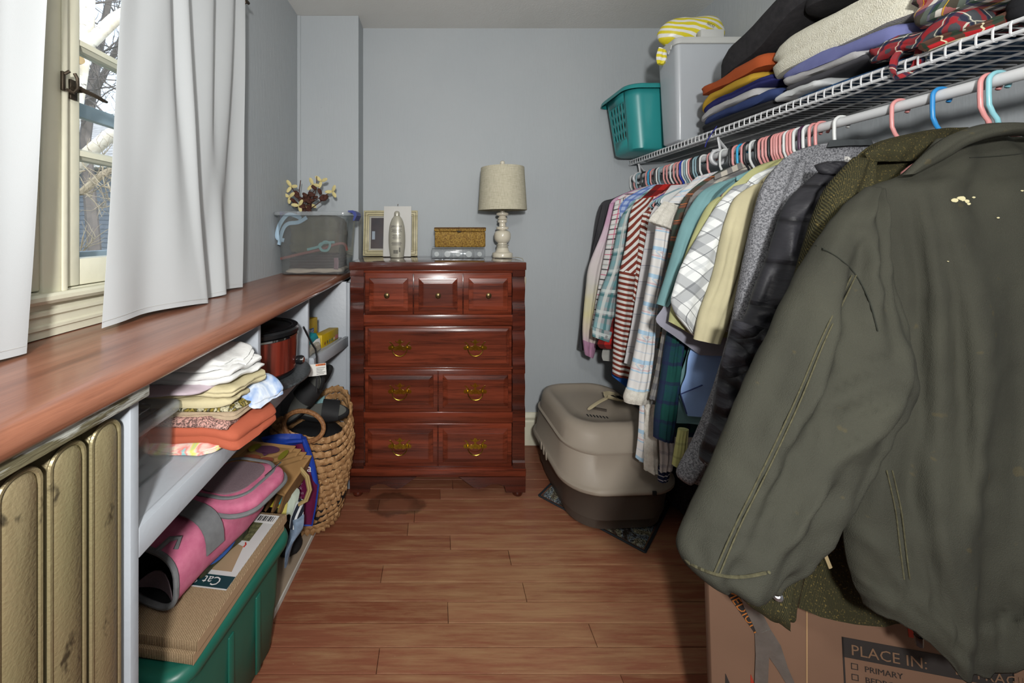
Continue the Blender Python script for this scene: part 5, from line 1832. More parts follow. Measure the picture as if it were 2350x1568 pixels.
# --- far to near
garment('jacket', 'charcoal hooded jacket hanging farthest along the rod by the back wall', 'jacket',
        [('body', body([(1452, 436), (1408, 455), (1376, 473), (1360, 560), (1350, 640), (1342, 730), (1334, 800)], 2.27, 2.27, .02, .03), fabric('charcoal_knit', '3b3b3e'), kwf(seed=1)),
         ('sleeve', [(1382, 470, 1400, 468, 2.235, .01), (1362, 560, 1395, 560, 2.225, .02), (1346, 640, 1385, 640, 2.22, .022), (1335, 730, 1375, 735, 2.22, .022), (1327, 800, 1360, 812, 2.22, .018)], fabric('charcoal_knit', '3b3b3e'), kwf(seed=2))])
M_pastel = NT('pastel_dip_dye').set(.9, 0, .2)
s = M_pastel
u_, v_, _ = s.sep(s.coord('UV'))
f = s.math('ADD', s.math('MULTIPLY', v_, -1.0), s.math('MULTIPLY', s.math('SUBTRACT', s.noise(s.coord('UV'), 12, 3), .5), .22))
s.base(s.ramp(f, [(.05, lin('b58aa6')), (.22, lin('c3b4bc')), (.45, lin('bdbab4')), (.62, lin('c3bd94')), (.78, lin('bfb0b0')), (.9, lin('a9809a'))]))
s.bump(s.noise(s.coord('UV'), 60, 3), .2, .004)
garment('sweatshirt', 'pastel dip dyed sweatshirt with pink cuff next to the charcoal jacket', 'sweatshirt',
        [('body', body([(1470, 430), (1428, 447), (1400, 468), (1388, 530), (1370, 620), (1360, 720), (1358, 790)], 2.17, 2.17, .02, .028), M_pastel.m, kwf(seed=3)),
         ('sleeve', [(1399, 468, 1418, 462, 2.145, .01), (1382, 531, 1410, 530, 2.13, .02), (1352, 607, 1402, 610, 2.12, .024), (1344, 661, 1394, 665, 2.12, .024), (1337, 740, 1376, 750, 2.12, .02), (1337, 780, 1370, 790, 2.12, .016)], M_pastel.m, kwf(.006, seed=4)),
         ('cuff', [(1337, 780, 1369, 790, 2.115, .017), (1340, 805, 1364, 815, 2.115, .014), (1342, 814, 1361, 823, 2.115, .012)], fabric('pink_mauve_rib', 'a9809a', bump=.5, bs=200), kwf(.003, 12, 1, seed=5, nr=10))])
M_pinkplaid = plaid('pink_black_check', 'c6c4c3', [('y', .055, 0, .007, '2c2c30', .9), ('x', .05, .2, .005, '2c2c30', .9), ('y', .055, .5, .005, 'b23a63', .8), ('x', .05, .6, .006, 'b23a63', .7), ('y', .11, .3, .012, '8fb5ac', .5)])
garment('shirt', 'white shirt with pink and black check behind the teal plaid flannel', 'shirt',
        [('body', body([(1490, 425), (1452, 440), (1414, 462), (1400, 540), (1384, 640), (1368, 720), (1362, 752)], 2.08, 2.08, .018, .024), M_pinkplaid, kwf(seed=6)),
         ('sleeve', [(1412, 462, 1436, 452, 2.055, .01), (1392, 558, 1424, 555, 2.04, .02), (1374, 653, 1412, 655, 2.035, .02), (1357, 753, 1385, 756, 2.03, .016)], M_pinkplaid, kwf(.006, seed=7))])
M_bluegin = plaid('blue_gingham', '9fb0d0', [('y', .03, 0, .012, '4a66a8', .7), ('x', .03, 0, .012, '4a66a8', .7)])
garment('shirt', 'blue gingham shirt showing as a thin strip beside the teal plaid flannel', 'shirt',
        [('body', body([(1496, 424), (1462, 440), (1424, 470), (1412, 540), (1400, 640), (1398, 700)], 2.035, 2.035, .012, .016), M_bluegin, kwf(seed=8))])
M_tealplaid = plaid('teal_grey_plaid', '8d9092', [('y', .11, 0, .028, '6f9aa0', .6), ('x', .09, .1, .022, '6f9aa0', .6), ('y', .11, .5, .014, '2f6468', .75), ('x', .09, .55, .012, '2f6468', .75), ('y', .11, .30, .016, 'bcc6c4', .7), ('x', .09, .85, .014, 'c2c6c2', .7)])
garment('flannel_shirt', 'grey and teal plaid flannel shirt with buttoned cuff', 'shirt',
        [('body', body([(1502, 425), (1468, 452), (1440, 478), (1428, 560), (1420, 660), (1412, 740)], 1.985, 1.985, .018, .024), M_tealplaid, kwf(seed=9)),
         ('sleeve', [(1444, 474, 1462, 462, 1.965, .01), (1422, 508, 1450, 500, 1.95, .02), (1401, 607, 1434, 600, 1.945, .026), (1376, 676, 1418, 680, 1.94, .028), (1363, 737, 1412, 745, 1.94, .026), (1359, 768, 1402, 780, 1.94, .022)], M_tealplaid, kwf(.008, seed=10)),
         ('cuff', [(1360, 750, 1406, 762, 1.925, .018), (1359, 772, 1399, 786, 1.925, .017)], M_tealplaid, kwf(.002, 4, 1, seed=11, nr=8))])
MB().tube([P(1392, 773, 1.905), P(1392, 773, 1.902)], .006, 10).build('button', mat('dark_button', '3a3632', 0.4), bpy.data.objects['flannel_shirt'])
M_buffalo = plaid('red_black_buffalo', 'a3231f', [('y', .06, 0, .03, '1a1416', .6), ('x', .06, 0, .03, '1a1416', .6)])
garment('flannel_shirt', 'red and black buffalo check shirt mostly hidden behind the striped dress', 'shirt',
        [('body', body([(1506, 424), (1472, 455), (1450, 480), (1440, 560), (1424, 660), (1400, 740), (1372, 785), (1378, 800)], 1.925, 1.925, .016, .02), M_buffalo, kwf(seed=12))])
garment('shirt', 'pale grey shirt tail below the red check shirt', 'shirt',
        [('body', body([(1510, 440), (1476, 470), (1450, 560), (1425, 690), (1384, 800), (1384, 828)], 2.02, 2.02, .012, .014), fabric('pale_grey_cotton', '9c9d98'), kwf(seed=13))])
M_stripe = plaid('rust_white_stripe', 'c2c2be', [('y', .0245, 0, .0125, '6e3228', 1.0)], bump=.15)
M_stripe_d = plaid('rust_white_stripe_diagonal', 'c2c2be', [('y', .0245, 0, .0125, '6e3228', 1.0)], bump=.15, rot=math.radians(-58))
M_stripe_e = plaid('rust_white_stripe_rising', 'c2c2be', [('y', .0245, 0, .0125, '6e3228', 1.0)], bump=.15, rot=math.radians(32))
garment('striped_dress', 'rust and white striped dress with chevron bodice', 'dress',
        [('skirt', [(1422, 616, 1478, 628, 1.845, .024), (1416, 680, 1470, 690, 1.845, .03), (1408, 780, 1462, 795, 1.845, .032), (1405, 858, 1460, 874, 1.845, .03)], M_stripe, kwf(.016, 2.5, .3, seed=14, nc=24)),
         ('bodice', [(1460, 458, 1500, 452, 1.86, .012), (1446, 492, 1492, 500, 1.845, .02), (1436, 560, 1484, 570, 1.84, .024), (1422, 622, 1478, 634, 1.838, .025)], M_stripe_d, kwf(.004, seed=15, nc=24)),
         ('sleeve', [(1476, 488, 1502, 480, 1.825, .008), (1470, 520, 1492, 520, 1.81, .014), (1462, 600, 1480, 600, 1.81, .016), (1452, 690, 1466, 700, 1.81, .012)], M_stripe_e, kwf(.004, seed=16)),
         ('back', body([(1500, 452), (1470, 490), (1455, 560), (1440, 700), (1425, 850)], 1.885, 1.885, .012, .014), M_stripe, kwf(seed=17))])
garment('shirt', 'bright blue shirt hem below the striped dress', 'shirt',
        [('body', [(1490, 470, 1560, 470, 1.90, .012), (1460, 600, 1545, 610, 1.90, .014), (1430, 760, 1530, 780, 1.90, .014), (1405, 848, 1500, 905, 1.90, .014), (1406, 864, 1470, 915, 1.90, .014)], fabric('bright_blue_cotton', '2a5fae'), kwf(seed=18))])
M_grid = plaid('pale_windowpane', 'b9b7b8', [('y', .075, 0, .0025, '4c5266', .8), ('x', .07, .2, .0025, '7f8496', .5), ('y', .075, .2, .012, 'a9a8ae', .5), ('x', .07, .5, .014, 'aaa9b0', .5)])
garment('shirt', 'pale windowpane check shirt with pocket between striped dress and sherpa jacket', 'shirt',
        [('body', body([(1540, 425), (1512, 462), (1492, 495), (1480, 560), (1466, 640), (1450, 740), (1432, 832)], 1.775, 1.77, .018, .026), M_grid, kwf(.006, seed=19)),
         ('pocket', [(1438, 808, 1466, 814, 1.742, .004), (1432, 833, 1462, 842, 1.74, .004)], M_grid, kwf(.001, seed=20, nr=6)),
         ('navy_collar_trim', [(1502, 470, 1520, 462, 1.755, .006), (1520, 452, 1546, 440, 1.755, .006)], fabric('navy_trim', '23263c'), kwf(.002, seed=21, nr=8))])

# snowflake jacket with sherpa trim
s = NT('pastel_snow_pattern').set(.9, 0, .2)
uv = s.coord('UV')
x, y, _ = s.sep(uv)
col = lin('c9c8c6')
for per, off, wd, c, st in ((.115, .0, .016, '8fb3cc', .85), (.115, .30, .006, '8fb3cc', .8), (.115, .22, .005, 'b98d98', .6), (.115, .62, .005, 'a9b4c0', .7)):
    fr_y = s.math('FRACT', s.math('ADD', s.math('DIVIDE', y, per), off))
    col = s.mix(s.math('MULTIPLY', s.math('LESS_THAN', fr_y, wd / per), st), col, lin(c))
# diamonds between the bands
ax_ = s.math('ABSOLUTE', s.math('SUBTRACT', s.math('FRACT', s.math('DIVIDE', x, .045)), .5))
ay_ = s.math('ABSOLUTE', s.math('SUBTRACT', s.math('FRACT', s.math('ADD', s.math('DIVIDE', y, .115), .55)), .5))
dm = s.math('ADD', ax_, s.math('MULTIPLY', ay_, 2.2))
edge = s.math('LESS_THAN', s.math('ABSOLUTE', s.math('SUBTRACT', dm, .36)), .055)
col = s.mix(s.math('MULTIPLY', edge, .7), col, lin('9db6c9'))
core = s.math('LESS_THAN', dm, .15)
col = s.mix(s.math('MULTIPLY', core, .6), col, lin('a58a93'))
s.base(col)
s.bump(s.noise(uv, 300, 2), .3, .002)
M_snow = s.m
M_sherpa = mat('white_sherpa', 'cbc8bf', 0.95, 0.05, 90, 0.6, 260, 0.005, c2='bbb8ae')


def fuzz(m, amp=.003, fr=160):
    for i, p in enumerate(m.v):
        m.v[i] = p + V((amp * nz(p.x * fr, p.y * fr, p.z * fr), amp * nz(p.y * fr, p.z * fr, p.x * fr + 9), amp * nz(p.z * fr, p.x * fr + 5, p.y * fr)))
    return m


sj = garment('sherpa_jacket', 'pastel snowflake pattern jacket with white sherpa collar and cuff', 'jacket',
             [('body', body([(1600, 415), (1560, 440), (1540, 480), (1530, 560), (1512, 660), (1500, 800), (1480, 930), (1466, 1060)], 1.655, 1.62, .02, .03), M_snow, kwf(seed=22)),
              ('sleeve', [(1506, 512, 1548, 520, 1.60, .02), (1496, 600, 1526, 610, 1.585, .028), (1478, 700, 1508, 705, 1.575, .03), (1456, 810, 1500, 815, 1.565, .032), (1438, 895, 1492, 897, 1.555, .03)], M_snow, kwf(.01, 5, .6, seed=23, nc=24)),
              ('sleeve_cuff', [(1437, 893, 1493, 894, 1.552, .033), (1431, 910, 1490, 912, 1.55, .035), (1432, 922, 1486, 924, 1.55, .030)], M_sherpa, kwf(.003, 9, 2, seed=24, nc=24, nr=14)),
              ('shoulder_panel', [(1600, 405, 1650, 392, 1.62, .008), (1560, 440, 1610, 430, 1.61, .012), (1530, 466, 1580, 470, 1.60, .012)], M_snow, kwf(.003, seed=25))])
m = fuzz(loft([(1524, 462, 1562, 475, 1.588, .012), (1506, 482, 1560, 500, 1.575, .02), (1490, 504, 1552, 530, 1.572, .022), (1495, 512, 1546, 530, 1.572, .016)], 22, 22, (.004, 5, 2), 26))
m.build('sherpa_collar', M_sherpa, sj)
fuzz(loft([(1480, 925, 1512, 920, 1.545, .016), (1478, 1000, 1516, 1000, 1.545, .02), (1478, 1078, 1515, 1084, 1.545, .02)], 30, 18, (.008, 4, 1), 27)).build('sherpa_facing', M_sherpa, sj)
loft([(1468, 928, 1481, 926, 1.56, .012), (1464, 1000, 1480, 1000, 1.56, .014), (1458, 1050, 1478, 1062, 1.56, .012)], 16, 8, (.004, 3, 1), 28).build('front_edge', M_snow, sj)
garment('blouse', 'white blouse with grey flower print hem below the dark green plaid', 'blouse',
        [('body', [(1512, 1010, 1545, 1012, 1.50, .014), (1514, 1050, 1545, 1050, 1.50, .016), (1514, 1084, 1542, 1076, 1.50, .014)], plaid('grey_white_print', 'b3b1b0', [('y', .05, 0, .012, '8d8f96', .6), ('x', .03, .3, .008, '9d9ba4', .4)]), kwf(.008, seed=29))])
garment('shirt', 'navy and white striped hem hanging lowest behind the litter box lid', 'shirt',
        [('body', [(1512, 1068, 1538, 1062, 1.53, .012), (1510, 1086, 1538, 1080, 1.53, .016), (1510, 1104, 1532, 1104, 1.53, .014)], plaid('navy_white_hoops', '1e2a48', [('y', .02, 0, .004, 'b9bcc2', 1)]), kwf(.004, seed=30, nr=16))])
M_brownplaid = plaid('brown_orange_plaid', '4a3a30', [('y', .07, 0, .016, '31463f', .7), ('x', .06, .1, .014, '31463f', .6), ('y', .07, .5, .004, 'a8633f', .9), ('x', .06, .6, .004, 'a8633f', .8), ('y', .07, .7, .010, '8a4a34', .5)])
garment('flannel_shirt', 'brown and orange plaid flannel shirt between sherpa jacket and teal shirt', 'shirt',
        [('body', body([(1660, 388), (1608, 418), (1574, 448), (1556, 480), (1540, 540), (1530, 620), (1518, 740), (1508, 800)], 1.545, 1.545, .018, .022), M_brownplaid, kwf(seed=31)),
         ('sleeve', [(1570, 452, 1592, 448, 1.515, .01), (1548, 505, 1572, 500, 1.51, .016), (1534, 584, 1556, 590, 1.505, .018), (1524, 660, 1545, 665, 1.505, .016)], M_brownplaid, kwf(.005, seed=32))])
M_check = plaid('grey_cream_buffalo', 'aaa59a', [('y', .05, 0, .025, '55565a', .75), ('x', .045, 0, .022, '55565a', .75)])
garment('flannel_shirt', 'grey and cream check flannel shirt beside the brown plaid', 'shirt',
        [('body', body([(1716, 378), (1650, 402), (1606, 432), (1584, 460), (1570, 540), (1550, 640), (1530, 740), (1512, 840), (1494, 928)], 1.49, 1.49, .018, .022), M_check, kwf(.006, seed=33)),
         ('collar', [(1640, 402, 1700, 372, 1.47, .006), (1640, 412, 1712, 382, 1.465, .010)], M_check, kwf(.002, seed=34, nr=8)),
         ('sleeve', [(1585, 452, 1606, 448, 1.465, .01), (1568, 500, 1592, 500, 1.46, .014), (1548, 600, 1574, 600, 1.455, .016), (1525, 740, 1550, 745, 1.45, .018), (1506, 850, 1530, 850, 1.45, .018), (1490, 915, 1516, 920, 1.45, .014)], M_check, kwf(.006, seed=35))])
M_watch = NT('black_watch_plaid').set(.92, 0, .2)
s = M_watch
uv = s.coord('UV')
x, y, _ = s.sep(uv)
col = s.mix(s.step(s.noise(uv, 60, 2), .4, .6), lin('1a3640'), lin('1d2a4a'))
for ax_, per, wd, c, st in ((y, .14, .07, '123f38', .75), (x, .13, .05, '123f38', .6), (y, .07, .012, '1c1e3c', .7), (x, .065, .012, '1c1e3c', .7)):
    fr_ = s.math('FRACT', s.math('DIVIDE', ax_, per))
    col = s.mix(s.math('MULTIPLY', s.math('LESS_THAN', fr_, wd / per), st), col, lin(c))
s.base(col)
s.bump(s.noise(uv, 400, 2), .4, .002)
garment('flannel_shirt', 'dark green and navy plaid flannel sleeve hanging below the teal shirt', 'shirt',
        [('body', body([(1720, 400), (1650, 440), (1612, 500), (1590, 600), (1568, 720), (1552, 820), (1540, 920), (1530, 1000)], 1.44, 1.44, .016, .02), M_watch.m, kwf(seed=36)),
         ('sleeve', [(1570, 620, 1596, 620, 1.42, .016), (1540, 730, 1580, 735, 1.41, .024), (1526, 790, 1570, 790, 1.405, .026), (1514, 880, 1560, 880, 1.40, .028), (1502, 950, 1552, 950, 1.40, .028), (1499, 1002, 1546, 1015, 1.40, .022)], M_watch.m, kwf(.01, seed=37))])
M_teal = fabric('dusty_teal_cotton', '6a8f92')
garment('shirt', 'dusty teal short sleeved shirt hanging beside the white plaid', 'shirt',
        [('body', body([(1752, 384), (1690, 405), (1650, 425), (1622, 470), (1610, 560), (1600, 680), (1580, 800), (1555, 880), (1533, 970)], 1.395, 1.395, .018, .022), M_teal, kwf(seed=38)),
         ('sleeve', [(1650, 418, 1690, 410, 1.375, .01), (1608, 443, 1640, 455, 1.365, .02), (1570, 504, 1612, 520, 1.36, .026), (1549, 565, 1590, 580, 1.355, .028), (1526, 642, 1562, 650, 1.35, .026), (1508, 698, 1532, 705, 1.35, .020)], M_teal, kwf(.006, seed=39)),
         ('collar', [(1690, 405, 1740, 382, 1.37, .006), (1690, 415, 1750, 395, 1.365, .008)], M_teal, kwf(.002, seed=40, nr=8))])
M_lavg = fabric('lavender_grey_cotton', '8b8b97')
garment('shirt', 'lavender grey shirt hem showing under the sage shirt', 'shirt',
        [('body', body([(1780, 372), (1700, 410), (1650, 470), (1600, 560), (1556, 640), (1522, 705), (1506, 738), (1552, 775), (1606, 815)], 1.335, 1.335, .014, .018), M_lavg, kwf(.006, seed=41))])
M_ltblue = fabric('light_blue_oxford', '93b2e6')
lb_ = garment('shirt', 'light blue oxford shirt with pointed pocket low between teal and grey', 'shirt',
              [('body', body([(1700, 640), (1640, 720), (1586, 800), (1574, 860), (1562, 900), (1578, 955)], 1.36, 1.36, .012, .016), M_ltblue, kwf(.004, seed=42))])
MB().tube([P(1612, 884, 1.335), P(1562, 905, 1.335), P(1576, 950, 1.335)], .0022, 6).build('pocket_seam', mat('navy_seam', '2c3a6a', .8), lb_)
garment('shirt', 'pale yellow check shirt tail hanging beside the grey fleece coat', 'shirt',
        [('body', [(1556, 985, 1580, 985, 1.30, .012), (1548, 1030, 1575, 1030, 1.30, .014), (1542, 1066, 1570, 1080, 1.30, .012)], plaid('pale_yellow_check', 'a9ab72', [('y', .05, 0, .008, '7d8258', .5), ('x', .04, .3, .006, 'bdbd92', .6)]), kwf(.004, seed=43, nr=16))])
M_sage = fabric('sage_yellow_cotton', 'a0a173')
garment('shirt', 'sage yellow shirt behind the white plaid shirt', 'shirt',
        [('body', body([(1800, 362), (1740, 380), (1700, 410), (1650, 460), (1630, 560), (1600, 680), (1582, 740), (1592, 772)], 1.315, 1.315, .016, .02), M_sage, kwf(seed=44)),
         ('sleeve', [(1648, 452, 1672, 450, 1.295, .01), (1624, 472, 1655, 480, 1.29, .018), (1594, 531, 1640, 545, 1.285, .022), (1562, 620, 1620, 640, 1.28, .024), (1540, 705, 1600, 730, 1.28, .022), (1534, 738, 1591, 770, 1.28, .016)], M_sage, kwf(.005, seed=45))])
M_wplaid = plaid('white_grey_plaid', 'c9cccb', [('x', .105, 0, .024, '6d7176', .55), ('y', .105, .1, .024, '6d7176', .55), ('x', .105, .06, .006, '3f434a', .6), ('y', .105, .16, .006, '3f434a', .6), ('x', .105, .55, .002, '3b3f46', .8), ('y', .105, .6, .002, '3b3f46', .8), ('x', .105, .36, .010, '9da1a3', .4), ('y', .105, .46, .010, '9da1a3', .4)], rot=math.radians(28), bump=.12)
garment('shirt', 'white and grey plaid short sleeved shirt beside the cream shirt', 'shirt',
        [('body', body([(1812, 368), (1760, 388), (1720, 412), (1690, 470), (1670, 560), (1650, 680), (1640, 760)], 1.27, 1.27, .016, .02), M_wplaid, kwf(seed=46)),
         ('sleeve', [(1684, 428, 1724, 418, 1.255, .01), (1644, 473, 1702, 485, 1.245, .022), (1600, 546, 1672, 560, 1.24, .03), (1564, 611, 1652, 630, 1.235, .03), (1544, 669, 1634, 690, 1.23, .026), (1540, 694, 1622, 735, 1.23, .022), (1552, 724, 1608, 764, 1.23, .016), (1585, 764, 1597, 774, 1.23, .008)], M_wplaid, kwf(.006, 4, 1, seed=47, nc=24))])
M_khaki = fabric('khaki_cream_cotton', 'b0a98a')
garment('shirt', 'khaki cream work shirt beside the grey fleece coat', 'shirt',
        [('body', body([(1830, 362), (1790, 385), (1745, 415), (1715, 470), (1700, 560), (1690, 680), (1680, 760)], 1.225, 1.225, .016, .02), M_khaki, kwf(seed=48)),
         ('sleeve', [(1730, 424, 1752, 420, 1.21, .01), (1690, 452, 1742, 462, 1.20, .022), (1670, 495, 1730, 510, 1.195, .028), (1655, 545, 1716, 565, 1.19, .03), (1636, 630, 1695, 645, 1.19, .03), (1606, 718, 1672, 730, 1.185, .028), (1593, 779, 1650, 788, 1.185, .022)], M_khaki, kwf(.006, seed=49)),
         ('collar', [(1750, 412, 1800, 372, 1.205, .006), (1752, 422, 1812, 385, 1.20, .008)], M_khaki, kwf(.002, seed=50, nr=8))])
bpy.data.objects.get('shirt')
# --- grey fleece coat
s = NT('grey_heather_fleece').set(.95, 0, .15)
co = s.coord()
f = s.noise(co, 240, 2, .7)
s.base(s.mix(s.step(f, .38, .62), lin('85868a'), lin('4c4d51')))
s.bump(f, .5, .004)
M_fleece = s.m
garment('fleece_coat', 'long heather grey fleece coat beside the black quilted jacket', 'coat',
        [('body', body([(1905, 326), (1830, 345), (1775, 388), (1745, 440), (1730, 560), (1712, 700), (1690, 850), (1660, 990), (1632, 1085)], 1.115, 1.09, .02, .03), M_fleece, kwf(.01, seed=51, nr=44)),
         ('sleeve', [(1800, 362, 1850, 372, 1.09, .012), (1756, 420, 1830, 440, 1.075, .026), (1735, 500, 1800, 520, 1.065, .034), (1712, 610, 1775, 630, 1.06, .038), (1680, 770, 1745, 790, 1.055, .038), (1645, 890, 1705, 905, 1.05, .036), (1602, 1000, 1668, 1010, 1.045, .036), (1556, 1080, 1632, 1090, 1.04, .032), (1560, 1100, 1610, 1106, 1.04, .022)], M_fleece, kwf(.010, 4, .9, seed=52, nr=44)),
         ('collar', [(1905, 322, 2000, 322, 1.095, .012), (1898, 338, 2005, 335, 1.09, .018)], fabric('dark_collar_band', '3c4042'), kwf(.002, seed=53, nr=8))])
# --- black quilted jacket
s = NT('black_quilted_nylon').set(.55, 0, .3)
uv = s.coord('UV')
x, y, _ = s.sep(uv)
a = s.math('ABSOLUTE', s.math('SUBTRACT', s.math('FRACT', s.math('MULTIPLY', s.math('ADD', x, y), 11)), .5))
b = s.math('ABSOLUTE', s.math('SUBTRACT', s.math('FRACT', s.math('MULTIPLY', s.math('SUBTRACT', x, y), 11)), .5))
h = s.math('MULTIPLY', s.step(a, .0, .25), s.step(b, .0, .25))
s.base(s.mix(h, lin('191a1d'), lin('2c2c31')))
s.bump(s.math('ADD', h, s.math('MULTIPLY', s.noise(uv, 40, 3), .7)), .75, .016)
M_quilt = s.m
s = NT('black_nylon_shell').set(.55, 0, .3)
uv = s.coord('UV')
x, y, _ = s.sep(uv)
a = s.math('ABSOLUTE', s.math('SUBTRACT', s.math('FRACT', s.math('MULTIPLY', x, 9)), .5))
b = s.math('ABSOLUTE', s.math('SUBTRACT', s.math('FRACT', s.math('MULTIPLY', y, 9)), .5))
h = s.math('MULTIPLY', s.step(a, .0, .10), s.step(b, .0, .10))
s.base(s.mix(h, lin('141417'), lin('26262a')))
s.bump(s.math('ADD', s.math('MULTIPLY', h, .6), s.noise(uv, 26, 4)), .6, .012)
M_blackny = s.m
jk = garment('quilted_jacket', 'black quilted jacket with white fluffy collar lining', 'jacket',
             [('body', body([(1930, 384), (1870, 400), (1810, 470), (1785, 560), (1770, 700), (1740, 820), (1700, 960), (1665, 1070)], 1.02, .985, .024, .034), M_blackny, kwf(.012, 7, 2, seed=54, nr=48)),
              ('upper_sleeve', [(1882, 392, 1930, 400, .99, .014), (1812, 460, 1920, 480, .97, .034), (1778, 540, 1890, 560, .96, .044), (1752, 640, 1870, 655, .95, .048), (1722, 715, 1850, 735, .945, .048), (1688, 760, 1835, 790, .94, .044)], M_blackny, kwf(.012, 6, 3, seed=55, nr=54, nc=32, wr=.006, cr=[([(1690, 745), (1750, 735), (1800, 750)], .014, 10), ([(1700, 715), (1760, 700), (1830, 720)], .012, 11), ([(1850, 500), (1860, 600), (1850, 720)], .014, 14), ([(1790, 560), (1780, 640), (1760, 700)], .010, 14), ([(1740, 760), (1780, 740), (1830, 700)], .012, 10), ([(1820, 640), (1800, 700), (1760, 740)], .008, 12)])),
              ('lower_sleeve', [(1686, 735, 1845, 770, .938, .046), (1668, 800, 1820, 830, .932, .05), (1655, 880, 1785, 890, .925, .052), (1640, 960, 1745, 965, .92, .05), (1614, 1035, 1710, 1040, .915, .046), (1612, 1062, 1680, 1078, .915, .036)], M_quilt, kwf(.016, 5, 4, seed=56, nr=64, nc=36, wr=.010, cr=[([(1672, 800), (1730, 790), (1790, 815)], .014, 9), ([(1668, 845), (1720, 835), (1770, 860)], .014, 9), ([(1660, 885), (1700, 890), (1745, 870)], .012, 9), ([(1655, 925), (1700, 905), (1760, 915)], .014, 10), ([(1640, 965), (1690, 955), (1735, 940)], .012, 9), ([(1630, 1000), (1680, 1010), (1715, 985)], .010, 9), ([(1690, 770), (1700, 900), (1670, 1040)], .012, 10), ([(1745, 790), (1735, 880), (1715, 980)], .018, 12), ([(1640, 1040), (1670, 1030), (1690, 1010)], .008, 8)])),
              ('collar', [(1872, 380, 1900, 370, .985, .014), (1880, 395, 1945, 372, .975, .018), (1900, 405, 1965, 395, .97, .016)], M_blackny, kwf(.004, seed=57, nr=12))])
fuzz(loft([(1940, 362, 2005, 362, .985, .014), (1946, 372, 2010, 372, .98, .022), (1958, 386, 2000, 390, .98, .016)], 20, 24, (.004, 6, 3), 58), .007, 110).build('fluffy_lining', mat('white_fluff', 'c9c7c3', .95, .04, 80, .9, 200, .01), jk)
for i in range(12):
    p = P(1618 + i * 4.6, 1062 + i * 2.6, .872)
    MB().tube([p, p + V((0, -.002, -.002))], .0014, 6).build('zipper_tooth', M_chrome, jk)
# --- tweed coat
s = NT('olive_brown_tweed').set(.95, 0, .15)
co = s.coord()
wv = s.n('TexWave')
wv.bands_direction = 'DIAGONAL'
s.put(wv.inputs['Vector'], s.mapping(s.coord('UV'), (1, 1, 1), (0, 0, .5)))
wv.inputs['Scale'].default_value = 210
wv.inputs['Distortion'].default_value = 2
col = s.mix(wv.outputs['Fac'], lin('23231a'), lin('3e3b26'))
s.base(s.mix(s.step(s.noise(co, 330, 2), .60, .7), col, lin('6a5c34')))
s.bump(wv.outputs['Fac'], .5, .003)
M_tweed = s.m
tw = garment('tweed_coat', 'olive brown tweed overcoat behind the army green jacket', 'coat',
             [('body', body([(2120, 300), (2000, 332), (1930, 400), (1885, 455), (1880, 620), (1885, 820), (1880, 1000), (1870, 1200), (1832, 1395)], .905, .80, .024, .036), M_tweed, kwf(.012, 6, 1.2, seed=59, nr=50, nc=26)),
              ('sleeve', [(1960, 360, 2010, 380, .875, .014), (1895, 440, 1985, 470, .86, .036), (1855, 560, 1950, 590, .85, .044), (1825, 690, 1930, 720, .84, .048), (1790, 860, 1900, 880, .82, .05), (1750, 1040, 1870, 1060, .79, .05), (1715, 1200, 1845, 1220, .765, .048), (1690, 1330, 1822, 1345, .745, .044), (1700, 1372, 1818, 1392, .74, .038), (1740, 1396, 1800, 1402, .74, .028)], M_tweed, kwf(.010, 5, 1, seed=60, nr=50, nc=22)),
              ('lapel', [(2010, 330, 2190, 300, .872, .014), (1985, 352, 2160, 330, .865, .02), (2000, 372, 2120, 372, .862, .012)], M_tweed, kwf(.004, seed=61, nr=14))])
MB().tube([P(1784, 1368, .698), P(1784, 1368, .694), P(1784, 1368, .692)], [.009, .008, .004], 14).build('button', mat('silver_button', '8d8d90', .3, .05, metal=.8), tw)
MB().tube([P(1889, 1262, .745), P(1906, 1304, .745)], .004, 6, False, (1, .3)).build('loop_tag', mat('tan_tag', '9a8a68', .8), tw)

# --- army green jacket, nearest
s = NT('army_green_canvas').set(.9, 0, .15)
co = s.coord()
col = s.mix(s.step(s.noise(co, 5, 4), .3, .7), lin('3a3a32'), lin('31312b'))
col = s.mix(s.math('MULTIPLY', s.step(s.noise(co, 30, 2), .70, .74), .12), col, lin('6b5a2c'))
s.base(col)
s.bump(s.math('ADD', s.noise(co, 700, 1), s.math('MULTIPLY', s.noise(co, 26, 4), 1.4)), .35, .004)
M_army = s.m
arm = empty('army_jacket', P(2250, 1480, .66), 'army green canvas jacket with paint spots hanging nearest on the rod', 'jacket', HG)


def dgrid(rows, nr, nc, fold, seed, **k):
    m = loft(rows, nr, nc, fold, seed, **k)
    n = 2 * nc
    return m, [[m.v[i * n + j] for j in range(nc + 1)] for i in range(nr)]


brow = [(2150, 318, 2440, 318, .825, .02), (2072, 398, 2560, 395, .815, .04), (1986, 440, 2640, 440, .805, .05), (1992, 540, 2650, 540, .79, .06), (2000, 680, 2660, 680, .775, .065), (1996, 840, 2680, 840, .755, .068),
        (1965, 980, 2690, 980, .735, .07), (1940, 1120, 2700, 1120, .715, .072), (1938, 1240, 2700, 1240, .70, .072), (1955, 1320, 2700, 1330, .69, .07), (1985, 1395, 2690, 1430, .685, .06)]
bm, bgrid = dgrid(brow, 100, 80, (.020, 7, .5), 62, wr=.004)
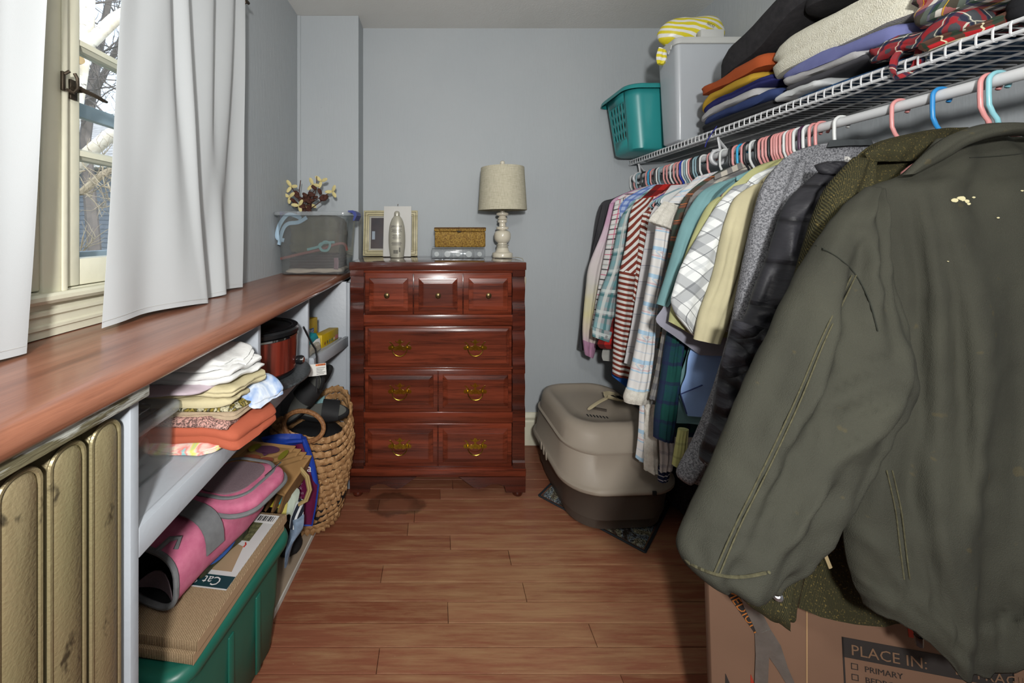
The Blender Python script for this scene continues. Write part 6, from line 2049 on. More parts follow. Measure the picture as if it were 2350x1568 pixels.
# gathered lower edge: pull the middle of the hem down
for i, p in enumerate(bm.v):
    px = CX + p.x / p.y * F
    py = CY - (p.z - CZ) / p.y * F
    if py > 1240:
        f_ = min(1, (py - 1240) / 150)
        sag = 105 * math.exp(-((px - 2260) / 95) ** 2) + 40 * math.exp(-((px - 2480) / 110) ** 2) - 6 * math.exp(-((px - 2060) / 60) ** 2)
        bm.v[i] = p + V((.006 * f_ * nz(px * .03, py * .03, 2), -.012 * f_ * nz(px * .028, py * .014, 7), -sag * f_ * p.y / F))
crease(bm, [
    ([(2085, 470), (2110, 640), (2105, 800), (2120, 1000)], .014, 16), ([(2140, 450), (2165, 650), (2160, 900), (2150, 1150)], -.014, 26),
    ([(2130, 380), (2150, 480), (2190, 700), (2210, 950), (2215, 1150)], .016, 16), ([(2250, 600), (2280, 900), (2270, 1200)], -.012, 42), ([(2310, 700), (2345, 1000), (2330, 1250)], .014, 26),
    ([(2040, 560), (2070, 760), (2075, 900)], .010, 14), ([(1995, 850), (1970, 950), (1962, 1060)], .012, 14), ([(2000, 1000), (2030, 1090), (2010, 1180)], -.010, 18), ([(2095, 1000), (2085, 1120), (2110, 1230)], .012, 16),
    ([(2000, 1385), (2018, 1290)], .012, 9), ([(2045, 1385), (2038, 1290)], .012, 9), ([(2112, 1405), (2085, 1290), (2062, 1190)], .014, 11), ([(2160, 1440), (2142, 1340), (2122, 1260)], .014, 12), ([(2205, 1490), (2192, 1380)], .012, 11),
    ([(2290, 1500), (2326, 1390), (2346, 1320)], .016, 14), ([(2150, 1100), (2165, 1250), (2205, 1400)], -.012, 18), ([(2240, 1440), (2300, 1420), (2350, 1400)], .012, 14), ([(1960, 1220), (2010, 1250), (2040, 1320)], -.010, 14),
    ([(2180, 420), (2260, 440), (2345, 400)], .006, 20)], 1.15)
bgrid = [[bm.v[i * 160 + j] for j in range(81)] for i in range(100)]
bm.build('body', M_army, arm, angle=180)
srow = [(1990, 428, 2030, 436, .79, .012), (1932, 482, 2026, 520, .765, .035), (1876, 560, 2034, 640, .745, .05), (1822, 664, 2058, 780, .72, .06), (1762, 800, 2072, 886, .695, .066), (1702, 932, 2004, 990, .67, .068), (1642, 1080, 1930, 1106, .645, .066),
        (1588, 1196, 1852, 1232, .625, .062), (1560, 1256, 1790, 1302, .615, .056), (1572, 1294, 1772, 1322, .612, .050), (1610, 1322, 1750, 1334, .61, .036)]
sm, sgrid = dgrid(srow, 80, 34, (.018, 5, 1.2), 63, wr=.007)
crease(sm, [
    ([(2072, 900), (2000, 930), (1930, 962)], .014, 13), ([(2055, 830), (1990, 842), (1930, 872)], .010, 13), ([(2000, 985), (1950, 1000), (1895, 1040)], .012, 13), ([(1990, 885), (1925, 915), (1880, 930)], -.012, 18),
    ([(2040, 780), (1985, 770), (1950, 745)], .008, 12), ([(1905, 620), (1835, 760), (1765, 900)], -.010, 34), ([(1850, 700), (1790, 850), (1720, 1000)], .010, 22), ([(1795, 925), (1806, 1000), (1795, 1090)], .008, 11),
    ([(1835, 940), (1862, 990), (1850, 1060)], .007, 10), ([(1600, 1215), (1690, 1238), (1760, 1240)], .007, 12), ([(1650, 1170), (1740, 1190), (1830, 1160)], .008, 14), ([(1690, 1075), (1740, 1110), (1760, 1150)], .008, 13),
    ([(1610, 1180), (1600, 1250), (1620, 1310)], .006, 10), ([(1880, 1120), (1830, 1170), (1800, 1240)], .008, 12), ([(1960, 520), (1975, 600), (1965, 660)], .008, 14), ([(1930, 520), (1900, 600)], -.006, 16)], 1.3)
sgrid = [[sm.v[i * 68 + j] for j in range(35)] for i in range(80)]
sm.build('sleeve', M_army, arm, angle=180)
crow = [(2072, 402, 2098, 400, .785, .008), (2132, 344, 2170, 362, .775, .014), (2186, 308, 2214, 336, .77, .018), (2260, 284, 2275, 318, .768, .02), (2350, 284, 2352, 312, .768, .02), (2450, 300, 2440, 326, .775, .018), (2530, 350, 2510, 370, .79, .012)]
loft(crow, 40, 10, (.004, 3, 2), 64).build('collar', M_army, arm, angle=70)


def pix(p):
    return (CX + p.x / p.y * F, CY - (p.z - CZ) / p.y * F)


def on(grid, x, y, off=.0015):
    c = sorted(((pix(p)[0] - x) ** 2 + (pix(p)[1] - y) ** 2, p.y) for r in grid for p in r)[:4]
    wt = [1 / (q[0] + 4) for q in c]
    return P(x, y, sum(a * q[1] for a, q in zip(wt, c)) / sum(wt) - off)


M_seam = mat('olive_thread', '4a4733', .9, .2, 200)
M_seamd = mat('dark_seam', '24261f', .9)


def seam(grid, pts, material, r=.0011, n=40, nm='seam'):
    q = spl(pts, n)
    MB().tube([on(grid, a, b) for a, b in q], r, 6).build(nm, material, arm)


seam(sgrid, [(1965, 632), (1930, 705), (1890, 790), (1835, 925), (1765, 1075), (1700, 1205), (1650, 1322)], M_seam)
seam(sgrid, [(1955, 632), (1920, 705), (1880, 790), (1823, 925), (1752, 1075), (1688, 1205), (1637, 1320)], M_seam, nm='stitching')
seam(sgrid, [(1872, 562), (1925, 592), (1965, 632), (1995, 690), (2015, 760)], M_seamd)
seam(bgrid, [(1990, 445), (2006, 520), (2028, 620), (2050, 690), (2078, 752)], M_seamd, .002)
seam(bgrid, [(1998, 445), (2014, 520), (2036, 620), (2058, 690), (2086, 752)], M_seam, .0012, nm='stitching')
seam(bgrid, [(2225, 362), (2290, 358), (2350, 352)], M_seamd)
seam(bgrid, [(2035, 1080), (2055, 1170), (2065, 1250), (2075, 1330)], M_seam)
seam(bgrid, [(2048, 1080), (2068, 1170), (2078, 1250), (2088, 1330)], M_seam, nm='stitching')
seam(sgrid, [(1566, 1268), (1580, 1292), (1640, 1318), (1700, 1325), (1765, 1314)], M_seam, .0022)
M_paint = mat('cream_paint_spot', 'c5bd95', .6, .05)
for x, y, r in ((2190, 460, .007), (2205, 456, .0085), (2217, 462, .006), (2222, 468, .004), (2234, 453, .0032), (2290, 500, .0026), (2175, 600, .0015), (2345, 438, .0025)):
    p = on(bgrid, x, y, .0015)
    MB().prism([(r * (1 + .45 * nz(q * 1.3, x, y)) * math.cos(2 * PI * q / 11), r * .55 * (1 + .5 * nz(q * 1.7, y, x)) * math.sin(2 * PI * q / 11)) for q in range(11)], p, (1, 0, 0), (0, 0, 1), (0, -1, 0), .0008).build('paint_spot', M_paint, arm, smooth=False)
MB().obox(P(1626, 1110, .885), V((.012, 0, .030)), V((.008, 0, .004)), V((0, .0008, 0))).build('care_tag', mat('white_tag', 'c4c6c8', .7), jk, smooth=False)
dc = [P(2072, 1392, .70), P(2092, 1420, .69), P(2104, 1445, .69), P(2106, 1462, .69)]
MB().tube(dc, [.006, .0085, .007, .003], 8).build('drawcord', M_blackm, arm)
MB().tube([P(2108, 1460, .69), P(2110, 1482, .69)], [.006, .005], 8).build('cord_lock', M_black, arm)


# ================================================================== things on the wire shelf
ZD = SZ + .0045
# ------------------------------------------------------------------ teal laundry basket
M_tealpl = mat('teal_basket_plastic', '2a8788', 0.35, 0.04, 6, 0.1, 400, 0.0005, spec=.5)
lb2 = empty('laundry_basket', (1.24, 2.17, ZD), 'teal plastic laundry basket with oval holes at the far end of the wire shelf', 'laundry basket')
bx, by = 1.245, 2.175


def bring(w_, d_, z, r=.07, n=8):
    return [V((*p, z)) for p in rrect(bx, by, w_, d_, r, 0, n)]


# wall with real holes on the long side facing the room (X-): build the side as a strip grid leaving oval openings out
zs0, zs1 = ZD, ZD + .335


def bw(z):
    f = (z - zs0) / (zs1 - zs0)
    return .385 + .085 * f, .270 + .055 * f


rg = [bring(.36, .245, zs0 + .001)] + [bring(*bw(zs0 + .012 + (zs1 - .012 - zs0) * q / 6), zs0 + .012 + (zs1 - .012 - zs0) * q / 6) for q in range(7)]
wall = MB()
n8 = len(rg[0])
hole_cols = 5
# straight edge on X- side runs between the corner arcs: find its two end indices
iL = [i for i in range(n8) if abs(rg[3][i].x - min(p.x for p in rg[3])) < 1e-6]
wall.rings([rg[0], rg[1]], True, False)
for q in range(1, 7):
    a, b = rg[q], rg[q + 1]
    for j in range(n8):
        k2 = (j + 1) % n8
        if j in iL and k2 in iL:
            continue
        wall.add([a[j], a[k2], b[k2], b[j]], [(0, 1, 2, 3)])
jA, jB = sorted(iL)[0], sorted(iL)[-1]
yA, yB = rg[3][jA].y, rg[3][jB].y


def side_pt(u, z):
    w_, d_ = bw(z)
    ya, yb = by + d_ / 2 - .07, by - d_ / 2 + .07
    return V((bx - w_ / 2, ya + (yb - ya) * u, z))


NU, NZ_ = 5, 4
zlo, zhi = zs0 + .012, zs1
cell_z = [zlo, zs0 + .085, zs0 + .135, zs0 + .185, zs0 + .235, zs0 + .275, zhi]


def quad(u0, u1, z0, z1):
    wall.add([side_pt(u0, z0), side_pt(u1, z0), side_pt(u1, z1), side_pt(u0, z1)], [(0, 1, 2, 3)])


zc0, zc1 = zs0 + .075, zs0 + .275
quad(0, 1, zlo, zc0)
quad(0, 1, zc1, zhi)
for cu in range(NU):
    for cz_ in range(NZ_):
        u0, u1 = cu / NU, (cu + 1) / NU
        z0, z1 = zc0 + (zc1 - zc0) * cz_ / NZ_, zc0 + (zc1 - zc0) * (cz_ + 1) / NZ_
        um, zm = (u0 + u1) / 2, (z0 + z1) / 2
        outer, inner = [], []
        for t in range(16):
            a = 2 * PI * t / 16
            ca, sa = math.cos(a), math.sin(a)
            kk = 1 / max(abs(ca), abs(sa))
            outer.append(side_pt(um + ca * kk * (u1 - u0) / 2, zm + sa * kk * (z1 - z0) / 2))
            inner.append(side_pt(um + ca * (u1 - u0) * .28, zm + sa * (z1 - z0) * .36))
        wall.rings([outer, inner], False, False)
ob = wall.build('basket_wall', M_tealpl, lb2, angle=50, merge=.0002)
md = ob.modifiers.new('thickness', 'SOLIDIFY')
md.thickness = .003
rim = []
for q, (dw, dz) in enumerate(((0, 0), (.03, .004), (.045, -.004), (.05, -.022), (.046, -.022), (.040, -.002), (.0, .010), (-.006, .006))):
    w_, d_ = bw(zs1)
    rim.append(bring(w_ + dw, d_ + dw * .9, zs1 + dz))
MB().rings(rim, False, False).build('rim', M_tealpl, lb2, angle=60)
folded('laundry_bundle', 'tan and brown laundry inside the teal basket', 'laundry', mat('tan_laundry', '9a8266', .9, .3, 18, c2='4a3a30'), [(1.09, 2.07), (1.38, 2.07), (1.38, 2.28), (1.09, 2.28)], ZD + .006, .24, layers=4, wob=.05, seed=70)

# ------------------------------------------------------------------ tall translucent tote
M_milk = clear('milky_tote_plastic', 'c3c9cf', .12, .2, .72)
M_milkrim = mat('white_tote_rim', 'bdbfbc', .35, .03)
tt = empty('tall_tote', (1.31, 1.90, ZD), 'tall translucent plastic tote with white rim beside the teal basket', 'tote')
rg = []
for w_, d_, z in ((.30, .12, ZD + .001), (.315, .135, ZD + .008), (.35, .165, ZD + .48), (.344, .159, ZD + .48), (.31, .13, ZD + .012), (.2, .08, ZD + .012)):
    rg.append([V((*p, z)) for p in rrect(1.318, 1.912, w_, d_, .022, 0, 5)])
MB().rings(rg).build('body', M_milk, tt, angle=50)
rg = []
for w_, z in ((.004, .460), (.016, .462), (.018, .482), (.010, .492), (-.006, .492), (-.008, .48)):
    rg.append([V((*p, ZD + z)) for p in rrect(1.318, 1.912, .347 + w_, .165 + w_, .026, 0, 5)])
MB().rings(rg, False, False).build('rim', M_milkrim, tt, angle=60)
for q in range(3):
    MB().prism([(0, 0), (.035, 0), (.035, -.022), (.025, -.034), (.016, -.020), (.006, -.018)], (1.1345, 1.85 + q * .045, ZD + .465), (0, 1, 0), (0, 0, 1), (-1, 0, 0), .006).build('clip', M_milkrim, tt, smooth=False)
M_navyc = fabric('navy_bag_contents', '2b2f40')
folded('cloth_bundle', 'grey blue cloth inside the tall translucent tote', 'cloth', fabric('grey_blue_cloth', '76808c'), [(1.175, 1.86), (1.46, 1.86), (1.46, 1.965), (1.175, 1.965)], ZD + .016, .40, layers=6, wob=.02, seed=71)
# yellow striped bag on it
s = NT('yellow_white_stripe_plastic').set(.35, 0, .5)
x, y, z = s.sep(s.coord())
wv_ = s.math('ADD', s.math('MULTIPLY', z, 34), s.math('ADD', s.math('MULTIPLY', x, 9), s.math('MULTIPLY', s.noise(s.coord(), 6, 2), 2.4)))
s.base(s.mix(s.math('LESS_THAN', s.math('FRACT', wv_), .52), lin('d8d8d2'), lin('d0c22a')))
s.bump(s.noise(s.coord(), 40, 3), .3, .006)
yb_ = empty('striped_bag', (1.26, 1.92, ZD + .492), 'yellow and white striped plastic bag on top of the tall tote', 'bag')
m = MB()
rg = []
for i in range(14):
    t = PI * i / 13
    r = max(.02, math.sin(t)) ** .75
    zz = .078 - .078 * math.cos(t)
    rg.append([V((1.30 + .165 * r * math.cos(2 * PI * j / 36) - .03 * (1 - zz / .132), 1.945 + .062 * r * math.sin(2 * PI * j / 36), ZD + .4935 + zz)) for j in range(36)])
m.rings(rg)
for i, p in enumerate(m.v):
    m.v[i] = p + V((.012 * nz(p.x * 14, p.y * 14, p.z * 14), .010 * nz(p.x * 14, p.y * 14, p.z * 14 + 7), .014 * nz(p.x * 9, p.y * 9, 3) if p.z > ZD + .51 else 0))
m.build('bag_body', s.m, yb_)
loft([(1512, 108, 1530, 120, 1.83, .01), (1506, 128, 1530, 140, 1.83, .014), (1508, 146, 1522, 150, 1.83, .008)], 10, 8, (.006, 5, 3), 72).build('bag_corner', s.m, yb_)
text('word', 'ISCO', P(1622, 55, 1.87), (1, 0, -.48), (.45, 0, 1), .018, M_ink, yb_)
MB().box(1.265, 1.375, 1.835, 1.868, ZD + .4935, ZD + .535, .003).build('small_box', M_milkrim, None, label='small white box in front of the striped bag on the tall tote', cat='box')

# ------------------------------------------------------------------ folded clothes on the wire shelf
GS = 'folded clothes piled on the wire shelf'
X0, X1 = 1.165, 1.47


def sf(name, label, ctg, material, y0, y1, z0, th, x0=X0, x1=X1, **kw):
    return folded(name, label, ctg, material, [(x0, y0), (x1, y0), (x1, y1), (x0, y1)], z0, th, GS, **kw)


M_blk = fabric('washed_black_jersey', '232427')
M_navyh = fabric('heather_navy_jersey', '33416a', c2='27335a')
M_navy = fabric('deep_navy_jersey', '26285a')
M_greyrib = fabric('light_grey_rib', 'a3a3a4', bump=.6, bs=240)
M_must = fabric('mustard_jersey', 'ab8a2e')
M_or2 = fabric('burnt_orange_jersey', '9c4a26')
M_fl = mat('black_speckled_fleece', '2b2a2c', .95, .1, 60, .5, 420, .003, c2='1e1d20')
droop = lambda k: (lambda s_, t_: -k * max(0, t_ - .75) ** 1.3)
sf('folded_shirt', 'washed black shirt at the bottom of the pile beside the tall tote', 'shirt', M_blk, 1.34, 1.72, ZD, .034, layers=2, wob=.03, seed=80, x0=1.172)
sf('folded_sweatshirt', 'heather navy sweatshirt above the washed black shirt', 'sweatshirt', M_navyh, 1.32, 1.70, ZD + .036, .030, layers=1, wob=.05, seed=81, x0=1.168, zf=droop(.05))
sf('folded_sweatshirt', 'light grey ribbed sweatshirt in the pile beside the tall tote', 'sweatshirt', M_greyrib, 1.40, 1.715, ZD + .068, .026, layers=1, wob=.05, seed=82, zf=droop(.15))
nv = sf('folded_shirt', 'deep navy shirt with white leaf print in the pile', 'shirt', M_navy, 1.36, 1.705, ZD + .095, .030, layers=2, wob=.05, seed=83, x0=1.172, zf=droop(.12))
sf('folded_shirt', 'mustard yellow shirt in the pile under the burnt orange one', 'shirt', M_must, 1.40, 1.71, ZD + .126, .030, layers=1, wob=.05, seed=84, zf=droop(.22))
sf('folded_shirt', 'burnt orange shirt with yellow print under the black fleece', 'shirt', M_or2, 1.36, 1.70, ZD + .158, .044, layers=1, wob=.06, seed=85, x0=1.16)
m = soft_slab([(1.175, 1.20), (1.46, 1.20), (1.46, 1.66), (1.17, 1.64)], ZD + .205, .10, 1, r=.25, wob=.06, seed=86, puff=.025, zf=lambda s_, t_: .13 * max(0, 1 - t_) ** 2 - .012 * t_)
m.build('fleece_pullover', M_fl, None, label='black speckled fleece pullover heaped on top of the shelf pile', cat='pullover', group=GS)
m = soft_slab([(1.19, 1.06), (1.45, 1.06), (1.45, 1.30), (1.19, 1.28)], ZD + .27, .13, 1, r=.3, wob=.09, seed=87, puff=.03)
m.build('fleece_scarf', M_fl, None, label='black speckled fleece wrap propped behind the cream sherpa', cat='wrap', group=GS)
M_plaidblue = plaid('blue_check_flannel', '2f4f74', [('x', .04, 0, .016, '8fa9c0', .5), ('y', .04, 0, .016, '17263e', .6)])
sf('folded_flannel', 'blue check flannel lying flat on the wire deck', 'flannel shirt', M_plaidblue, .88, 1.31, ZD, .014, layers=1, wob=.03, seed=88, x0=1.20)
sf('folded_shirt', 'white shirt with blue stripe at the wire shelf lip', 'shirt', plaid('white_blue_bar', 'b4b7b8', [('y', .3, .35, .02, '6d8fae', .9)]), 1.17, 1.335, ZD + .016, .018, layers=1, wob=.06, seed=89)
sf('folded_shirt', 'dark grey shirt under the light grey sweatpants', 'shirt', fabric('dark_grey_jersey', '45454a'), 1.02, 1.30, ZD + .036, .016, layers=1, wob=.05, seed=90)
sf('folded_sweatpants', 'light grey sweatpants under the periwinkle hoodie', 'sweatpants', M_greyrib, 1.04, 1.30, ZD + .054, .026, layers=1, wob=.06, seed=91, x0=1.16, zf=lambda s_, t_: -.02 * max(0, .5 - t_))
M_peri = fabric('periwinkle_fleece', '6a6f9c', c2='5c608c')
sf('hoodie', 'periwinkle hoodie under the cream sherpa blanket', 'hoodie', M_peri, .95, 1.305, ZD + .070, .034, layers=1, wob=.08, seed=92, x0=1.155, zf=lambda s_, t_: -.03 * max(0, .6 - t_))
M_cs = mat('cream_sherpa', 'd0cebf', .95, .04, 60, .6, 300, .005, c2='c4c1b0')
m = fuzz(soft_slab([(1.165, .90), (1.46, .90), (1.46, 1.365), (1.16, 1.365)], ZD + .104, .098, 2, r=.2, wob=.035, seed=93, puff=.02), .0012, 140)
m.build('sherpa_blanket', M_cs, None, label='rolled cream sherpa blanket on the wire shelf', cat='blanket', group=GS)
M_tartan = plaid('white_red_tartan', 'c9c6be', [('x', .12, 0, .045, '8f1f26', .8), ('y', .12, 0, .045, '8f1f26', .8), ('x', .12, .45, .018, '1f3a2e', .85), ('y', .12, .45, .018, '1f3a2e', .85), ('x', .12, .30, .010, '2a3050', .8), ('y', .12, .30, .010, '2a3050', .8), ('x', .12, .68, .004, 'c9a52a', .9), ('y', .12, .68, .004, 'c9a52a', .9)], scale=.55)
sf('tartan_pajamas', 'white red and green tartan pajamas beside the cream sherpa', 'pajamas', M_tartan, .775, .935, ZD + .056, .09, layers=2, wob=.05, seed=94, x0=1.142, x1=1.44)
M_tart2 = plaid('grey_red_tartan', '43464a', [('x', .07, 0, .018, '8f2026', .7), ('y', .07, 0, .018, '8f2026', .7), ('x', .07, .5, .004, 'b9b8a8', .9), ('y', .07, .5, .004, 'b9b8a8', .9), ('x', .07, .7, .010, '1d2238', .8), ('y', .07, .7, .010, '1d2238', .8)], scale=.6)
sf('flannel_shirt', 'grey and red tartan flannel under the white tartan pajamas', 'shirt', M_tart2, .84, 1.03, ZD + .016, .036, layers=2, wob=.09, seed=95, x0=1.15, x1=1.42)
fs = bpy.data.objects['flannel_shirt'] if 'flannel_shirt' in bpy.data.objects else None
strap_t = MB()
loft([(2128, 62, 2150, 70, .925, .006), (2102, 110, 2130, 120, .945, .008), (2092, 150, 2112, 158, .955, .008), (2058, 172, 2062, 184, .975, .006), (2042, 160, 2052, 172, .98, .006), (2046, 130, 2062, 138, .975, .006), (2080, 96, 2092, 104, .955, .006)], 40, 8, (.003, 3, 3), 96).build('flannel_scarf', M_tart2, None, label='grey and red tartan scarf looped down over the shelf lip', cat='scarf', group=GS)
sf('folded_trousers', 'black trousers lying at the near end of the wire shelf', 'trousers', M_blk, .44, .815, ZD, .046, layers=2, wob=.05, seed=97, x0=1.175)
sf('knit_sweater', 'grey knit sweater between the tartans at the near shelf end', 'sweater', M_greyrib, .58, .765, ZD + .049, .045, layers=1, wob=.08, seed=98, x0=1.175)
loft([(2110, 100, 2130, 118, .90, .008), (2180, 72, 2200, 92, .865, .012), (2250, 52, 2262, 78, .835, .012), (2320, 20, 2340, 52, .80, .012), (2390, -20, 2410, 20, .77, .012)], 40, 10, (.006, 3, 3), 99).build('tartan_scarf', plaid('red_tartan', '9a1f24', [('x', .05, 0, .014, '1f3a2e', .8), ('y', .05, 0, .014, '1f3a2e', .8), ('x', .05, .5, .003, 'c9c2a0', .9), ('y', .05, .5, .003, 'c9c2a0', .9)]), None, label='red tartan scarf draped along the front of the black trousers', cat='scarf', group=GS)
# drawstring hanging from the pile
MB().tube([P(1672, 235, 1.63), P(1660, 270, 1.62), P(1634, 305, 1.60), P(1622, 325, 1.60), P(1618, 338, 1.60)], .0022, 6).build('drawstring', mat('navy_cord', '2a2f7a', .8), None, label='navy drawstring dangling over the shelf lip', cat='drawstring')

# ================================================================== on the floor at the right
s = NT('shag_rug').set(.95, 0, .1)
co = s.coord()
f = s.noise(co, 9, 3, .6, 1.0)
col = s.ramp(f, [(.30, lin('1f1a16')), (.42, lin('5a4e44')), (.50, lin('9fb0bd')), (.58, lin('c4c0a2')), (.68, lin('6a5448'))])
s.base(s.mix(s.step(s.noise(co, 170, 2), .35, .65), col, lin('2a2622')))
s.bump(s.noise(co, 260, 2), 1.0, .015)
A = V((.504, 1.896, 0))
B = V((.847, 1.563, 0))
e1 = B - A
e2 = V((-e1.y, e1.x, 0)).normalized() * .60
rug = empty('rug', A + e1 / 2 + e2 / 2, 'small multicoloured shag rug under the litter box', 'rug')
n = 56
rows = []
rr_ = random.Random(9)
for i in range(n):
    row = []
    for j in range(n):
        u, v = i / (n - 1), j / (n - 1)
        e = min(u, v, 1 - u, 1 - v)
        p = A + e1 * (.02 + .96 * u) + e2 * (.02 + .96 * v)
        row.append(p + V((0, 0, .0045 + min(.008, e * .5) * (.7 + .6 * rr_.random()))))
    rows.append(row)
MB().grid(rows).build('pile', s.m, rug)
edge = [A, A + e1, A + e1 + e2, A + e2]
for q in range(4):
    a, b = edge[q], edge[(q + 1) % 4]
    MB().tube([a + V((0, 0, .005)), b + V((0, 0, .005))], .0045, 6, False, (1, 1.3)).build('binding', mat('dark_rug_binding', '23272c', .8), rug)

# ------------------------------------------------------------------ covered litter box
M_taupe = mat('taupe_plastic', '91877a', .5, .03, 6, .25, 420, .0008, spec=.4)
M_taupe2 = mat('dark_taupe_plastic', '4f4740', .5, .03, 6, .25, 420, .0008, spec=.4)
lit = empty('litter_box', (.80, 1.93, .012), 'taupe covered cat litter box with dark base on the rug', 'litter box')
lr = math.radians(3)


def lring(cx_, cy_, w_, d_, r, z, tilt=0):
    return [V((p[0], p[1], z + tilt * (p[1] - 1.93))) for p in rrect(cx_, cy_, w_, d_, r, lr, 9)]


MB().rings([lring(.80, 1.93, .40, .50, .12, .0165), lring(.80, 1.93, .43, .53, .13, .022), lring(.80, 1.93, .45, .555, .14, .068), lring(.80, 1.93, .458, .562, .14, .070), lring(.80, 1.93, .49, .60, .15, .205), lring(.80, 1.93, .50, .61, .15, .21)]).build('base', M_taupe2, lit, angle=50)
MB().rings([lring(.80, 1.93, .520, .628, .155, .196), lring(.80, 1.93, .530, .640, .16, .203), lring(.80, 1.93, .530, .640, .16, .214), lring(.80, 1.93, .512, .622, .155, .222), lring(.80, 1.935, .500, .61, .15, .226),
            lring(.80, 1.955, .470, .57, .15, .335), lring(.80, 1.957, .476, .576, .15, .338), lring(.80, 1.957, .476, .576, .15, .346), lring(.80, 1.960, .455, .555, .145, .351), lring(.80, 1.972, .435, .53, .14, .400),
            lring(.80, 1.980, .412, .505, .13, .424), lring(.80, 1.985, .370, .46, .12, .434), lring(.80, 1.985, .330, .42, .11, .432), lring(.80, 1.985, .315, .405, .10, .424), lring(.80, 1.985, .2, .25, .08, .421)]).build('hood', M_taupe, lit, angle=50)
MB().box(.905, .922, 1.6065, 1.614, .203, .221, .002).build('clip_slot', M_blackm, lit)
for q in range(3):
    MB().box(.528, .534, 1.86 + q * .045, 1.882 + q * .045, .20, .238, .002).build('side_clip', M_taupe, lit)
# recessed handle and vents on the hood
MB().tube([(.78, 1.93, .4235), (.84, 1.90, .4235)], .014, 10, False, (.25, 1)).build('handle_recess', M_taupe2, lit)
for q in range(7):
    MB().box(.725 + q * .014, .732 + q * .014, 1.842 - .004 * q, 1.866 - .004 * q, .4205, .4225).build('vent_slot', M_blackm, lit, smooth=False)
# scoop
M_ivory = mat('ivory_plastic', 'b5a98a', .4, .05)
sc2 = empty('litter_scoop', (.80, 1.86, .4335), 'ivory plastic litter scoop lying on the litter box hood', 'scoop')
h0_, h1_ = PZ(1350, 940, .438), PZ(1392, 914, .452)
MB().tube(spl([tuple(h0_), tuple(h0_.lerp(h1_, .5) + V((0, 0, .004))), tuple(h1_)], 10), [.006, .009, .010, .010, .010, .010, .010, .010, .010, .009], 8, False, (.6, 1)).build('handle', M_ivory, sc2)
ax_ = V((.9, .12, -.05)).normalized()
sy_ = V((-.12, .9, 0)).normalized()
o = h1_ - ax_ * .005
rows = []
for i in range(7):
    u = i / 6
    row = []
    for j in range(9):
        v = -1 + 2 * j / 8
        wv_ = .022 + .030 * min(1, u * 2.2)
        row.append(o + ax_ * (u * .10) + sy_ * (v * wv_) + V((0, 0, .024 * abs(v) ** 3 * (1 - .4 * u) - .012 * u)))
    rows.append(row)
MB().sheet(rows, .0025).build('scoop_pan', M_ivory, sc2)
for q in range(5):
    for r_ in range(2):
        MB().box(*[c for c in ()]) if False else None
        c = o + ax_ * (.04 + .035 * r_) + sy_ * (-.026 + .013 * q) + V((0, 0, .0005 - .006 * (.4 + .35 * r_)))
        MB().obox(c, ax_ * .024, sy_ * .006, (0, 0, .0032)).build('slot', M_blackm, sc2, smooth=False)

# black faux fur bundle under the coats
m = MB()
rg = []
for i in range(14):
    t = PI * i / 13
    rg.append([V((1.20 + .15 * math.sin(t) * math.cos(2 * PI * j / 30), 1.76 + .13 * math.sin(t) * math.sin(2 * PI * j / 30), .004 + .13 * (1 - math.cos(t)))) for j in range(30)])
m.rings(rg)
fuzz(m, .03, 18)
fuzz(m, .012, 70)
for i, p in enumerate(m.v):
    p.z = max(.003, p.z)
m.build('faux_fur', mat('black_faux_fur', '141315', .95, .2, 60, 1.0, 90, .03), None, label='black faux fur bundle on the floor under the hanging coats', cat='fur')

# ------------------------------------------------------------------ flattened moving carton
M_box = mat('moving_carton', '6b5140', .85, .04, 5, .12, 120, .001)
A = V((.617, .848, .001))
dirv = V((.98, -.21, 0)).normalized()
nv_ = V((dirv.y, -dirv.x, 0))
nv_ = nv_ if nv_.y < 0 else -nv_
lean = V((-nv_.x * .04, -nv_.y * .04, .60))
upv = lean.normalized()
crt = empty('moving_carton', A + dirv * .36 - nv_ * .02, 'flattened brown moving carton printed with a room checklist below the army jacket', 'carton')
MB().obox(A - nv_ * .024, dirv * .72, nv_ * .024, lean, .002).build('panel', M_box, crt)
nf = dirv.cross(upv)
nf = nf if nf.y < 0 else -nf


def face(px, py, off=.0005):
    """point on the carton front under the pixel (px,py)"""
    ray = P(px, py, 1.0) - V((0, 0, CZ))
    o_ = V((0, 0, CZ))
    t = (A - o_).dot(nf) / ray.dot(nf)
    return o_ + ray * t + nf * off


M_bp = mat('carton_black_print', '2a2624', .8)
M_rp = mat('carton_red_print', '96301f', .8)
M_kp = mat('carton_bare', '735944', .85)
c0, c1_ = face(1931, 1461), face(2325, 1537)
rv = (c1_ - c0)
Lr = rv.length
rv = dirv
hb = .040
MB().obox(c0 - upv * hb, rv * Lr, upv * hb, nf * .0006).build('print_band', M_bp, crt, smooth=False)
text('print_word', 'PLACE IN:', c0 - upv * (hb * .80) + rv * .014 + nf * .0008, rv, upv, .030, M_kp, crt)
text('print_word', 'FRAGILE', c0 - upv * (hb * .80) + rv * .225 + nf * .0008, rv, upv, .026, M_kp, crt)
MB().obox(c0 - upv * (hb * .78) + rv * .192 + nf * .0008, rv * .019, upv * .019, nf * .0004).build('print_box', M_kp, crt, smooth=False)
for xx in (0, Lr - .003):
    MB().obox(c0 + rv * xx - upv * .34, rv * .003, upv * .34, nf * .0006).build('print_rule', M_bp, crt, smooth=False)
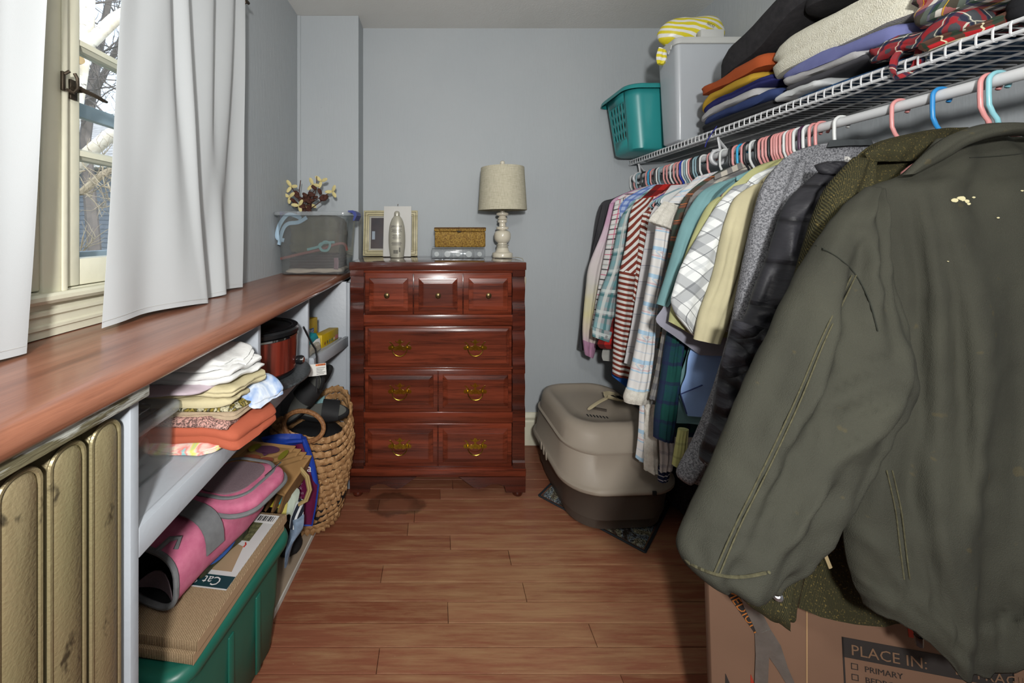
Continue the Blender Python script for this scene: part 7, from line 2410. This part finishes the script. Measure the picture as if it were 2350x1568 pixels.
for ci, col_ in enumerate((('PRIMARY', 'BEDROOM_______', 'FAMILY ROOM', 'LIVING ROOM', 'DINING ROOM', 'BASEMENT'), ('', 'KITCHEN', 'LAUNDRY', 'BATHROOM', 'GARAGE', 'OFFICE'))):
    for ri, wd_ in enumerate(col_):
        if not wd_:
            continue
        p = c0 - upv * (hb + .021 + ri * .0215) + rv * (.014 + ci * .190) + nf * .0006
        for e0, e1, w1, w2 in ((0, 0, .012, .0012), (0, .0108, .012, .0012), (0, 0, .0012, .012), (.0108, 0, .0012, .012)):
            MB().obox(p + rv * e0 + upv * e1, rv * w1, upv * w2, nf * .0004).build('print_checkbox', M_bp, crt, smooth=False)
        text('print_word', wd_, p + rv * .023 + nf * .0003, rv, upv, .0165, M_bp, crt)
# red mark under the hem, diagonal flap edge with lettering, silver tape
quad_prism([face(2080, 1425), face(2185, 1440), face(2180, 1478), face(2085, 1462)], nf * .0004).build('red_print', M_rp, crt, smooth=False)
quad_prism([face(1655, 1345, .0015), face(1690, 1345, .0015), face(1738, 1440, .0015), face(1734, 1456, .0015)], nf * .001).build('flap_edge', M_bp, crt, smooth=False)
fa, fb = face(1660, 1350, .003), face(1722, 1440, .003)
text('flap_word', 'MEDIUM', fa + (fb - fa) * .04, fb - fa, nf.cross(fb - fa), .026, mat('carton_orange_print', 'a8662c', .8), crt)
M_tape = mat('silver_tape', '77746f', .25, .1, 40, .4, 60, .004, metal=.5)


def tape(pts, nm='tape'):
    rows = [[face(a, b, .0030 + .002 * math.sin(i)), face(c, d, .0030 + .0015 * math.cos(i))] for i, (a, b, c, d) in enumerate(pts)]
    rows = [[V(p) for p in (r[0], (r[0] + r[1]) / 2 + nf * .002, r[1])] for r in rows]
    MB().sheet(rows, .0008).build(nm, M_tape, crt)


tape([(1694, 1358, 1700, 1362), (1705, 1390, 1742, 1395), (1725, 1430, 1765, 1440), (1752, 1490, 1790, 1480), (1780, 1530, 1806, 1530), (1806, 1572, 1824, 1572)])
tape([(1730, 1450, 1764, 1440), (1731, 1500, 1762, 1500), (1728, 1572, 1760, 1572)])
quad_prism([face(1664, 1545), face(1664, 1600), face(1690, 1600)], nf * .0005) if False else None
quad_prism([face(1664, 1546), face(1665, 1546), face(1684, 1590), face(1664, 1590)], nf * .0005).build('arrow_print', M_bp, crt, smooth=False)
quad_prism([face(1722, 1548), face(1723, 1548), face(1740, 1590), face(1722, 1590)], nf * .0005).build('arrow_print', M_rp, crt, smooth=False)
MB().tube([face(1851, 1395, .001), face(1851, 1600, .001)], .0012, 6).build('crease', mat('pale_crease', 'a98a64', .8), crt)
